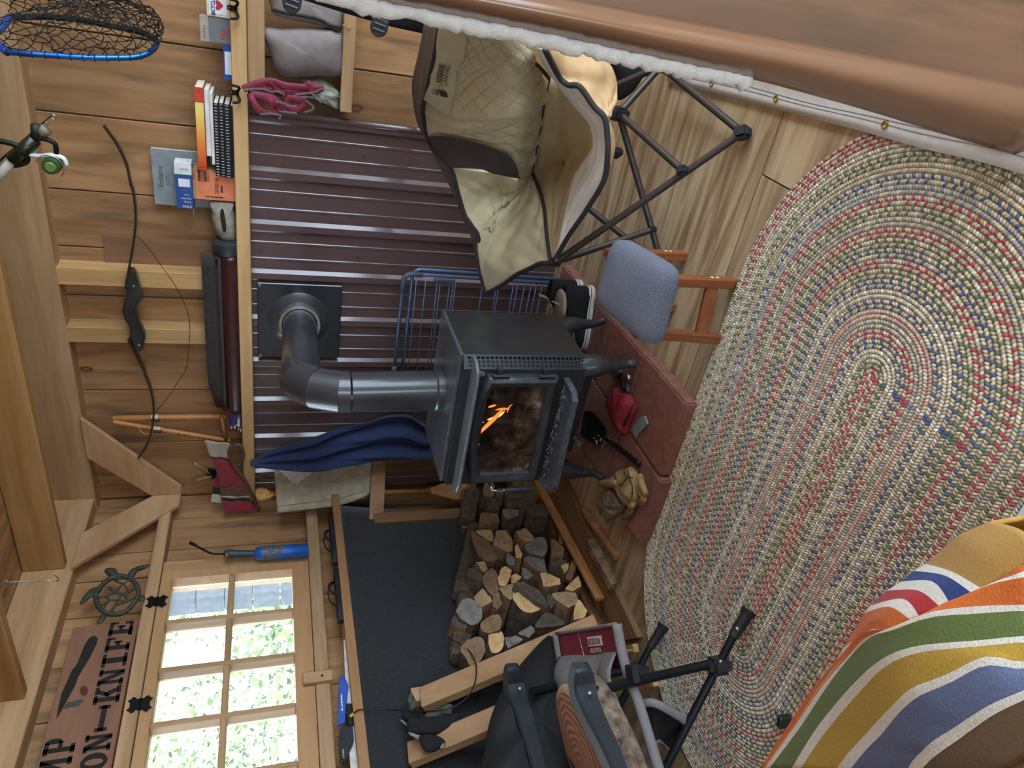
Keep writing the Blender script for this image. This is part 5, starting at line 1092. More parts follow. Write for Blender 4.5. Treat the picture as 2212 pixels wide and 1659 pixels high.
# paddle and canvas in the corner
def diag(px, py, off=0):
    """vertical plane across the corner in front of the frame"""
    n_ = np.array([.82, -.57, 0]); n_ /= np.linalg.norm(n_); p0 = np.array([-2.56, 2.93, 0]) + n_ * off; d = WA @ np.array([(1659 - py) - 829.5, px - 1106., FPX]); t = ((p0 - CAM) @ n_) / (d @ n_); return V(*(CAM + t * d))
dn = V(.82, -.57, 0)
PW = plain('varnished_ash', '#a06c38', .4, 0, .18, 20, coat=.2)
PD_ = thing('canoe_paddle', 'wooden canoe paddle standing blade down in the corner', 'paddle', diag(1000, 1070, -.02))
MB().tube([diag(560, 1066, -.02), diag(800, 1064, -.02), diag(930, 1061, -.02)], .0145, 10).build('shaft', PW, PD_, smooth=True)
MB().prism([diag(*ZG(*p), -.03) for p in ((1480, 1015), (1560, 995), (1640, 965), (1800, 955), (1880, 985), (1890, 1050), (1850, 1110), (1740, 1110), (1600, 1070), (1500, 1045))], dn * .012).build('blade', PW, PD_, bevel=.004)
puff([diag(*ZG(*p), -.02) for p in ((45, 1030), (80, 1000), (140, 1010), (215, 1055), (160, 1100), (80, 1115), (50, 1080))], dn, .015, 1.0).build('grip', plain('worn_grip', '#c99a4e', .6, 0, .35, 60), PD_, smooth=True)
P2_ = thing('canoe_paddle', 'second paddle whose dark handle curves out above the canvas', 'paddle', diag(610, 1030))
MB().tube(smooth_path([diag(*ZG(*p), .015) for p in ((-10, 870), (60, 910), (150, 935), (240, 935), (330, 960), (420, 1000))], 5), [.006] * 12 + [.008] * 4 + [.012] * 4 + [.016] * 4 + [.016] * 2, 10).build('shaft', plain('dark_ash', '#5c4020', .5), P2_, smooth=True)
puff([diag(*ZG(*p), .012) for p in ((215, 935), (280, 890), (330, 930), (355, 965), (290, 995), (240, 980))], dn, .01, 1.0).build('handle_bulb', PW, P2_, smooth=True)
CV = thing('canvas_roll', 'stained beige canvas sheet hanging in the corner behind the towel', 'canvas', diag(700, 1060))
cl = [[(205, 830), (215, 960), (225, 1100), (235, 1215)], [(480, 820), (480, 950), (480, 1080), (480, 1188)], [(760, 800), (760, 920), (760, 1040), (760, 1152)], [(960, 790), (960, 880), (960, 990), (965, 1085)], [(1060, 785), (1050, 860), (1040, 950), (1015, 1055)]]
m, r_ = loft([[p for p in l] for l in cl], n=12, m=6, wr=.006, seed=5, f=lambda p: diag(*ZG(p[0], p[1]), .03)); m.build('canvas_sheet', plain('stained_canvas', '#a3977f', .92, 0, .16, 22, bump=.3), CV, smooth=True, solid=.004)
MB().tube([diag(*ZG(*p), .036) for p in ((235, 1160), (480, 1130), (760, 1095), (965, 1030))], .0012, 4).build('hem_stitch', plain('hem_dark', '#6f6652', .9), CV)
MB().prism([diag(*ZG(*p), .045) for p in ((230, 840), (575, 835), (400, 970), (370, 965))], dn * .002).build('folded_corner', plain('canvas_white', '#c9c2b4', .9), CV)
# blue towel on the rail end
TW = thing('bath_towel', 'navy blue towel hanging from the rail end behind the stove', 'towel', at(920, 950, Y=2.9))
UPT = [(0, 775), (120, 715), (300, 640), (450, 590), (600, 540), (740, 480), (860, 455), (1000, 425), (1150, 375), (1350, 370), (1500, 465), (1640, 470)]
LOT = [(0, 815), (120, 832), (300, 842), (450, 842), (600, 838), (740, 825), (860, 810), (1000, 795), (1150, 785), (1300, 785), (1440, 775), (1640, 720)]
U_, L_ = smooth_path([at(*ZG(*p), Y=2.93) for p in UPT], 4), smooth_path([at(*ZG(*p), Y=2.86) for p in LOT], 4); rows = []
for i, (a, b) in enumerate(zip(U_, L_)):
    w = min(1, i / 14); rows.append([lerp(a, b, t) + V(0, (-.034 * math.sin(t * 15 + .06 * i) - .016 * math.sin(t * 31 - .1 * i)) * w, 0) for t in np.linspace(0, 1, 34)])
m = MB(); m.grid(rows); m.build('towel_cloth', plain('navy_terry', '#222f55', .97, 0, .16, 150, bump=.6, sheen=.1), TW, smooth=True, solid=.005)
for a, b in ((650, 700), (775, 845), (895, 965)): MB().prism([at(*ZG(x, y), Y=2.852) for x, y in ((a, 826), (b, 818), (b - 8, 796), (a - 8, 808))], (0, .004, 0)).build('woven_check', plain('towel_check', '#5c668f', .95), TW)
# ------------------------------------------------------------------ things on the hearth
ZM = zz(1080, 800, 3.95); ZN = zz(1080, 400, 3.95)
HT = .0555
def h3(a, b, z=HT): return at(*ZM(a, b), Z=z)
# ash shovel
SV2 = thing('ash_shovel', 'black steel ash shovel lying on the pavers', 'shovel', h3(900, 600))
sc_ = [(740, 350), (790, 350), (860, 430), (905, 500), (900, 590), (850, 640), (720, 570), (712, 540)]
O_ = [h3(*p, HT + .008) for p in sc_]; c = sum(O_, V(0, 0, 0)) / len(O_); I_ = [lerp(c, p, .9) - V(0, 0, .006) for p in O_]; T_ = [p + V(0, 0, .012) for p in O_]
m = MB(); m.grid([T_, O_, I_], closed=True); m.add(I_, [tuple(range(len(I_)))]); m.build('scoop', plain('shovel_steel', '#15171a', .45, .4, .25, 30), SV2, solid=.002)
MB().tube(smooth_path([h3(880, 580, HT + .012), h3(950, 620, HT + .022), h3(1060, 700, HT + .024), h3(1190, 805, HT + .014)], 5), [.006, .008, .010, .011, .011, .011, .012, .012, .012, .0125, .0125, .0125, .0125, .0125, .0125, .012], 10, flat=.7).build('handle', plain('shovel_handle', '#1b1d20', .35, .3), SV2, smooth=True)
m = MB(); random.seed(5)
for i in range(40): p = h3(random.gauss(850, 40), random.gauss(600, 18), HT + .014); r = random.uniform(.001, .004); m.ball(p, (r * 1.6, r, r * .7), 5, 3)
tag(m.build('ash', plain('pale_ash', '#b5b0a8', .95), SV2), kind='stuff')
# red pouch with zip
PO = thing('zip_pouch', 'red fabric zip pouch on the hearth beside the shovel', 'pouch', h3(1080, 350))
puff([h3(*p) for p in ((1010, 140), (1060, 160), (1120, 190), (1165, 260), (1180, 300), (1160, 380), (1120, 470), (1095, 545), (1065, 540), (1020, 440), (985, 360), (965, 290), (990, 180))], (0, 0, 1), .05, .02, wr=.003, seed=12).build('pouch_body', plain('red_nylon', '#8c2230', .7, 0, .15, 25, bump=.3), PO, smooth=True)
MB().tube(smooth_path([h3(*p) for p in ((1165, 270, HT + .022), (1125, 320, HT + .043), (1100, 380, HT + .045), (1070, 440, HT + .036), (1045, 500, HT + .02), (1050, 550, HT + .008))], 4), .0045, 6).build('zip', plain('zip_dark', '#2d2024', .6), PO, smooth=True)
tag(flat([h3(*p) for p in ((1205, 395), (1250, 388), (1272, 455), (1230, 500), (1195, 535), (1165, 580), (1140, 500))], (0, 0, .008)).build('slate_chip', plain('slate_grey', '#7d8585', .8, 0, .15, 30, bump=.3), bevel=.002), 'flat grey slate chip on the front paver', 'stone')
# clip lamp under the stove leg
CLP = thing('clip_lamp', 'small chrome clip lamp lying behind the red pouch', 'lamp', h3(1070, 100))
MB().lathe(h3(1115, 50, HT + .018), h3(1075, 75, HT + .02), [(0, .012), (.2, .016), (.7, .014), (1, .009)], 14).build('lamp_head', plain('lamp_chrome', '#9aa0a4', .2, .9), CLP, smooth=True)
MB().obox(h3(1060, 110, HT + .018), (.05, .03, .028), Matrix.Rotation(.7, 3, 'Z')).build('clip_jaw', plain('lamp_dark', '#34383a', .35, .5), CLP, bevel=.006)
MB().obox(h3(1095, 150, HT + .012), (.035, .02, .02), Matrix.Rotation(.9, 3, 'Z')).build('clip_jaw', plain('lamp_chrome', '#9aa0a4', .2, .9), CLP, bevel=.005)
tag(MB().obox(h3(1000, 1470 - 1600 + 150, HT + .012), (.06, .03, .022), Matrix.Rotation(-.5, 3, 'Z')).build('lighter_box', plain('box_dark', '#3a3a38', .6), bevel=.002), 'small dark box in the shadow beside the stove leg', 'box')
# leather work gloves
GL1 = plain('tan_leather', '#94794d', .7, 0, .3, 22, bump=.4); GL2 = plain('sooty_leather', '#6e5f4b', .75, 0, .3, 25, bump=.4); CRS = plain('glove_seam', '#3c3122', .8)
def glove(label, palm, fingers, seams, mat, z0):
    G = thing('work_glove', label, 'glove', h3(*palm[0]), 'leather work gloves on the hearth')
    puff([h3(*p, z0) for p in palm], (0, 0, 1), .042, .3, wr=.003, seed=len(palm)).build('palm', mat, G, smooth=True)
    for i, (pts, r) in enumerate(fingers):
        P = smooth_path([h3(*p) for p in pts], 5); k = len(P); MB().tube(P, [r * np.interp(j / (k - 1), [0, .2, .85, 1], [.85, 1, .95, .55]) for j in range(k)], 10, flat=.85).build('thumb' if i == 0 else 'finger', mat, G, smooth=True)
    for s in seams: MB().tube(smooth_path([h3(*p) for p in s], 4), .0022, 5).build('seam', CRS, G, smooth=True)
glove('tan leather work glove lying upper on the pair at the paver edge', [(1130, 820), (1175, 870), (1190, 950), (1200, 1050), (1190, 1120), (1130, 1160), (1080, 1120), (1040, 1040), (990, 1000), (960, 930), (1010, 880), (1080, 840)],
      [([(1150, 1120, HT + .02), (1130, 1150, HT + .03), (1100, 1165, HT + .02)], .014), ([(1000, 960, HT + .05), (930, 960, HT + .04), (850, 965, HT + .02)], .015), ([(1195, 900, HT + .03), (1215, 990, HT + .04), (1245, 1070, HT + .03)], .016), ([(1180, 1000, HT + .03), (1225, 1080, HT + .03), (1200, 1140, HT + .02)], .015)],
      [[(1090, 850, HT + .04), (1110, 930, HT + .05), (1130, 1000, HT + .05), (1125, 1090, HT + .045)], [(1060, 860, HT + .045), (1080, 900, HT + .055), (1130, 920, HT + .053)], [(980, 990, HT + .05), (1040, 970, HT + .055), (1090, 910, HT + .055)], [(1165, 840, HT + .03), (1200, 940, HT + .04), (1210, 1040, HT + .045)]], GL1, HT + .012)
glove('sooty leather work glove lying under the tan one', [(960, 1000), (1010, 1040), (1060, 1120), (1080, 1160), (1050, 1210), (1000, 1250), (950, 1285), (905, 1260), (885, 1190), (890, 1110), (930, 1060)],
      [([(1130, 1150, HT + .016), (1110, 1200, HT + .018), (1070, 1260, HT + .014)], .016), ([(950, 1050, HT + .03), (900, 1070, HT + .025), (870, 1090, HT + .016)], .013), ([(960, 1200, HT + .03), (930, 1240, HT + .03), (915, 1270, HT + .02)], .018)],
      [[(940, 1060, HT + .05), (980, 1130, HT + .056), (1020, 1180, HT + .05)], [(1000, 1060, HT + .05), (1030, 1110, HT + .052), (1060, 1150, HT + .045)]], GL2, HT + .006)
# kindling on the floor
def stick(label, a, b, w, h, m):
    P, Q = a, b; d, s, u = frame(Q - P); mm = MB(); rows = []
    for i in range(7):
        t = i / 6; c_ = lerp(P, Q, t); j = lambda: random.uniform(.8, 1.15); rows.append([c_ + s * -w * j() + V(0, 0, 0), c_ + s * w * j(), c_ + s * w * .7 * j() + V(0, 0, h * j()), c_ - s * w * .5 * j() + V(0, 0, h * 1.05 * j())])
    mm.grid(rows, closed=True); mm.add(rows[0], [(3, 2, 1, 0)]); mm.add(rows[-1], [(0, 1, 2, 3)]); return tag(mm.build('kindling_stick', m), label, 'kindling', 'kindling on the floor by the rack')
stick('reddish split kindling stick between gloves and rack plank', h3(735, 1195, .003), h3(1020, 1590, .003), .016, .022, plain('kindling_red', '#9a6b45', .85, 0, .25, 30, bump=.6))
stick('dark barked kindling stick lying on the rack plank edge', at(*ZL(1215, 560), Z=.032), at(*ZL(1400, 930), Z=.032), .024, .03, plain('kindling_bark', '#6b543c', .95, 0, .5, 25, bump=.8))

# ------------------------------------------------------------------ canvas high-top sneakers
SK = plain('black_canvas', '#141519', .9, 0, .2, 60, bump=.3); SW_ = plain('rubber_white', '#c9c5bb', .6); SI = plain('shoe_lining', '#9a8f78', .9)
def n3(a, b, z): return at(*ZN(a, b), Z=z)
def sneaker(label, toe, heel, z0, h, flop):
    d = (heel - toe); L = d.length; d.normalize(); s = V(-d.y, d.x, 0)
    S = thing('sneaker', label, 'shoe', lerp(toe, heel, .5), 'black canvas high-top sneakers by the stove')
    prof = [(0, .02), (.04, .036), (.14, .047), (.3, .05), (.5, .042), (.7, .036), (.88, .036), (.97, .026), (1, .012)]
    def ring_(z, g): return [toe + d * L * t + s * w * g + V(0, 0, z) for t, w in prof] + [toe + d * L * t - s * w * g + V(0, 0, z) for t, w in reversed(prof)]
    m = MB(); R = [ring_(z0, .96), ring_(z0 + .006, 1), ring_(z0 + .026, 1), ring_(z0 + .028, .96)]; m.grid(R, closed=True); m.add(R[0], [tuple(reversed(range(18)))]); m.add(R[-1], [tuple(range(18))]); SO_ = m.build('rubber_sole', SW_, S, smooth=True, auto=40)
    m = MB(); P = ring_(z0 + .018, 1.012); m.tube(P, .0014, 4, closed=True); m.build('sole_stripe', plain('stripe_black', '#1a1a1c', .6), SO_)
    up = lambda t: np.interp(t, [0, .1, .3, .45, .6, .8, 1], [.035, .05, .065, .085, h, h, h * .95])
    R = []
    for k, (g, f) in enumerate(((.95, 0), (.97, .3), (.9, .6), (.72, .85), (.60, 1.0))): R.append([toe + d * L * (.02 + .96 * t) + s * w * g * sg + V(0, 0, z0 + .024 + (up(t) - .024) * f) for sg, seq in ((1, prof), (-1, prof[::-1])) for t, w in seq])
    m = MB(); m.grid(R, closed=True); top = R[-1]; m.build('canvas_upper', SK, S, smooth=True, solid=.004)
    m = MB(); tg = [lerp(top[i], top[17 - i], .5) + V(0, 0, .002) for i in range(2, 6)]; m.grid([[lerp(p, p + s * .022, 1), p, p - s * .022] for p in tg] + [[tg[-1] + s * .02 + V(0, 0, .035) + d * .01, tg[-1] + V(0, 0, .04) + d * .01, tg[-1] - s * .02 + V(0, 0, .035) + d * .01]]); m.build('tongue', SI, S, smooth=True, solid=.004)
    m = MB(); m.prism([toe + d * L * .86 + s * x + V(0, 0, z) for x, z in ((-.016, z0 + .05), (.016, z0 + .05), (.016, z0 + h * .9), (-.016, z0 + h * .9))], d * .002); m.build('heel_strip', SW_, S)
    for sg in (1, -1):
        for i in range(5):
            t = .34 + .06 * i; c_ = toe + d * L * t + s * sg * .026 + V(0, 0, z0 + up(t) * .96); MB().tube([c_ + V(0, 0, 0) + (d * math.cos(a) + V(0, 0, 1) * math.sin(a)) * .004 for a in np.linspace(0, 6.28, 8)[:-1]], .0012, 4, closed=True).build('eyelet', plain('eyelet_steel', '#b5b7ba', .3, .9), S)
    if flop:
        c_ = toe + d * L * .66 + V(0, 0, z0 + h); puff([c_ + s * a + d * b for a, b in ((-.045, -.04), (.04, -.05), (.06, .02), (.03, .07), (-.03, .06), (-.06, .01))], (.2, -.3, 1), .015, .5, wr=.003).build('folded_collar', SI, S, smooth=True)
    lc = smooth_path([toe + d * L * .4 + s * .03 + V(0, 0, z0 + .08), toe + d * L * .35 + s * .06 + V(0, 0, z0 + .05), toe + d * L * .3 + s * .075 + V(0, 0, z0 + .012)], 5); MB().tube(lc, .0017, 5).build('lace', plain('lace_maroon', '#6b2a34', .8), S)
sneaker('black high-top sneaker with its pale collar folded down, beside the stool', V(-1.41, 2.455, 0), V(-1.135, 2.515, 0), HT, .135, True)
sneaker('black high-top sneaker standing behind, nearer the airer', V(-1.44, 2.60, 0), V(-1.165, 2.635, 0), HT, .15, False)

# ------------------------------------------------------------------ braided oval rug
def build_rug():
    C1, C2, R0, NR = np.array([-.70, 1.10]), np.array([-1.63, 1.085]), .585, 25
    ax_ = (C2 - C1); L = np.linalg.norm(ax_); ax_ = ax_ / L; nx = np.array([-ax_[1], ax_[0]])
    pw_ = R0 / NR
    col = {k: np.array(rgb(v)[:3]) for k, v in dict(r='#b3445a', w='#d6d2c6', g='#587255', t='#b6a488', b='#485f88', l='#7d92ac', p='#c98d92', s='#8b8f96').items()}
    seq = 'rrwgtblrgsrgbrgbwbpsrbwgr'
    tan = [np.array(rgb(c)[:3]) for c in ('#c2b294', '#b3a286', '#a89a84', '#cbbb9c')]
    rng = np.random.default_rng(4)
    # one strand lobe: a low ellipsoid cap
    nu, base = 7, []
    lob = [(0, 0, 1.0)] + [(.55 * math.cos(a), .55 * math.sin(a), .82) for a in np.linspace(0, 2 * math.pi, nu)[:-1]] + [(1.0 * math.cos(a), 1.0 * math.sin(a), .0) for a in np.linspace(0, 2 * math.pi, nu)[:-1]]
    lob = np.array(lob); n = nu - 1
    lf = [(0, 1 + i, 1 + (i + 1) % n) for i in range(n)]; lq = [(1 + i, 1 + n + i, 1 + n + (i + 1) % n, 1 + (i + 1) % n) for i in range(n)]
    VS, F3, F4, COLS = [], [], [], []
    off = 0
    for k in range(NR):
        r = R0 - (k + .5) * pw_; per = 2 * L + 2 * math.pi * r; nl = max(6, int(per / .0082)); c = col[seq[k]]; c2 = col[seq[(k + 1) % NR]]
        for side in (-1, 1):
            rr = r + side * pw_ * .25; per_ = 2 * L + 2 * math.pi * rr
            for i in range(nl):
                s = ((i + (0 if side < 0 else .5)) / nl) * per_
                if s < L: p = C1 + ax_ * s + nx * rr; t = ax_; o = nx
                elif s < L + math.pi * rr:
                    a = (s - L) / rr; o = nx * math.cos(a) + ax_ * math.sin(a); t = -nx * math.sin(a) + ax_ * math.cos(a); p = C2 + o * rr
                elif s < 2 * L + math.pi * rr: q = s - L - math.pi * rr; p = C2 - ax_ * q - nx * rr; t = -ax_; o = -nx
                else:
                    a = (s - 2 * L - math.pi * rr) / rr; o = -nx * math.cos(a) - ax_ * math.sin(a); t = nx * math.sin(a) - ax_ * math.cos(a); p = C1 + o * rr
                if p[1] < .1 or (p[0] > -.05): pass
                sk_ = t * .62 + o * side * -.62 * 1.0; sk_ = sk_ / np.linalg.norm(sk_); pe = np.array([-sk_[1], sk_[0]])
                sz = .0092 * rng.uniform(.92, 1.08); sw = .0058 * rng.uniform(.9, 1.1)
                V3 = np.zeros((len(lob), 3)); V3[:, :2] = p + np.outer(lob[:, 0] * sz, sk_) + np.outer(lob[:, 1] * sw, pe); V3[:, 2] = .004 + lob[:, 2] * .0075
                VS.append(V3); F3 += [tuple(off + q for q in f) for f in lf]; F4 += [tuple(off + q for q in f) for f in lq]; off += len(lob)
                dye = (i % 3 == 0)
                cc = c * rng.uniform(.8, 1.2) if dye else tan[rng.integers(4)] * rng.uniform(.9, 1.08)
                if dye and k < 2 and p[0] < -.62 - .1 * k: cc = (col['w'] if rng.random() < .75 else col['g']) * rng.uniform(.85, 1.05)
                if dye and rng.random() < .12: cc = col['w'] * rng.uniform(.85, 1.05)
                COLS.append(cc)
    VS = np.concatenate(VS); me = bpy.data.meshes.new('braids'); faces = []; nl_ = len(COLS); per_l = len(lf)
    for i in range(nl_): faces += F3[i * n:(i + 1) * n] + F4[i * n:(i + 1) * n]
    base_ = np.array([(C1[0] + C2[0]) / 2, 1.09, 0]); me.from_pydata((VS - base_).tolist(), [], faces)
    fc = np.repeat(np.array(COLS), n * 7, axis=0); ca = me.color_attributes.new('Col', 'FLOAT_COLOR', 'CORNER'); buf = np.ones((len(me.loops), 4), 'f'); buf[:, :3] = fc; ca.data.foreach_set('color', buf.ravel())
    me.polygons.foreach_set('use_smooth', [True] * len(me.polygons)); me.materials.append(vcmat('rug_yarn', .95, 0, .15, 700))
    RG = thing('braided_rug', 'oval braided wool rug with red, green and blue flecks', 'rug', base_); o = bpy.data.objects.new('braids', me); COL.objects.link(o); o.parent = RG; o['kind'] = 'stuff'
    pts = [C1 + (nx * math.cos(a) - ax_ * math.sin(a)) * (R0 - .004) for a in np.linspace(math.pi, 0, 40)] + [C2 + (nx * math.cos(a) + ax_ * math.sin(a)) * (R0 - .004) for a in np.linspace(0, math.pi, 40)]
    MB().prism([V(p[0], p[1], .001) for p in pts], (0, 0, .0062)).build('backing', plain('rug_backing', '#9a8a70', .98), RG)
build_rug()

# ------------------------------------------------------------------ striped wool blanket over the near armrest
ZQ = zz(1620, 1200, 3.614)
BL = thing('striped_blanket', 'wool blanket with bright stripes heaped in the near corner', 'blanket', (-.8, .45, 0))
TAN, WHT, BLU, RED, ORG, GRN, YEL, GBL, BRN = '#b3873f', '#e0dccf', '#233a78', '#b3262f', '#d46a22', '#5f7034', '#b8942f', '#5c6688', '#5a3d14'
def q3(p): return at(*ZQ(p[0], p[1]), Z=p[2])
# far lobe: stripes running down to the fold
e1 = [((1480, -110, .44), (2000, -290, .47), (2300, -200, .52)), ((1385, 65, .43), (1560, -100, .46), (1900, -150, .49)), ((1300, 110, .43), (1560, 130, .49), (1835, 270, .545)), ((1190, 210, .43), (1420, 180, .49), (1760, 285, .545)), ((1080, 280, .43), (1290, 260, .49), (1570, 385, .545)), ((950, 400, .43), (1180, 330, .49), (1500, 400, .545)), ((900, 460, .43), (1080, 430, .49), (1340, 480, .545)), ((830, 600, .43), (980, 570, .49), (1260, 520, .545)), ((720, 760, .43), (900, 640, .49), (1120, 590, .54))]
edge_out = [(1900, -255, .455), (1640, -145, .445), (1385, 75, .43), (1290, 130, .43), (1190, 215, .43), (1080, 285, .43), (950, 400, .43), (900, 460, .43), (825, 600, .43), (740, 730, .43), (690, 830, .43)]
edge_mid = [(2150, -180, .51), (1820, -30, .505), (1600, 140, .50), (1540, 170, .50), (1440, 215, .50), (1330, 285, .50), (1210, 350, .50), (1100, 410, .50), (1000, 500, .495), (960, 580, .49), (900, 660, .48)]
edge_in = [(2300, 0, .55), (2050, 160, .545), (1840, 275, .54), (1760, 310, .54), (1580, 385, .535), (1510, 420, .535), (1340, 485, .53), (1270, 510, .53), (1130, 590, .525), (1060, 620, .52), (960, 660, .51)]
bandc = [TAN, TAN, WHT, BLU, WHT, RED, WHT, ORG, ORG, WHT]
def strip_mesh(name, lines, colors, n=22, cross=None, wr=.003):
    """lines: polylines bounding the stripes, one colour between each pair"""
    L = [resample(smooth_path([q3(p) for p in l], 6), n) for l in lines]; m = MB()
    sub = 6; rows = []; cs = []
    for i, c in enumerate(colors):
        for t in range(sub): rows.append([lerp(L[i][j], L[i + 1][j], t / sub) for j in range(n)]); cs.append(rgb(c))
    rows.append(L[-1]); m.grid(rows); m.c = [cs[k // (n - 1)] for k in range(len(m.f))]
    return m.build(name, vcmat('blanket_wool', .97, .35, .05, 260), BL, smooth=True, solid=.006)
strip_mesh('far_fold', [[a, b, c] for a, b, c in zip(edge_out, edge_mid, edge_in)], bandc)
E0 = [(1900, -255, .452), (1640, -145, .442), (1385, 75, .427), (1190, 215, .427), (950, 400, .427), (825, 600, .427), (690, 830, .427)]
m = MB(); T = resample(smooth_path([q3(p) for p in E0], 6), 30); m.grid([[p for p in T], [p - V(.0, -.0, .2) * 1.0 + V(-.02, .03, 0) for p in T], [V(p.x - .03, p.y + .045, .02) for p in T]]); m.build('far_drop', plain('blanket_tan', TAN, .97, 0, .1, 60, bump=.4), BL, smooth=True, solid=.006)
near = [
 ([(2240, 60, .565), (2060, 130, .56), (1840, 270, .552), (1500, 400, .548), (1260, 520, .545), (1050, 590, .525), (870, 620, .48), (760, 740, .45), (560, 970, .43), (330, 1300, .42), (80, 1680, .42)], None),
 ([(2240, 95, .566), (2060, 165, .561), (1850, 255, .554), (1500, 412, .55), (1280, 510, .547), (1080, 590, .53), (900, 660, .485), (760, 790, .455), (570, 1010, .432), (340, 1340, .42), (105, 1680, .42)], ORG),
 ([(2300, 150, .57), (2100, 185, .565), (1870, 245, .557), (1520, 400, .553), (1300, 505, .55), (1095, 590, .533), (890, 660, .488), (770, 780, .458), (575, 1010, .434), (345, 1340, .42), (110, 1680, .42)], WHT),
 ([(2300, 385, .575), (2120, 390, .57), (1800, 400, .565), (1480, 440, .56), (1300, 500, .553), (1120, 575, .54), (900, 665, .492), (780, 790, .46), (580, 1020, .436), (350, 1350, .421), (115, 1680, .42)], ORG),
 ([(2300, 450, .578), (2120, 440, .573), (1800, 460, .568), (1480, 480, .563), (1300, 525, .556), (1130, 590, .543), (960, 640, .51), (820, 770, .47), (620, 1020, .443), (400, 1350, .425), (150, 1680, .42)], WHT),
 ([(2300, 640, .595), (2120, 640, .59), (1800, 670, .583), (1500, 690, .576), (1330, 710, .57), (1150, 760, .56), (980, 860, .54), (820, 1010, .51), (660, 1190, .48), (500, 1400, .46), (330, 1680, .45)], GRN),
 ([(2300, 690, .598), (2120, 690, .594), (1800, 720, .587), (1520, 740, .58), (1350, 760, .573), (1180, 810, .565), (1020, 910, .547), (870, 1070, .52), (710, 1250, .495), (560, 1440, .475), (400, 1680, .465)], WHT),
 ([(2300, 820, .61), (2120, 840, .606), (1850, 800, .6), (1560, 930, .592), (1400, 990, .586), (1260, 1050, .58), (1110, 1190, .565), (960, 1350, .54), (860, 1460, .525), (770, 1560, .515), (680, 1680, .505)], YEL),
 ([(2300, 870, .614), (2120, 900, .61), (1850, 870, .604), (1600, 990, .598), (1460, 1050, .592), (1320, 1110, .585), (1180, 1230, .572), (1050, 1390, .555), (950, 1490, .54), (870, 1580, .53), (790, 1680, .52)], WHT),
 ([(2300, 1010, .64), (2120, 1080, .635), (1900, 1170, .628), (1700, 1290, .62), (1580, 1370, .613), (1480, 1430, .607), (1400, 1490, .60), (1340, 1550, .59), (1300, 1590, .585), (1270, 1630, .58), (1240, 1680, .575)], GBL),
 ([(2300, 1080, .645), (2140, 1150, .64), (1930, 1250, .633), (1750, 1370, .625), (1640, 1450, .62), (1550, 1510, .615), (1480, 1560, .61), (1430, 1600, .605), (1390, 1640, .6), (1360, 1670, .595), (1330, 1710, .59)], WHT),
 ([(2400, 1500, .70), (2300, 1550, .695), (2200, 1600, .69), (2100, 1650, .685), (2000, 1700, .68), (1950, 1750, .675), (1900, 1780, .67), (1850, 1800, .665), (1800, 1820, .66), (1750, 1840, .655), (1700, 1860, .65)], BRN)]
strip_mesh('near_fold', [l for l, _ in near], [c for _, c in near[1:]], n=30)
T = resample(smooth_path([q3(p) for p in near[0][0]], 6), 30); m = MB(); m.cur = rgb(ORG); m.grid([T, [p + V(-.006, .01, -.03) for p in T]]); m.cur = rgb(TAN); m.grid([[p + V(-.006, .01, -.03) for p in T], [V(p.x - .02, p.y + .03, .02) for p in T]]); m.build('hanging_side', vcmat('blanket_wool', .97, .35, .05, 260), BL, smooth=True, solid=.005)
# a sheet of paper on the floor beside the blanket
PA = [at(*p, Z=.012) for p in ((2160, 1172), (2215, 1088), (2330, 1120), (2280, 1240))]
tag(flat(PA, (0, 0, .002)).build('paper_sheet', plain('white_paper', '#d9dde6', .8)), 'white paper sheet on the rug beside the blanket', 'paper')
# ------------------------------------------------------------------ folding camp rocker with a log cushion
ZR = zz(1080, 1200, 3.614)
def r3(a, b, z): return at(*ZR(a, b), Z=z)
RO = thing('camp_rocker', 'folding grey camp rocker with black arms and a red seat panel', 'chair', (-1.75, 1.15, 0))
RT = plain('rocker_black_tube', '#22262a', .38, .6, .08); RA = plain('arm_plastic', '#2b3036', .42, 0, .08); RG_ = plain('grey_polyester', '#757170', .92, 0, .08, 30, bump=.2); RR = plain('red_polyester', '#7d2636', .9, 0, .08, 30, bump=.2)
fa, fb_ = r3(1925, 430, .026), r3(1262, 545, .026)
da = r3(1290, 1659, .28) - fa; brk = r3(1725, 860, .135); ja = r3(1040, 985, .38); jar = r3(735, 1062, .545)
off = fb_ - fa
def tube2(nm, pts, r, mat=RT, **k): return MB().tube(pts, r, 12, **k).build(nm, mat, RO, smooth=True, auto=50)
tube2('front_leg', [fa + da * .10, fa + da * 1.25], .0125); tube2('front_leg', [fb_ + da * .10, fb_ + da * 1.1], .0125)
for f_ in (fa, fb_): MB().lathe(f_ - V(0, 0, .01), f_ + da * .17, [(0, .024), (.12, .021), (.2, .017), (1, .0155)], 14).build('rubber_foot', plain('foot_rubber', '#1c1f22', .6), RO, smooth=True, auto=40)
p1_ = fa + da * .33
tube2('arm_support', [p1_, lerp(p1_, ja, 1.0), jar], .0135); tube2('arm_support', [p1_ + off, ja + off, jar + off], .0135)
MB().obox(lerp(p1_, fa + da * .38, .5), (.05, .06, .075), Matrix.Rotation(.7, 3, 'Z')).build('rocker_bracket', plain('bracket_nylon', '#26292c', .5), RO, bevel=.014, seg=2)
MB().obox(lerp(p1_, fa + da * .38, .5) + off, (.05, .06, .075), Matrix.Rotation(.7, 3, 'Z')).build('rocker_bracket', plain('bracket_nylon', '#26292c', .5), RO, bevel=.014, seg=2)
SS = plain('rivet_steel', '#8f9292', .35, .9)
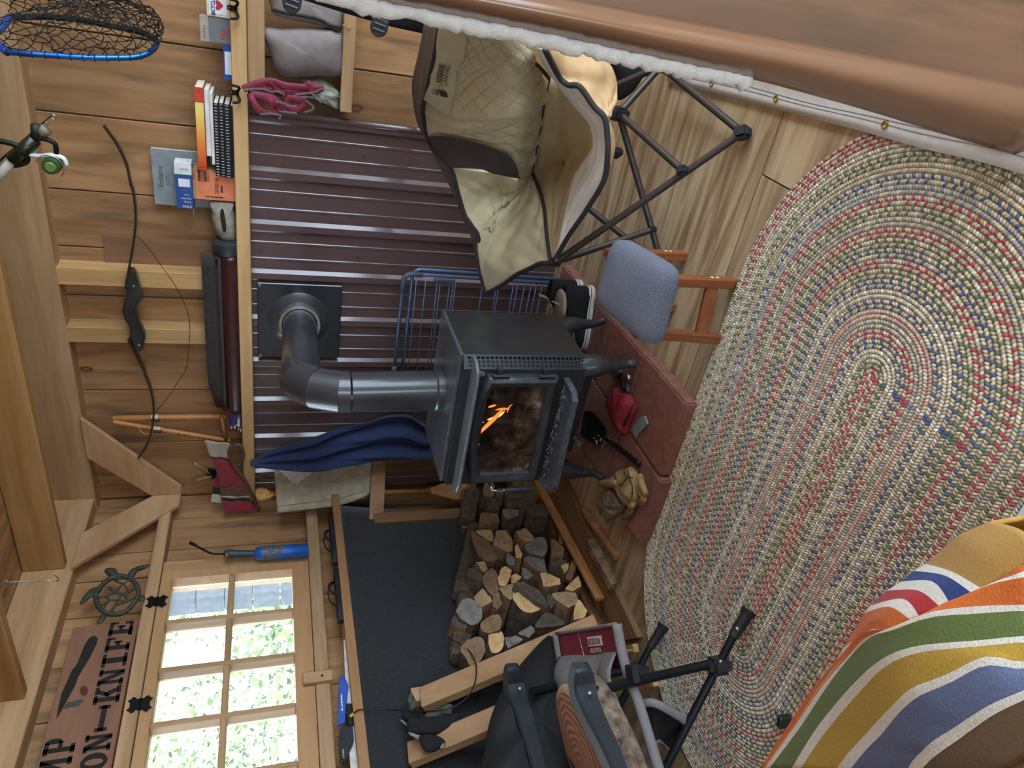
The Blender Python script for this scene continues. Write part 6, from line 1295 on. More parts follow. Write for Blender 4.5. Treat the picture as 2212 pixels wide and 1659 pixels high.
for c_ in (p1_, ja, fa + da * .12, fa + da * .36): v_ = (V(*CAM) - c_).normalized(); MB().lathe(c_ + v_ * .012, c_ + v_ * .019, [(0, .0085), (.5, .008), (1, .004)], 10).build('rivet', SS, RO, smooth=True)
MB().obox(r3(1035, 925, .385), (.05, .05, .022), Matrix.Rotation(.9, 3, 'Z')).build('ribbed_hinge', plain('hinge_nylon', '#1b1d1f', .5), RO, bevel=.004)
def arm(path, zt_):
    P = smooth_path([r3(a, b, zt_) for a, b in path], 5); k = len(P); m = MB(); rows = []
    for i, p in enumerate(P):
        d = (P[min(k - 1, i + 1)] - P[max(0, i - 1)]); d.z = 0; d.normalize(); s = V(-d.y, d.x, 0); w = .026 * np.interp(i / k, [0, .06, .15, 1], [.45, .85, 1, 1]); h = np.interp(i / k, [0, .08, .3, 1], [.028, .05, .058, .03])
        rows.append([p + s * w, p + s * w * .7 + V(0, 0, .006), p - s * w * .7 + V(0, 0, .006), p - s * w, p - s * w * .8 - V(0, 0, h), p + s * w * .8 - V(0, 0, h)])
    m.grid(rows, closed=True); m.add(rows[0], [tuple(reversed(range(6)))]); m.add(rows[-1], [tuple(range(6))]); m.build('armrest', RA, RO, smooth=True, auto=35)
arm([(590, 862), (575, 930), (570, 1010), (590, 1120), (640, 1240), (700, 1360), (780, 1510), (860, 1680), (930, 1830)], .60)
arm([(62, 862), (52, 930), (48, 1010), (75, 1120), (120, 1240), (160, 1370), (210, 1520), (260, 1700), (320, 1900)], .60)
for c_ in (r3(700, 1072, .565), r3(155, 1037, .565)): v_ = (V(*CAM) - c_).normalized(); MB().lathe(c_ + v_ * .02, c_ + v_ * .027, [(0, .0055), (1, .004)], 10).build('rivet', SS, RO)
# seat sling
nr = resample(smooth_path([r3(a, b, .375) for a, b in ((912, 535), (945, 720), (990, 900), (1040, 1050), (1085, 1160), (1230, 1640), (1300, 1850))], 5), 30)
fo = r3(440, 612, .375) - nr[0]
MB().tube(nr, .0155, 10).build('rail_sleeve', RG_, RO, smooth=True); MB().tube([p + fo for p in nr], .0155, 10).build('rail_sleeve', RG_, RO, smooth=True)
sag = lambda t: -.03 * math.sin(math.pi * t)
m = MB(); m.grid([[lerp(p, p + fo, t) + V(0, 0, sag(t) * .5) for t in np.linspace(0, 1, 14)] for p in nr[:9]]); m.build('front_panel', RR, RO, smooth=True, solid=.004)
back = (nr[-1] - nr[0]).normalized(); m = MB(); rows = []
for i, p in enumerate(nr[5:]):
    pf = .055 * math.sin(min(1, i / 5) * math.pi / 2); rows.append([lerp(p, p + fo, t) + V(0, 0, sag(t) + pf * (.6 + .4 * abs(math.sin(t * 3 * math.pi))) * (1 if 0 < t < 1 else 0) + .012) for t in np.linspace(0.04, .97, 26)])
m.grid(rows); m.grid([[p - V(0, 0, .06) for p in rows[0]], rows[0]]); m.build('padded_seat', RG_, RO, smooth=True, solid=.004)
MB().tube([lerp(nr[0], nr[0] + fo, t) + V(0, 0, sag(t) * .5 + .003) for t in np.linspace(0, 1, 8)], .006, 6).build('panel_binding', RG_, RO, smooth=True)
MB().tube([lerp(nr[0], nr[0] + fo, .66) + back * s_ + V(0, 0, -.012) for s_ in (.0, .05, .1)], .0012, 4).build('panel_piping', plain('white_thread', '#cfcac6', .8), RO)
lx = -fo.normalized(); WT = plain('panel_white', '#d6cfd0', .8)
cb = lerp(nr[0], nr[0] + fo, .42) + back * .042 + V(0, 0, -.0095)
lab = MB().obox(cb + V(0, 0, .0), (.115, .03, .001), Matrix((fo.normalized(), V(-fo.normalized().y, fo.normalized().x, 0), V(0, 0, 1))).transposed()); lab.build('label_patch', WT, RO)
text('label_text', 'ROCKER', plain('label_maroon', '#7d2636', .8), RO, cb + fo.normalized() * -.05 - back * .009 + V(0, 0, .002), fo, back, .018, width=.1, bold=True)
text('label_text', 'ROADTRIP', WT, RO, cb + fo.normalized() * -.042 + back * .021 + V(0, 0, .004), fo, back, .014, width=.085, bold=True)
# backrest and rear legs, behind the seat
bt = nr[-1] + back * .16 + V(0, 0, .52)
for o_ in (V(0, 0, 0), fo):
    MB().tube([nr[-1] + o_ - back * .02, nr[-1] + o_ + back * .03 + V(0, 0, .06), bt + o_], .0125, 12).build('back_post', RT, RO, smooth=True)
    MB().tube([fa + da * 1.2 + (off if o_.length else V(0, 0, 0)), nr[-1] + o_ + back * .03 + V(0, 0, .02)], .0125, 12).build('rear_leg', RT, RO, smooth=True)
    MB().tube([nr[-1] + o_, V((nr[-1] + o_).x, (nr[-1] + o_).y, .03) + back * .08], .0125, 12).build('rear_leg', RT, RO, smooth=True)
m = MB(); m.grid([[lerp(nr[-1] + back * .03 + V(0, 0, .03), bt, s_) + fo * t + back * .05 * math.sin(math.pi * t) for t in np.linspace(0, 1, 12)] for s_ in np.linspace(0, 1, 10)]); m.build('back_panel', RG_, RO, smooth=True, solid=.006)
# mesh pocket on the near side
pk = [r3(1065, 1165, .35), r3(1190, 1150, .33), r3(1320, 1210, .28), r3(1440, 1290, .22), r3(1440, 1330, .21), r3(1380, 1460, .2), r3(1330, 1520, .21), r3(1230, 1440, .27), r3(1170, 1485, .31)]
MB().tube(smooth_path(pk[:6], 5), .012, 8, flat=.5).build('pocket_binding', RG_, RO, smooth=True); MB().tube(smooth_path([pk[0], r3(1120, 1330, .33), pk[8], pk[7], pk[6], pk[5]], 5), .011, 8, flat=.5).build('pocket_binding', RG_, RO, smooth=True)
m = MB(); m.add([p - V(.01, .0, .01) for p in pk], [tuple(range(len(pk)))]); m.build('pocket_mesh', plain('mesh_black', '#0f1012', .95), RO, solid=.003)
# round cushion printed like a log slice
LC = thing('log_cushion', 'round cushion printed like a sawn log on the camp rocker', 'cushion', r3(900, 1560, .40))
cc = r3(800, 1610, .50); rC = .225; tl_ = Matrix.Rotation(-.22, 3, 'Y') @ Matrix.Rotation(.10, 3, 'X'); nC = tl_ @ V(0, 0, 1)
def cring(r, h): return [cc + tl_ @ V(r * math.cos(a) * (1 + .03 * math.sin(3 * a)), r * math.sin(a) * (1 + .03 * math.cos(2 * a)), h) for a in np.linspace(0, 2 * math.pi, 49)[:-1]]
rm_, t_, b_ = nmat('printed_growth_rings'); wv = t_.nodes.new('ShaderNodeTexWave'); wv.wave_type = 'RINGS'; wv.rings_direction = 'Z'; wv.inputs['Scale'].default_value = 16; wv.inputs['Distortion'].default_value = 5; wv.inputs['Detail'].default_value = 3; tc = t_.nodes.new('ShaderNodeTexCoord'); t_.links.new(tc.outputs['Object'], wv.inputs['Vector'])
cr = t_.nodes.new('ShaderNodeValToRGB'); e = cr.color_ramp.elements; e[0].color = rgb('#7c5240'); e[1].color = rgb('#b98a70'); t_.links.new(wv.outputs['Fac'], cr.inputs[0]); t_.links.new(cr.outputs[0], b_.inputs['Base Color']); b_.inputs['Roughness'].default_value = .9
m = MB(); m.grid([cring(rC * .90, .046), cring(rC * .6, .056), cring(rC * .3, .06), cring(.004, .061)], closed=True); m.build('ring_face', rm_, LC, smooth=True)
m = MB(); m.grid([cring(rC * .98, .034), cring(rC * .955, .044), cring(rC * .89, .0475)], closed=True); m.build('sapwood_rim', plain('print_sapwood', '#b39a82', .9), LC, smooth=True)
m = MB(); m.grid([cring(rC * .8, -.062), cring(rC * .97, -.05), cring(rC * 1.0, -.02), cring(rC * 1.0, .01), cring(rC * .98, .034)], closed=True); m.add(cring(rC * .8, -.062), [tuple(reversed(range(48)))]); bk_ = m.build('bark_side', plain('printed_bark', '#6b5a4c', .95, 0, .55, 42, bump=.8), LC, smooth=True)
m = MB(); a_, b2 = cc + tl_ @ V(-.11, .10, .055), cc + tl_ @ V(-.06, .02, .062); m.prism([a_, lerp(a_, b2, .5) + V(.006, .004, .001), b2, lerp(a_, b2, .5) - V(.006, .004, 0)], nC * .001); m.build('printed_crack', plain('print_crack', '#1c1512', .9), LC)
# black bag standing behind the rocker
tag(puff([at(*p, X=-2.16) for p in ((1185, 1372), (1205, 1390), (1210, 1430), (1235, 1500), (1260, 1600), (1280, 1700), (1060, 1720), (1050, 1600), (1075, 1510), (1120, 1440))], (.7, -.5, .2), .10, 1.0, wr=.01, seed=3).build('duffel_bag', plain('black_nylon_bag', '#0f1013', .8, 0, .2, 20, bump=.3), smooth=True), 'black soft bag slumped between firewood rack and rocker', 'bag')
# dark socks drying on the rack rails
SOK = thing('draped_socks', 'dark camouflage socks draped over the two rack rails', 'clothes', at(960, 1560, X=-2.45))
SB = plain('sock_black', '#16171a', .95, 0, .25, 60, bump=.4); CM = plain('camo_cloth', '#4a4a3c', .95, 0, .6, 30); SGY = plain('sock_grey', '#8f8c8a', .95); ZT = zz(860, 1440, 4.345)
for i, (o_, th_, mat, x_) in enumerate(((((100, 500), (300, 480), (560, 440), (605, 500), (480, 590), (330, 640), (150, 640), (90, 590)), .03, SB, -2.45), (((200, 650), (330, 640), (435, 690), (432, 760), (390, 770), (340, 800), (260, 800), (210, 720)), .022, SB, -2.43), (((270, 430), (490, 350), (505, 420), (470, 460), (280, 485)), .015, CM, -2.44), (((85, 300), (130, 250), (165, 330), (160, 400), (110, 410)), .015, CM, -2.50), (((40, 400), (90, 330), (110, 420), (210, 440), (200, 520), (90, 520), (40, 470)), .02, SB, -2.49), (((95, 620), (130, 625), (222, 655), (208, 695), (120, 650)), .01, SGY, -2.44), (((15, 505), (35, 500), (85, 545), (70, 550)), .008, SGY, -2.46), (((390, 765), (420, 720), (436, 725), (430, 760)), .006, SGY, -2.405))):
    puff([at(*ZT(*p), X=x_) for p in o_], (1, -.3, .1), th_, .6, wr=.003, seed=i).build('sock', mat, SOK, smooth=True)
# cable from the ledge down to the heap
cpts = [(757, 1548, -2.57), (772, 1535, -2.55), (790, 1533, -2.54), (840, 1533, -2.52), (900, 1537, -2.45), (960, 1533, -2.40), (1000, 1515, -2.38), (1020, 1490, -2.37), (1029, 1457, -2.37), (1025, 1425, -2.38), (1005, 1398, -2.41), (975, 1382, -2.46), (968, 1375, -2.50)]
CBL = thing('power_cable', 'thin black cable looping from the window ledge to the firewood', 'cable', at(900, 1537, X=-2.45))
MB().tube(smooth_path([at(a, b, X=c) for a, b, c in cpts], 6), .0026, 6).build('cord', plain('cable_black', '#121315', .5), CBL, smooth=True)
MB().tube([at(757, 1548, X=-2.57), at(764, 1541, X=-2.56)], .006, 8).build('yellow_plug', plain('plug_yellow', '#c5b83a', .5), CBL)

# ------------------------------------------------------------------ on the window ledge
def wl(x, y, X=-2.60): return at(x, y, X=X)
def sandal(label, y0, y1, z, seed):
    S = thing('sandal', label, 'sandal', V(-2.62, (y0 + y1) / 2, z), 'black flip-flops on the ledge'); L = y0 - y1
    prof = [(0, .012), (.06, .03), (.2, .038), (.45, .030), (.7, .037), (.88, .043), (.96, .034), (1, .015)]
    R = lambda h, g: [V(-2.615 + w * g, y1 + L * t, z + h) for t, w in prof] + [V(-2.615 - w * g, y1 + L * t, z + h) for t, w in reversed(prof)]
    m = MB(); m.grid([R(.001, .9), R(.006, 1), R(.022, 1), R(.026, .93)], closed=True); m.add(R(.026, .93), [tuple(range(16))]); m.add(R(.001, .9), [tuple(reversed(range(16)))]); m.build('sole', plain('sandal_black', '#1b1f22', .7), S, smooth=True, auto=40)
    for s in (-1, 1): MB().tube(smooth_path([V(-2.615, y1 + L * .78, z + .026), V(-2.615 + s * .018, y1 + L * .66, z + .056), V(-2.615 + s * .034, y1 + L * .5, z + .05), V(-2.615 + s * .034, y1 + L * .38, z + .022)], 5), .006, 8, flat=.5).build('strap', plain('strap_black', '#121416', .6), S, smooth=True)
sandal('black flip-flop on the ledge nearest the corner', 2.74, 2.44, 1.051, 1); sandal('black flip-flop on the ledge nearest the white board', 2.40, 2.10, 1.051, 2)
PB = tag(flat([wl(*p, X=-2.60) for p in ((742, 1382), (748, 1382), (772, 1590), (788, 1659), (792, 1700), (760, 1700), (750, 1560))], (-.004, 0, 0)).build('white_board', plain('white_card', '#cfcac6', .7)), 'thin white card standing on the ledge behind the blue booklet', 'card')
BB = thing('booklet', 'blue booklet leaning on the window ledge', 'booklet', V(-2.60, 1.7, 1.051)); bq = [wl(*p, X=-2.585) for p in ((733, 1460), (742, 1458), (753, 1480), (745, 1560), (728, 1568), (730, 1530))]
flat(bq, (-.012, 0, 0)).build('cover', plain('booklet_blue', '#2c55a8', .4, coat=.3), BB, bevel=.002)
scribble('cover_print', plain('print_white', '#e8ecf2', .6), BB, wl(741, 1535, X=-2.5845), (wl(737, 1500, X=-2.585) - wl(739, 1535, X=-2.585)), (0, 0, 1), .07, .006, 3)
PBK = thing('power_bank', 'black power bank lying on the window ledge by the cable', 'power bank', V(-2.59, 1.5, 1.051))
flat([wl(*p, X=-2.575) for p in ((748, 1518), (761, 1518), (764, 1562), (752, 1566), (746, 1540))], (-.03, 0, 0)).build('adapter', plain('adapter_black', '#121316', .4), PBK, bevel=.004)
flat([wl(*p, X=-2.58) for p in ((735, 1568), (762, 1566), (765, 1600), (744, 1645), (733, 1640), (731, 1600))], (-.04, 0, 0)).build('case', plain('bank_charcoal', '#24272c', .35), PBK, bevel=.006, seg=2)
scribble('case_print', plain('print_yellow', '#b9b27a', .6), PBK, wl(744, 1638, X=-2.5795), (wl(742, 1605, X=-2.58) - wl(745, 1638, X=-2.58)), (0, 0, 1), .03, .007, 4)

# blow torch standing on the sill
TO = thing('blow_torch', 'blue gas blow torch standing right of the window', 'torch', V(-2.63, 2.555, 1.185))
tp, tb_ = V(-2.628, 2.565, 0), None
for nm, z0, z1, r, mat in (('gas_cylinder', 1.186, 1.405, .0, plain('torch_blue', '#1f5fb0', .35, .2)),):
    MB().lathe(V(-2.628, 2.557, 1.186), V(-2.628, 2.563, 1.435), [(0, .030), (.02, .034), (.86, .034), (.95, .028), (1, .014)], 22).build('gas_cylinder', mat, TO, smooth=True, auto=40)
MB().lathe(V(-2.628, 2.5603, 1.30), V(-2.628, 2.5622, 1.398), [(0, .0344), (1, .0344)], 22, caps=False).build('printed_label', plain('torch_label', '#4c5a6c', .5, 0, .5, 90), TO, smooth=True)
MB().tube(smooth_path([V(-2.628, 2.563, 1.43), V(-2.628, 2.566, 1.48), V(-2.626, 2.57, 1.53), V(-2.624, 2.572, 1.57)], 4), [.016, .017, .017, .018, .018, .018, .018, .018, .020, .022, .020, .016, .012], 12).build('torch_head', plain('torch_slate', '#2b3a44', .5), TO, smooth=True)
MB().tube(smooth_path([V(-2.624, 2.572, 1.57), V(-2.62, 2.575, 1.62), V(-2.615, 2.60, 1.66), V(-2.61, 2.63, 1.70), V(-2.608, 2.645, 1.72)], 5), [.005] * 14 + [.0065, .0075, .0075, .0075, .0075, .0075, .0075], 10).build('burner_tube', IRON, TO, smooth=True)
MB().lathe(V(-2.60, 2.55, 1.555), V(-2.60, 2.535, 1.553), [(0, .007), (1, .006)], 10).build('valve_knob', plain('brass', '#b18d45', .4, .7), TO)

# ------------------------------------------------------------------ on the wall above the window: sign and turtle
XS = -2.648
SG = thing('wooden_sign', 'reddish wooden sign board with black knife and stencilled letters', 'sign', at(270, 1500, X=XS))
def s3(a, b, X=XS): return at(*ZD(a, b), X=X)
yR, yL, zB, zT = 2.252, 1.30, 1.889, 2.128
MB().prism([V(XS - .016, yR, zB), V(XS - .016, yR - .008, zT), V(XS - .016, yL, zT - .004), V(XS - .016, yL, zB)], (.016, 0, 0)).build('board', wood('sign_board', '#8a6149', '#6f4a36', 'Y', stretch=8, kscale=2.5), SG, bevel=.002)
SB_ = plain('sign_black', '#1d1816', .85, 0, .2, 40)
R4 = lambda x0, y0, x1, y1: [(x0, y0), (x1, y0), (x1, y1), (x0, y1)]
F_ = [R4(.12, 0, .40, 1), R4(0, .84, .95, 1), R4(.80, .64, .95, .9), R4(.4, .42, .66, .58), R4(.58, .33, .70, .67), R4(0, 0, .55, .15)]
EL = lambda k, a: (.5 + k * .5 * math.cos(a), .5 + (.5 if k == 1 else .34) * math.sin(a))
GLY = {'F': F_, 'E': F_ + [R4(0, 0, .95, .16), R4(.80, .1, .95, .36)], 'I': [R4(.33, 0, .67, 1), R4(.08, 0, .92, .15), R4(.08, .85, .92, 1)],
 'K': [R4(.12, 0, .38, 1), R4(0, 0, .5, .15), R4(0, .85, .5, 1), [(.36, .42), (.52, .42), (.88, .88), (.62, .88)], [(.40, .56), (.64, .66), (.94, .1), (.66, .1)], R4(.56, 0, 1, .15), R4(.56, .85, 1, 1)],
 'N': [R4(.1, 0, .30, 1), R4(.72, 0, .92, 1), [(.08, 1), (.36, 1), (.92, 0), (.64, 0)], R4(0, 0, .42, .15), R4(0, .85, .3, 1), R4(.6, .85, 1, 1)],
 'P': [R4(.12, 0, .40, 1), R4(0, .85, .75, 1), R4(.4, .42, .8, .56), [(.66, .44), (.80, .44), (.97, .55), (.97, .86), (.80, 1), (.66, 1)], R4(0, 0, .55, .15)],
 'M': [R4(.06, 0, .26, 1), R4(.74, 0, .94, 1), [(.06, 1), (.3, 1), (.56, .3), (.44, .3)], [(.70, 1), (.94, 1), (.56, .3), (.44, .3)], R4(0, 0, .34, .15), R4(.66, 0, 1, .15)],
 'A': [[(0, 0), (.28, 0), (.62, 1), (.38, 1)], [(.72, 0), (1, 0), (.62, 1), (.38, 1)], R4(.25, .25, .75, .38)],
 'C': [[EL(1, 2 * math.pi * i / 16), EL(1, 2 * math.pi * (i + 1) / 16), EL(.36, 2 * math.pi * (i + 1) / 16), EL(.36, 2 * math.pi * i / 16)] for i in range(2, 14)],
 'O': [[EL(1, 2 * math.pi * i / 16), EL(1, 2 * math.pi * (i + 1) / 16), EL(.36, 2 * math.pi * (i + 1) / 16), EL(.36, 2 * math.pi * i / 16)] for i in range(16)]}
def stext(s, y0, y1, z, h):
    w = (y1 - y0) / len(s)
    for i, ch in enumerate(s):
        m = MB()
        for q in GLY[ch]: m.prism([V(XS, y0 + w * (i + .03 + .94 * p[0]), z + h * p[1]) for p in q], (.0009, 0, 0))
        m.build('painted_letter', SB_, SG)
pE, pK = s3(1000, 505), s3(860, 1155); stext('KNIFE', pK.y, pE.y, 1.904, .088)
pN0, pN1 = s3(820, 1675), s3(790, 1385); stext('ON', pN0.y, pN1.y, 1.904, .086)
dash = [(780, 1355), (800, 1340), (845, 1345), (850, 1300), (820, 1280), (835, 1215), (860, 1200), (880, 1165), (810, 1170), (805, 1200), (825, 1215), (800, 1300), (790, 1310)]
d0, d1 = s3(860, 1165).y, s3(800, 1370).y; zc = 1.948
m = MB(); m.box((XS, d1, zc - .009), (XS + .0008, d0, zc + .009)); m.box((XS, d1, zc - .02), (XS + .0008, d1 + .014, zc + .02)); m.box((XS, d0 - .014, zc - .02), (XS + .0008, d0, zc + .02)); m.build('painted_dash', SB_, SG)
pP0, pP1 = s3(430, 1560), s3(430, 1425); stext('P', pP0.y, pP1.y, 2.018, .098); stext('CAM', pP0.y - .285, pP0.y - .008, 2.018, .098)
kn = [(765, 650), (755, 690), (700, 800), (610, 950), (590, 1010), (470, 1230), (440, 1275), (450, 1210), (480, 1080), (560, 900), (600, 850), (660, 700), (700, 640), (740, 625)]
MB().prism([s3(*p) for p in kn], (.0009, 0, 0)).build('painted_knife', SB_, SG)
MB().prism([s3(*p) for p in ((520, 1150), (620, 1125), (660, 1130), (610, 1175), (490, 1200))], (.0008, 0, 0)).build('painted_blade', plain('sign_grey', '#4d443c', .85), SG)
MB().prism([s3(655 + 32 * math.cos(a), 1057 + 38 * math.sin(a)) for a in np.linspace(0, 6.283, 17)[:-1]], (.0008, 0, 0)).build('board_knot', plain('knot_brown', '#4c2c1e', .8), SG)
# cast sea turtle
TU = thing('turtle_ornament', 'green cast metal sea turtle fixed above the window', 'ornament', s3(920, 310, -2.66))
TG = plain('verdigris_iron', '#3b4138', .6, .2, .3, 50, bump=.4); XT = -2.655
def t3(a, b, x=0): return at(*ZD(a, b), X=XT + x)
shell = [(880, 170), (960, 160), (1040, 200), (1080, 270), (1060, 350), (990, 430), (900, 460), (810, 440), (760, 380), (750, 300), (800, 230)]
SP2 = smooth_path([t3(*p, .018) for p in shell], 6, closed=True); MB().tube(SP2, .0105, 8, closed=True).build('shell_rim', TG, TU, smooth=True)
for i, l in enumerate(([(800, 420), (850, 350), (830, 320), (900, 290), (960, 220), (1020, 190)], [(880, 450), (900, 390), (990, 360), (980, 310), (1050, 260)], [(760, 330), (830, 320)], [(850, 350), (920, 350), (990, 360)], [(850, 250), (900, 290), (950, 300), (980, 310)], [(960, 220), (990, 260), (980, 310)], [(920, 350), (950, 300)], [(900, 390), (920, 350)], [(900, 200), (960, 220)], [(1050, 330), (990, 360)], [(780, 400), (850, 350)], [(870, 430), (900, 390)])):
    MB().tube(smooth_path([t3(*p, .026) for p in l], 4), .0042, 6).build('shell_rib', TG, TU, smooth=True)
puff([t3(*p, .01) for p in ((880, 190), (835, 150), (815, 120), (850, 105), (900, 108), (920, 140), (920, 185))], (1, 0, 0), .018, .6).build('head', TG, TU, smooth=True)
for o_ in ([(990, 175), (1020, 115), (1090, 82), (1175, 70), (1140, 100), (1075, 122), (1030, 180)], [(800, 245), (720, 258), (660, 310), (622, 372), (642, 382), (700, 335), (770, 300)], [(1060, 325), (1110, 308), (1135, 335), (1110, 360), (1070, 350)], [(810, 440), (770, 500), (755, 528), (800, 522), (840, 455)], [(930, 440), (935, 465), (950, 460), (955, 435)]):
    puff([t3(*p, .008) for p in o_], (1, 0, 0), .009, .6, n=32).build('flipper', TG, TU, smooth=True)

# ------------------------------------------------------------------ hung from the joists: landing net, rods, wire hook
NE = thing('landing_net', 'blue framed landing net with black mesh hanging from the joist', 'fishing net', at(60, 105, Y=2.6))
hp = [(15, 112, 2.50), (60, 116, 2.50), (120, 120, 2.51), (180, 124, 2.52), (250, 125, 2.54), (300, 122, 2.56), (330, 108, 2.60), (338, 92, 2.66), (325, 78, 2.72), (290, 66, 2.78), (230, 54, 2.82), (170, 42, 2.85), (90, 36, 2.86), (20, 38, 2.86)]
HP = smooth_path([at(a, b, Y=c) for a, b, c in hp], 5); k6 = int(len(HP) * .55)
MB().tube(HP[:k6 + 1], .0085, 10).build('hoop', plain('anodised_blue', '#1f5fae', .28, .7), NE, smooth=True); MB().tube(HP[k6:], .0095, 10).build('hoop_sleeve', plain('net_black', '#0f1110', .9), NE, smooth=True)
MB().tube([at(15, 112, Y=2.50), at(2, 100, Y=2.58), at(-20, 80, Y=2.68), at(2, 60, Y=2.78), at(20, 38, Y=2.86)], .012, 8).build('yoke', plain('yoke_blue', '#27408a', .5), NE, smooth=True)
NL_ = 64; loopN = resample(HP, NL_); cN = sum(loopN, V(0, 0, 0)) / NL_; rings = []; NB = 15; rn = random.Random(4)
for k in range(NB):
    t = k / (NB - 1); sc2 = 1 + .16 * math.sin(t * math.pi) - .75 * t ** 3
    rings.append([cN + (p - cN) * sc2 + V(.13, .10, .03) * math.sin(t * math.pi * .5) * .75 + V(rn.uniform(-.01, .01), rn.uniform(-.02, .02), rn.uniform(-.01, .01)) * (1 if k else 0) for p in loopN])
m = MB()
for k in range(NB - 1):
    for j in range(k % 2, NL_, 2):
        a = rings[k][j]
        for dj in (-1, 1):
            if 0 <= j + dj < NL_: b = rings[k + 1][j + dj]; m.tube([a, lerp(a, b, .5) - V(0, 0, .006), b], .0017, 3, caps=False)
for p in loopN[::2]: m.tube([p + V(.011 * math.cos(q), .011 * math.sin(q), 0) for q in np.linspace(0, 6.283, 7)[:-1]], .0016, 3, closed=True)
tag(m.build('netting', plain('net_cord', '#141512', .9), NE), kind='stuff')
RDD = thing('fishing_rod', 'fishing rod with white and green spinning reel under the joists', 'fishing rod', at(40, 340, Y=2.3))
yr_ = 2.3
def f3(a, b, y=yr_): return at(*ZA(a, b), Y=y)
MB().tube([f3(-60, 1560), f3(0, 1490), f3(130, 1350)], .0125, 10).build('grip', plain('rod_grip', '#a9a49a', .7), RDD, smooth=True)
MB().tube([f3(110, 1370), f3(180, 1300), f3(300, 1190)], [.019, .020, .017], 12).build('reel_seat', plain('seat_olive', '#1d2212', .3, .3), RDD, smooth=True)
MB().tube([f3(300, 1190), f3(310, 1120), f3(300, 1060)], [.012, .014, .012], 10).build('fore_grip', plain('fore_black', '#141516', .6), RDD, smooth=True)
MB().tube(smooth_path([f3(230, 1310), f3(340, 1330), f3(440, 1320), f3(540, 1350), f3(570, 1410)], 4), .010, 8, flat=.6).build('reel_body', plain('reel_white', '#c5c9cb', .35), RDD, smooth=True)
c_ = f3(450, 1400, yr_ - .01); MB().lathe(c_ + V(0, .03, 0), c_ - V(0, .03, 0), [(0, .016), (.1, .024), (.35, .024), (.4, .019), (.75, .019), (.8, .024), (1, .021)], 20).build('spool', plain('spool_green', '#3d5c3a', .35, .4), RDD, smooth=True, auto=40)
MB().lathe(c_ - V(0, .03, 0), c_ - V(0, .034, 0), [(0, .015), (1, .012)], 16).build('spool_cap', plain('cap_lime', '#5f7a3a', .4), RDD)
MB().tube([c_ + V(.034 * math.cos(a), -.03, .034 * math.sin(a)) for a in np.linspace(-2.4, 1.2, 16)], .0016, 5).build('bail_wire', plain('bail_steel', '#c8c8c0', .25, .9), RDD, smooth=True)
MB().tube(smooth_path([f3(320, 1180), f3(400, 1190), f3(470, 1230), f3(480, 1310)], 4), .007, 8).build('reel_foot', IRON, RDD, smooth=True)
MB().tube(smooth_path([f3(-40, 1200), f3(60, 1215), f3(160, 1250), f3(220, 1310), f3(230, 1370), f3(180, 1400), f3(120, 1410)], 5), .008, 8).build('butt_loop', IRON, RDD, smooth=True)
MB().lathe(f3(340, 1150), f3(400, 1100), [(0, .008), (.3, .014), (1, .016)], 12).build('handle_knob', plain('knob_smoke', '#6a6552', .5), RDD, smooth=True)
R2 = thing('fishing_rod', 'thin dark fishing rod tip with line guides at the left edge', 'fishing rod', at(60, 300, Y=2.35))
pa_, pb_ = f3(-80, 1440, 2.36), f3(440, 985, 2.36); MB().tube([pa_, pb_], [.004, .0015], 6).build('blank', IRON, R2)
for t in (.35, .58, .72, .85, .98): c_ = lerp(pa_, pb_, t) - V(0, 0, .008); MB().tube([c_ + V(.006 * math.cos(a), 0, .006 * math.sin(a)) for a in np.linspace(0, 6.283, 11)[:-1]], .0011, 4, closed=True).build('line_guide', SS, R2)
WH_ = smooth_path([at(*ZD(*p), Y=1.93) for p in ((15, 215), (45, 200), (70, 212), (40, 225), (80, 207), (250, 202), (380, 192), (430, 202), (460, 190), (440, 165), (425, 152))], 4)
tag(MB().tube(WH_, .0022, 6).build('wire_hook', plain('zinc_screw', '#a8a8a4', .35, .8), smooth=True), 'bent zinc wire door hook hanging below the ceiling joist', 'hook')

# ------------------------------------------------------------------ right hand side: post, vinyl sheet, white tarp
VP = thing('timber_post', 'rough sawn timber post close to the camera on the right', 'post', (.12, 1.08, 0))
MB().box((-.045, 1.01, 0), (.32, 1.16, 2.395)).build('post_timber', wood('rough_post', '#84624a', '#573f2e', 'Z', stretch=6, kscale=2.2, stain=.7), VP, bevel=.004)
VS_ = thing('vinyl_curtain', 'glossy brown curtain sheet with a white fuzzy edge at right', 'curtain', (-.1, 1.03, 0))
ed = [(700, -30), (800, -2), (1000, 38), (1200, 78), (1450, 133), (1620, 168), (1760, 205), (1900, 245), (2050, 292), (2212, 338), (2300, 368)]
EP = [at(a, b, Y=1.035) for a, b in ed]; EP = [p for p in EP if p.z > -.05]
if EP[-1].z > 0.0: EP.append(V(EP[-1].x - .004, 1.035, 0.0))
top0 = EP[0] + (EP[0] - EP[1]).normalized() * .3; top1 = V(top0.x, top0.y, 2.3); EP = [top1, V(top0.x, top0.y, 1.75), top0] + EP
E2 = resample(smooth_path(EP, 6), 60); rows = []
for p in E2:
    z = max(.002, p.z); rows.append([V(lerp(p, V(-.040, 1.0, z), t).x, 1.035 - .05 * math.sin(t * math.pi) * .8 - .03 * t, z) for t in np.linspace(0, 1, 12)])
VN = wood('amber_vinyl', '#85624a', '#6b4c37', 'Z', stretch=3, knots=False, rough=.18)
m = MB(); m.grid(rows); m.build('vinyl_sheet', VN, VS_, smooth=True, solid=.003)
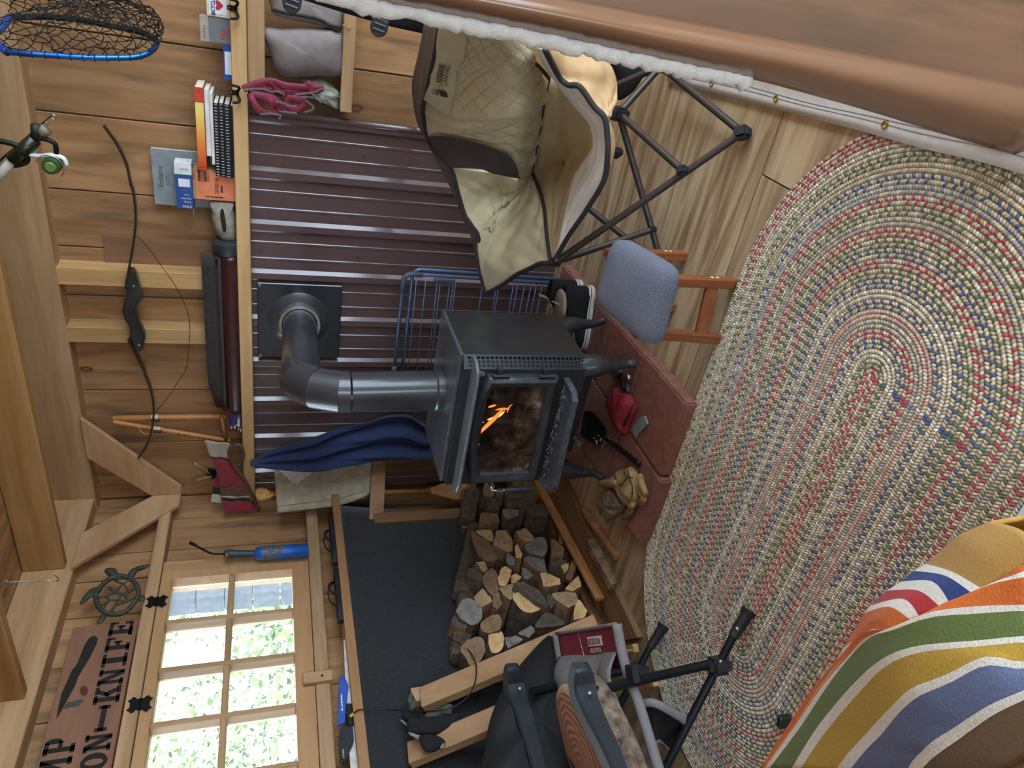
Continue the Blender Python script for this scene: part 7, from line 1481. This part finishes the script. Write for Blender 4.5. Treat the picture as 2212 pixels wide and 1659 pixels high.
random.seed(9); fw = MB(); Q = resample(E2, 260); fw.tube([p + V(-.006 + random.uniform(-.003, .003), random.uniform(-.003, .003), 0) for p in Q if p.z > .64], [random.uniform(.011, .0145) for p in Q if p.z > .64], 8); fw.build('fleece_edge', plain('white_fleece', '#dcdad4', .98, 0, .06, 80, bump=.8), VS_, smooth=True)
TA = thing('tarp_hem', 'white tarp hem with brass eyelets along the floor at right', 'tarp', (-.2, 1.7, 0))
lo_t = [at(*p, Z=.015) for p in ((1440, 174), (1470, 183), (1500, 191), (1600, 215), (1730, 250), (1850, 280), (1990, 320), (2120, 350), (2260, 392))]
LT = resample(smooth_path(lo_t, 5), 40); rows = []
for i, p in enumerate(LT):
    b = p.y; rows.append([p, p + V(.02, 0, .004 + .002 * math.sin(b * 9)), p + V(.045 + .004 * math.sin(b * 7), 0, .006), p + V(.075 + .004 * math.sin(b * 5 + 1), 0, .010), p + V(.11, 0, .02), p + V(.15, 0, .07)])
TM = plain('white_tarp', '#eceeed', .45, 0, .05, 30, bump=.2); m = MB(); m.grid(rows); m.build('tarp_sheet', TM, TA, smooth=True, solid=.002)
for t in (8, 17, 28):
    p = rows[t][1] + V(.006, 0, .002); n_ = (V(*CAM) - p).normalized(); _, s_, u_ = frame(n_); MB().tube([p + n_ * .002 + (V(0, 1, 0) * math.cos(a) + V(1, 0, .05) * math.sin(a)) * .008 for a in np.linspace(0, 6.283, 13)[:-1]], .0024, 6, closed=True).build('brass_eyelet', plain('brass', '#b18d45', .4, .7), TA, smooth=True)
for o_, k in ((.3, 1), (.7, 2)): MB().tube([lerp(r[1], r[2], o_) + V(0, 0, .0018) for r in rows], .0008, 4).build('hem_stitch', plain('tarp_stitch', '#8e9090', .8), TA)

tag(MB().obox(at(1694, 1558, Z=.03), (.035, .02, .04), Matrix.Rotation(.5, 3, 'Z')).build('plastic_clip', plain('clip_black', '#1d1f20', .5), bevel=.005), 'small black plastic clip on the rug at the blanket edge', 'clip')
# ------------------------------------------------------------------ outside the window
def tree(label, c, h, rad, n, seed, cols):
    rr = random.Random(seed); T = thing('garden_tree', label, 'tree', c, 'trees outside the window'); c = V(*c)
    MB().tube([c, c + V(.05, .1, h * .3), c + V(0, 0, h * .6)], [.12, .09, .04], 8).build('trunk', plain('tree_bark', '#5c5146', .95), T)
    vs, fs, cs = [], [], []
    for i in range(int(n * 1.7)):
        a, b, q = rr.uniform(0, 6.28), math.acos(rr.uniform(-1, 1)), rr.random() ** .4; p = c + V(rad * q * math.sin(b) * math.cos(a), rad * q * math.sin(b) * math.sin(a), h * .55 + h * .5 * q * math.cos(b))
        s = rr.uniform(.028, .065); u = V(rr.gauss(0, 1), rr.gauss(0, 1), rr.gauss(0, 1)).normalized(); w = u.cross(V(rr.gauss(0, 1), rr.gauss(0, 1), rr.gauss(0, 1))).normalized(); o = len(vs); vs += [p - u * s, p + w * s * .5, p + u * s, p - w * s * .5]; fs.append((o, o + 1, o + 2, o + 3)); cs.append(rgb(rr.choice(cols)))
    m = MB(); m.add(vs, fs); m.c = cs; tag(m.build('foliage', vcmat('leaves', .6, 0, 0, 5), T), kind='stuff')
G1 = ('#62793a', '#7c9148', '#4c6528', '#97a65c')
tree('bushy maple seen through the right window panes', (-6.6, 6.9, -.5), 4.2, 1.4, 3200, 1, G1); tree('tall tree seen through the middle window panes', (-9.6, 5.0, -.5), 4.4, 1.7, 3600, 2, G1); tree('leafy shrub seen through the left window panes', (-7.3, 3.0, -.5), 2.4, 1.0, 1800, 3, G1); tree('distant tree seen through the leftmost panes', (-11.2, 1.4, -.5), 4.4, 1.9, 3400, 4, G1); tree('low shrub outside under the right panes', (-5.7, 4.6, -.5), 2.2, .75, 1500, 5, G1)
SHD = thing('garden_shed', 'grey boarded shed wall outside the right panes', 'shed', (-4.6, 4.6, -.5))
for i in range(16): MB().box((-4.62, 3.93, -.5 + i * .2), (-4.45, 6.2, -.5 + i * .2 + .192)).build('siding_board', plain('shed_grey', '#353a42', .8, 0, .1, 8), SHD)
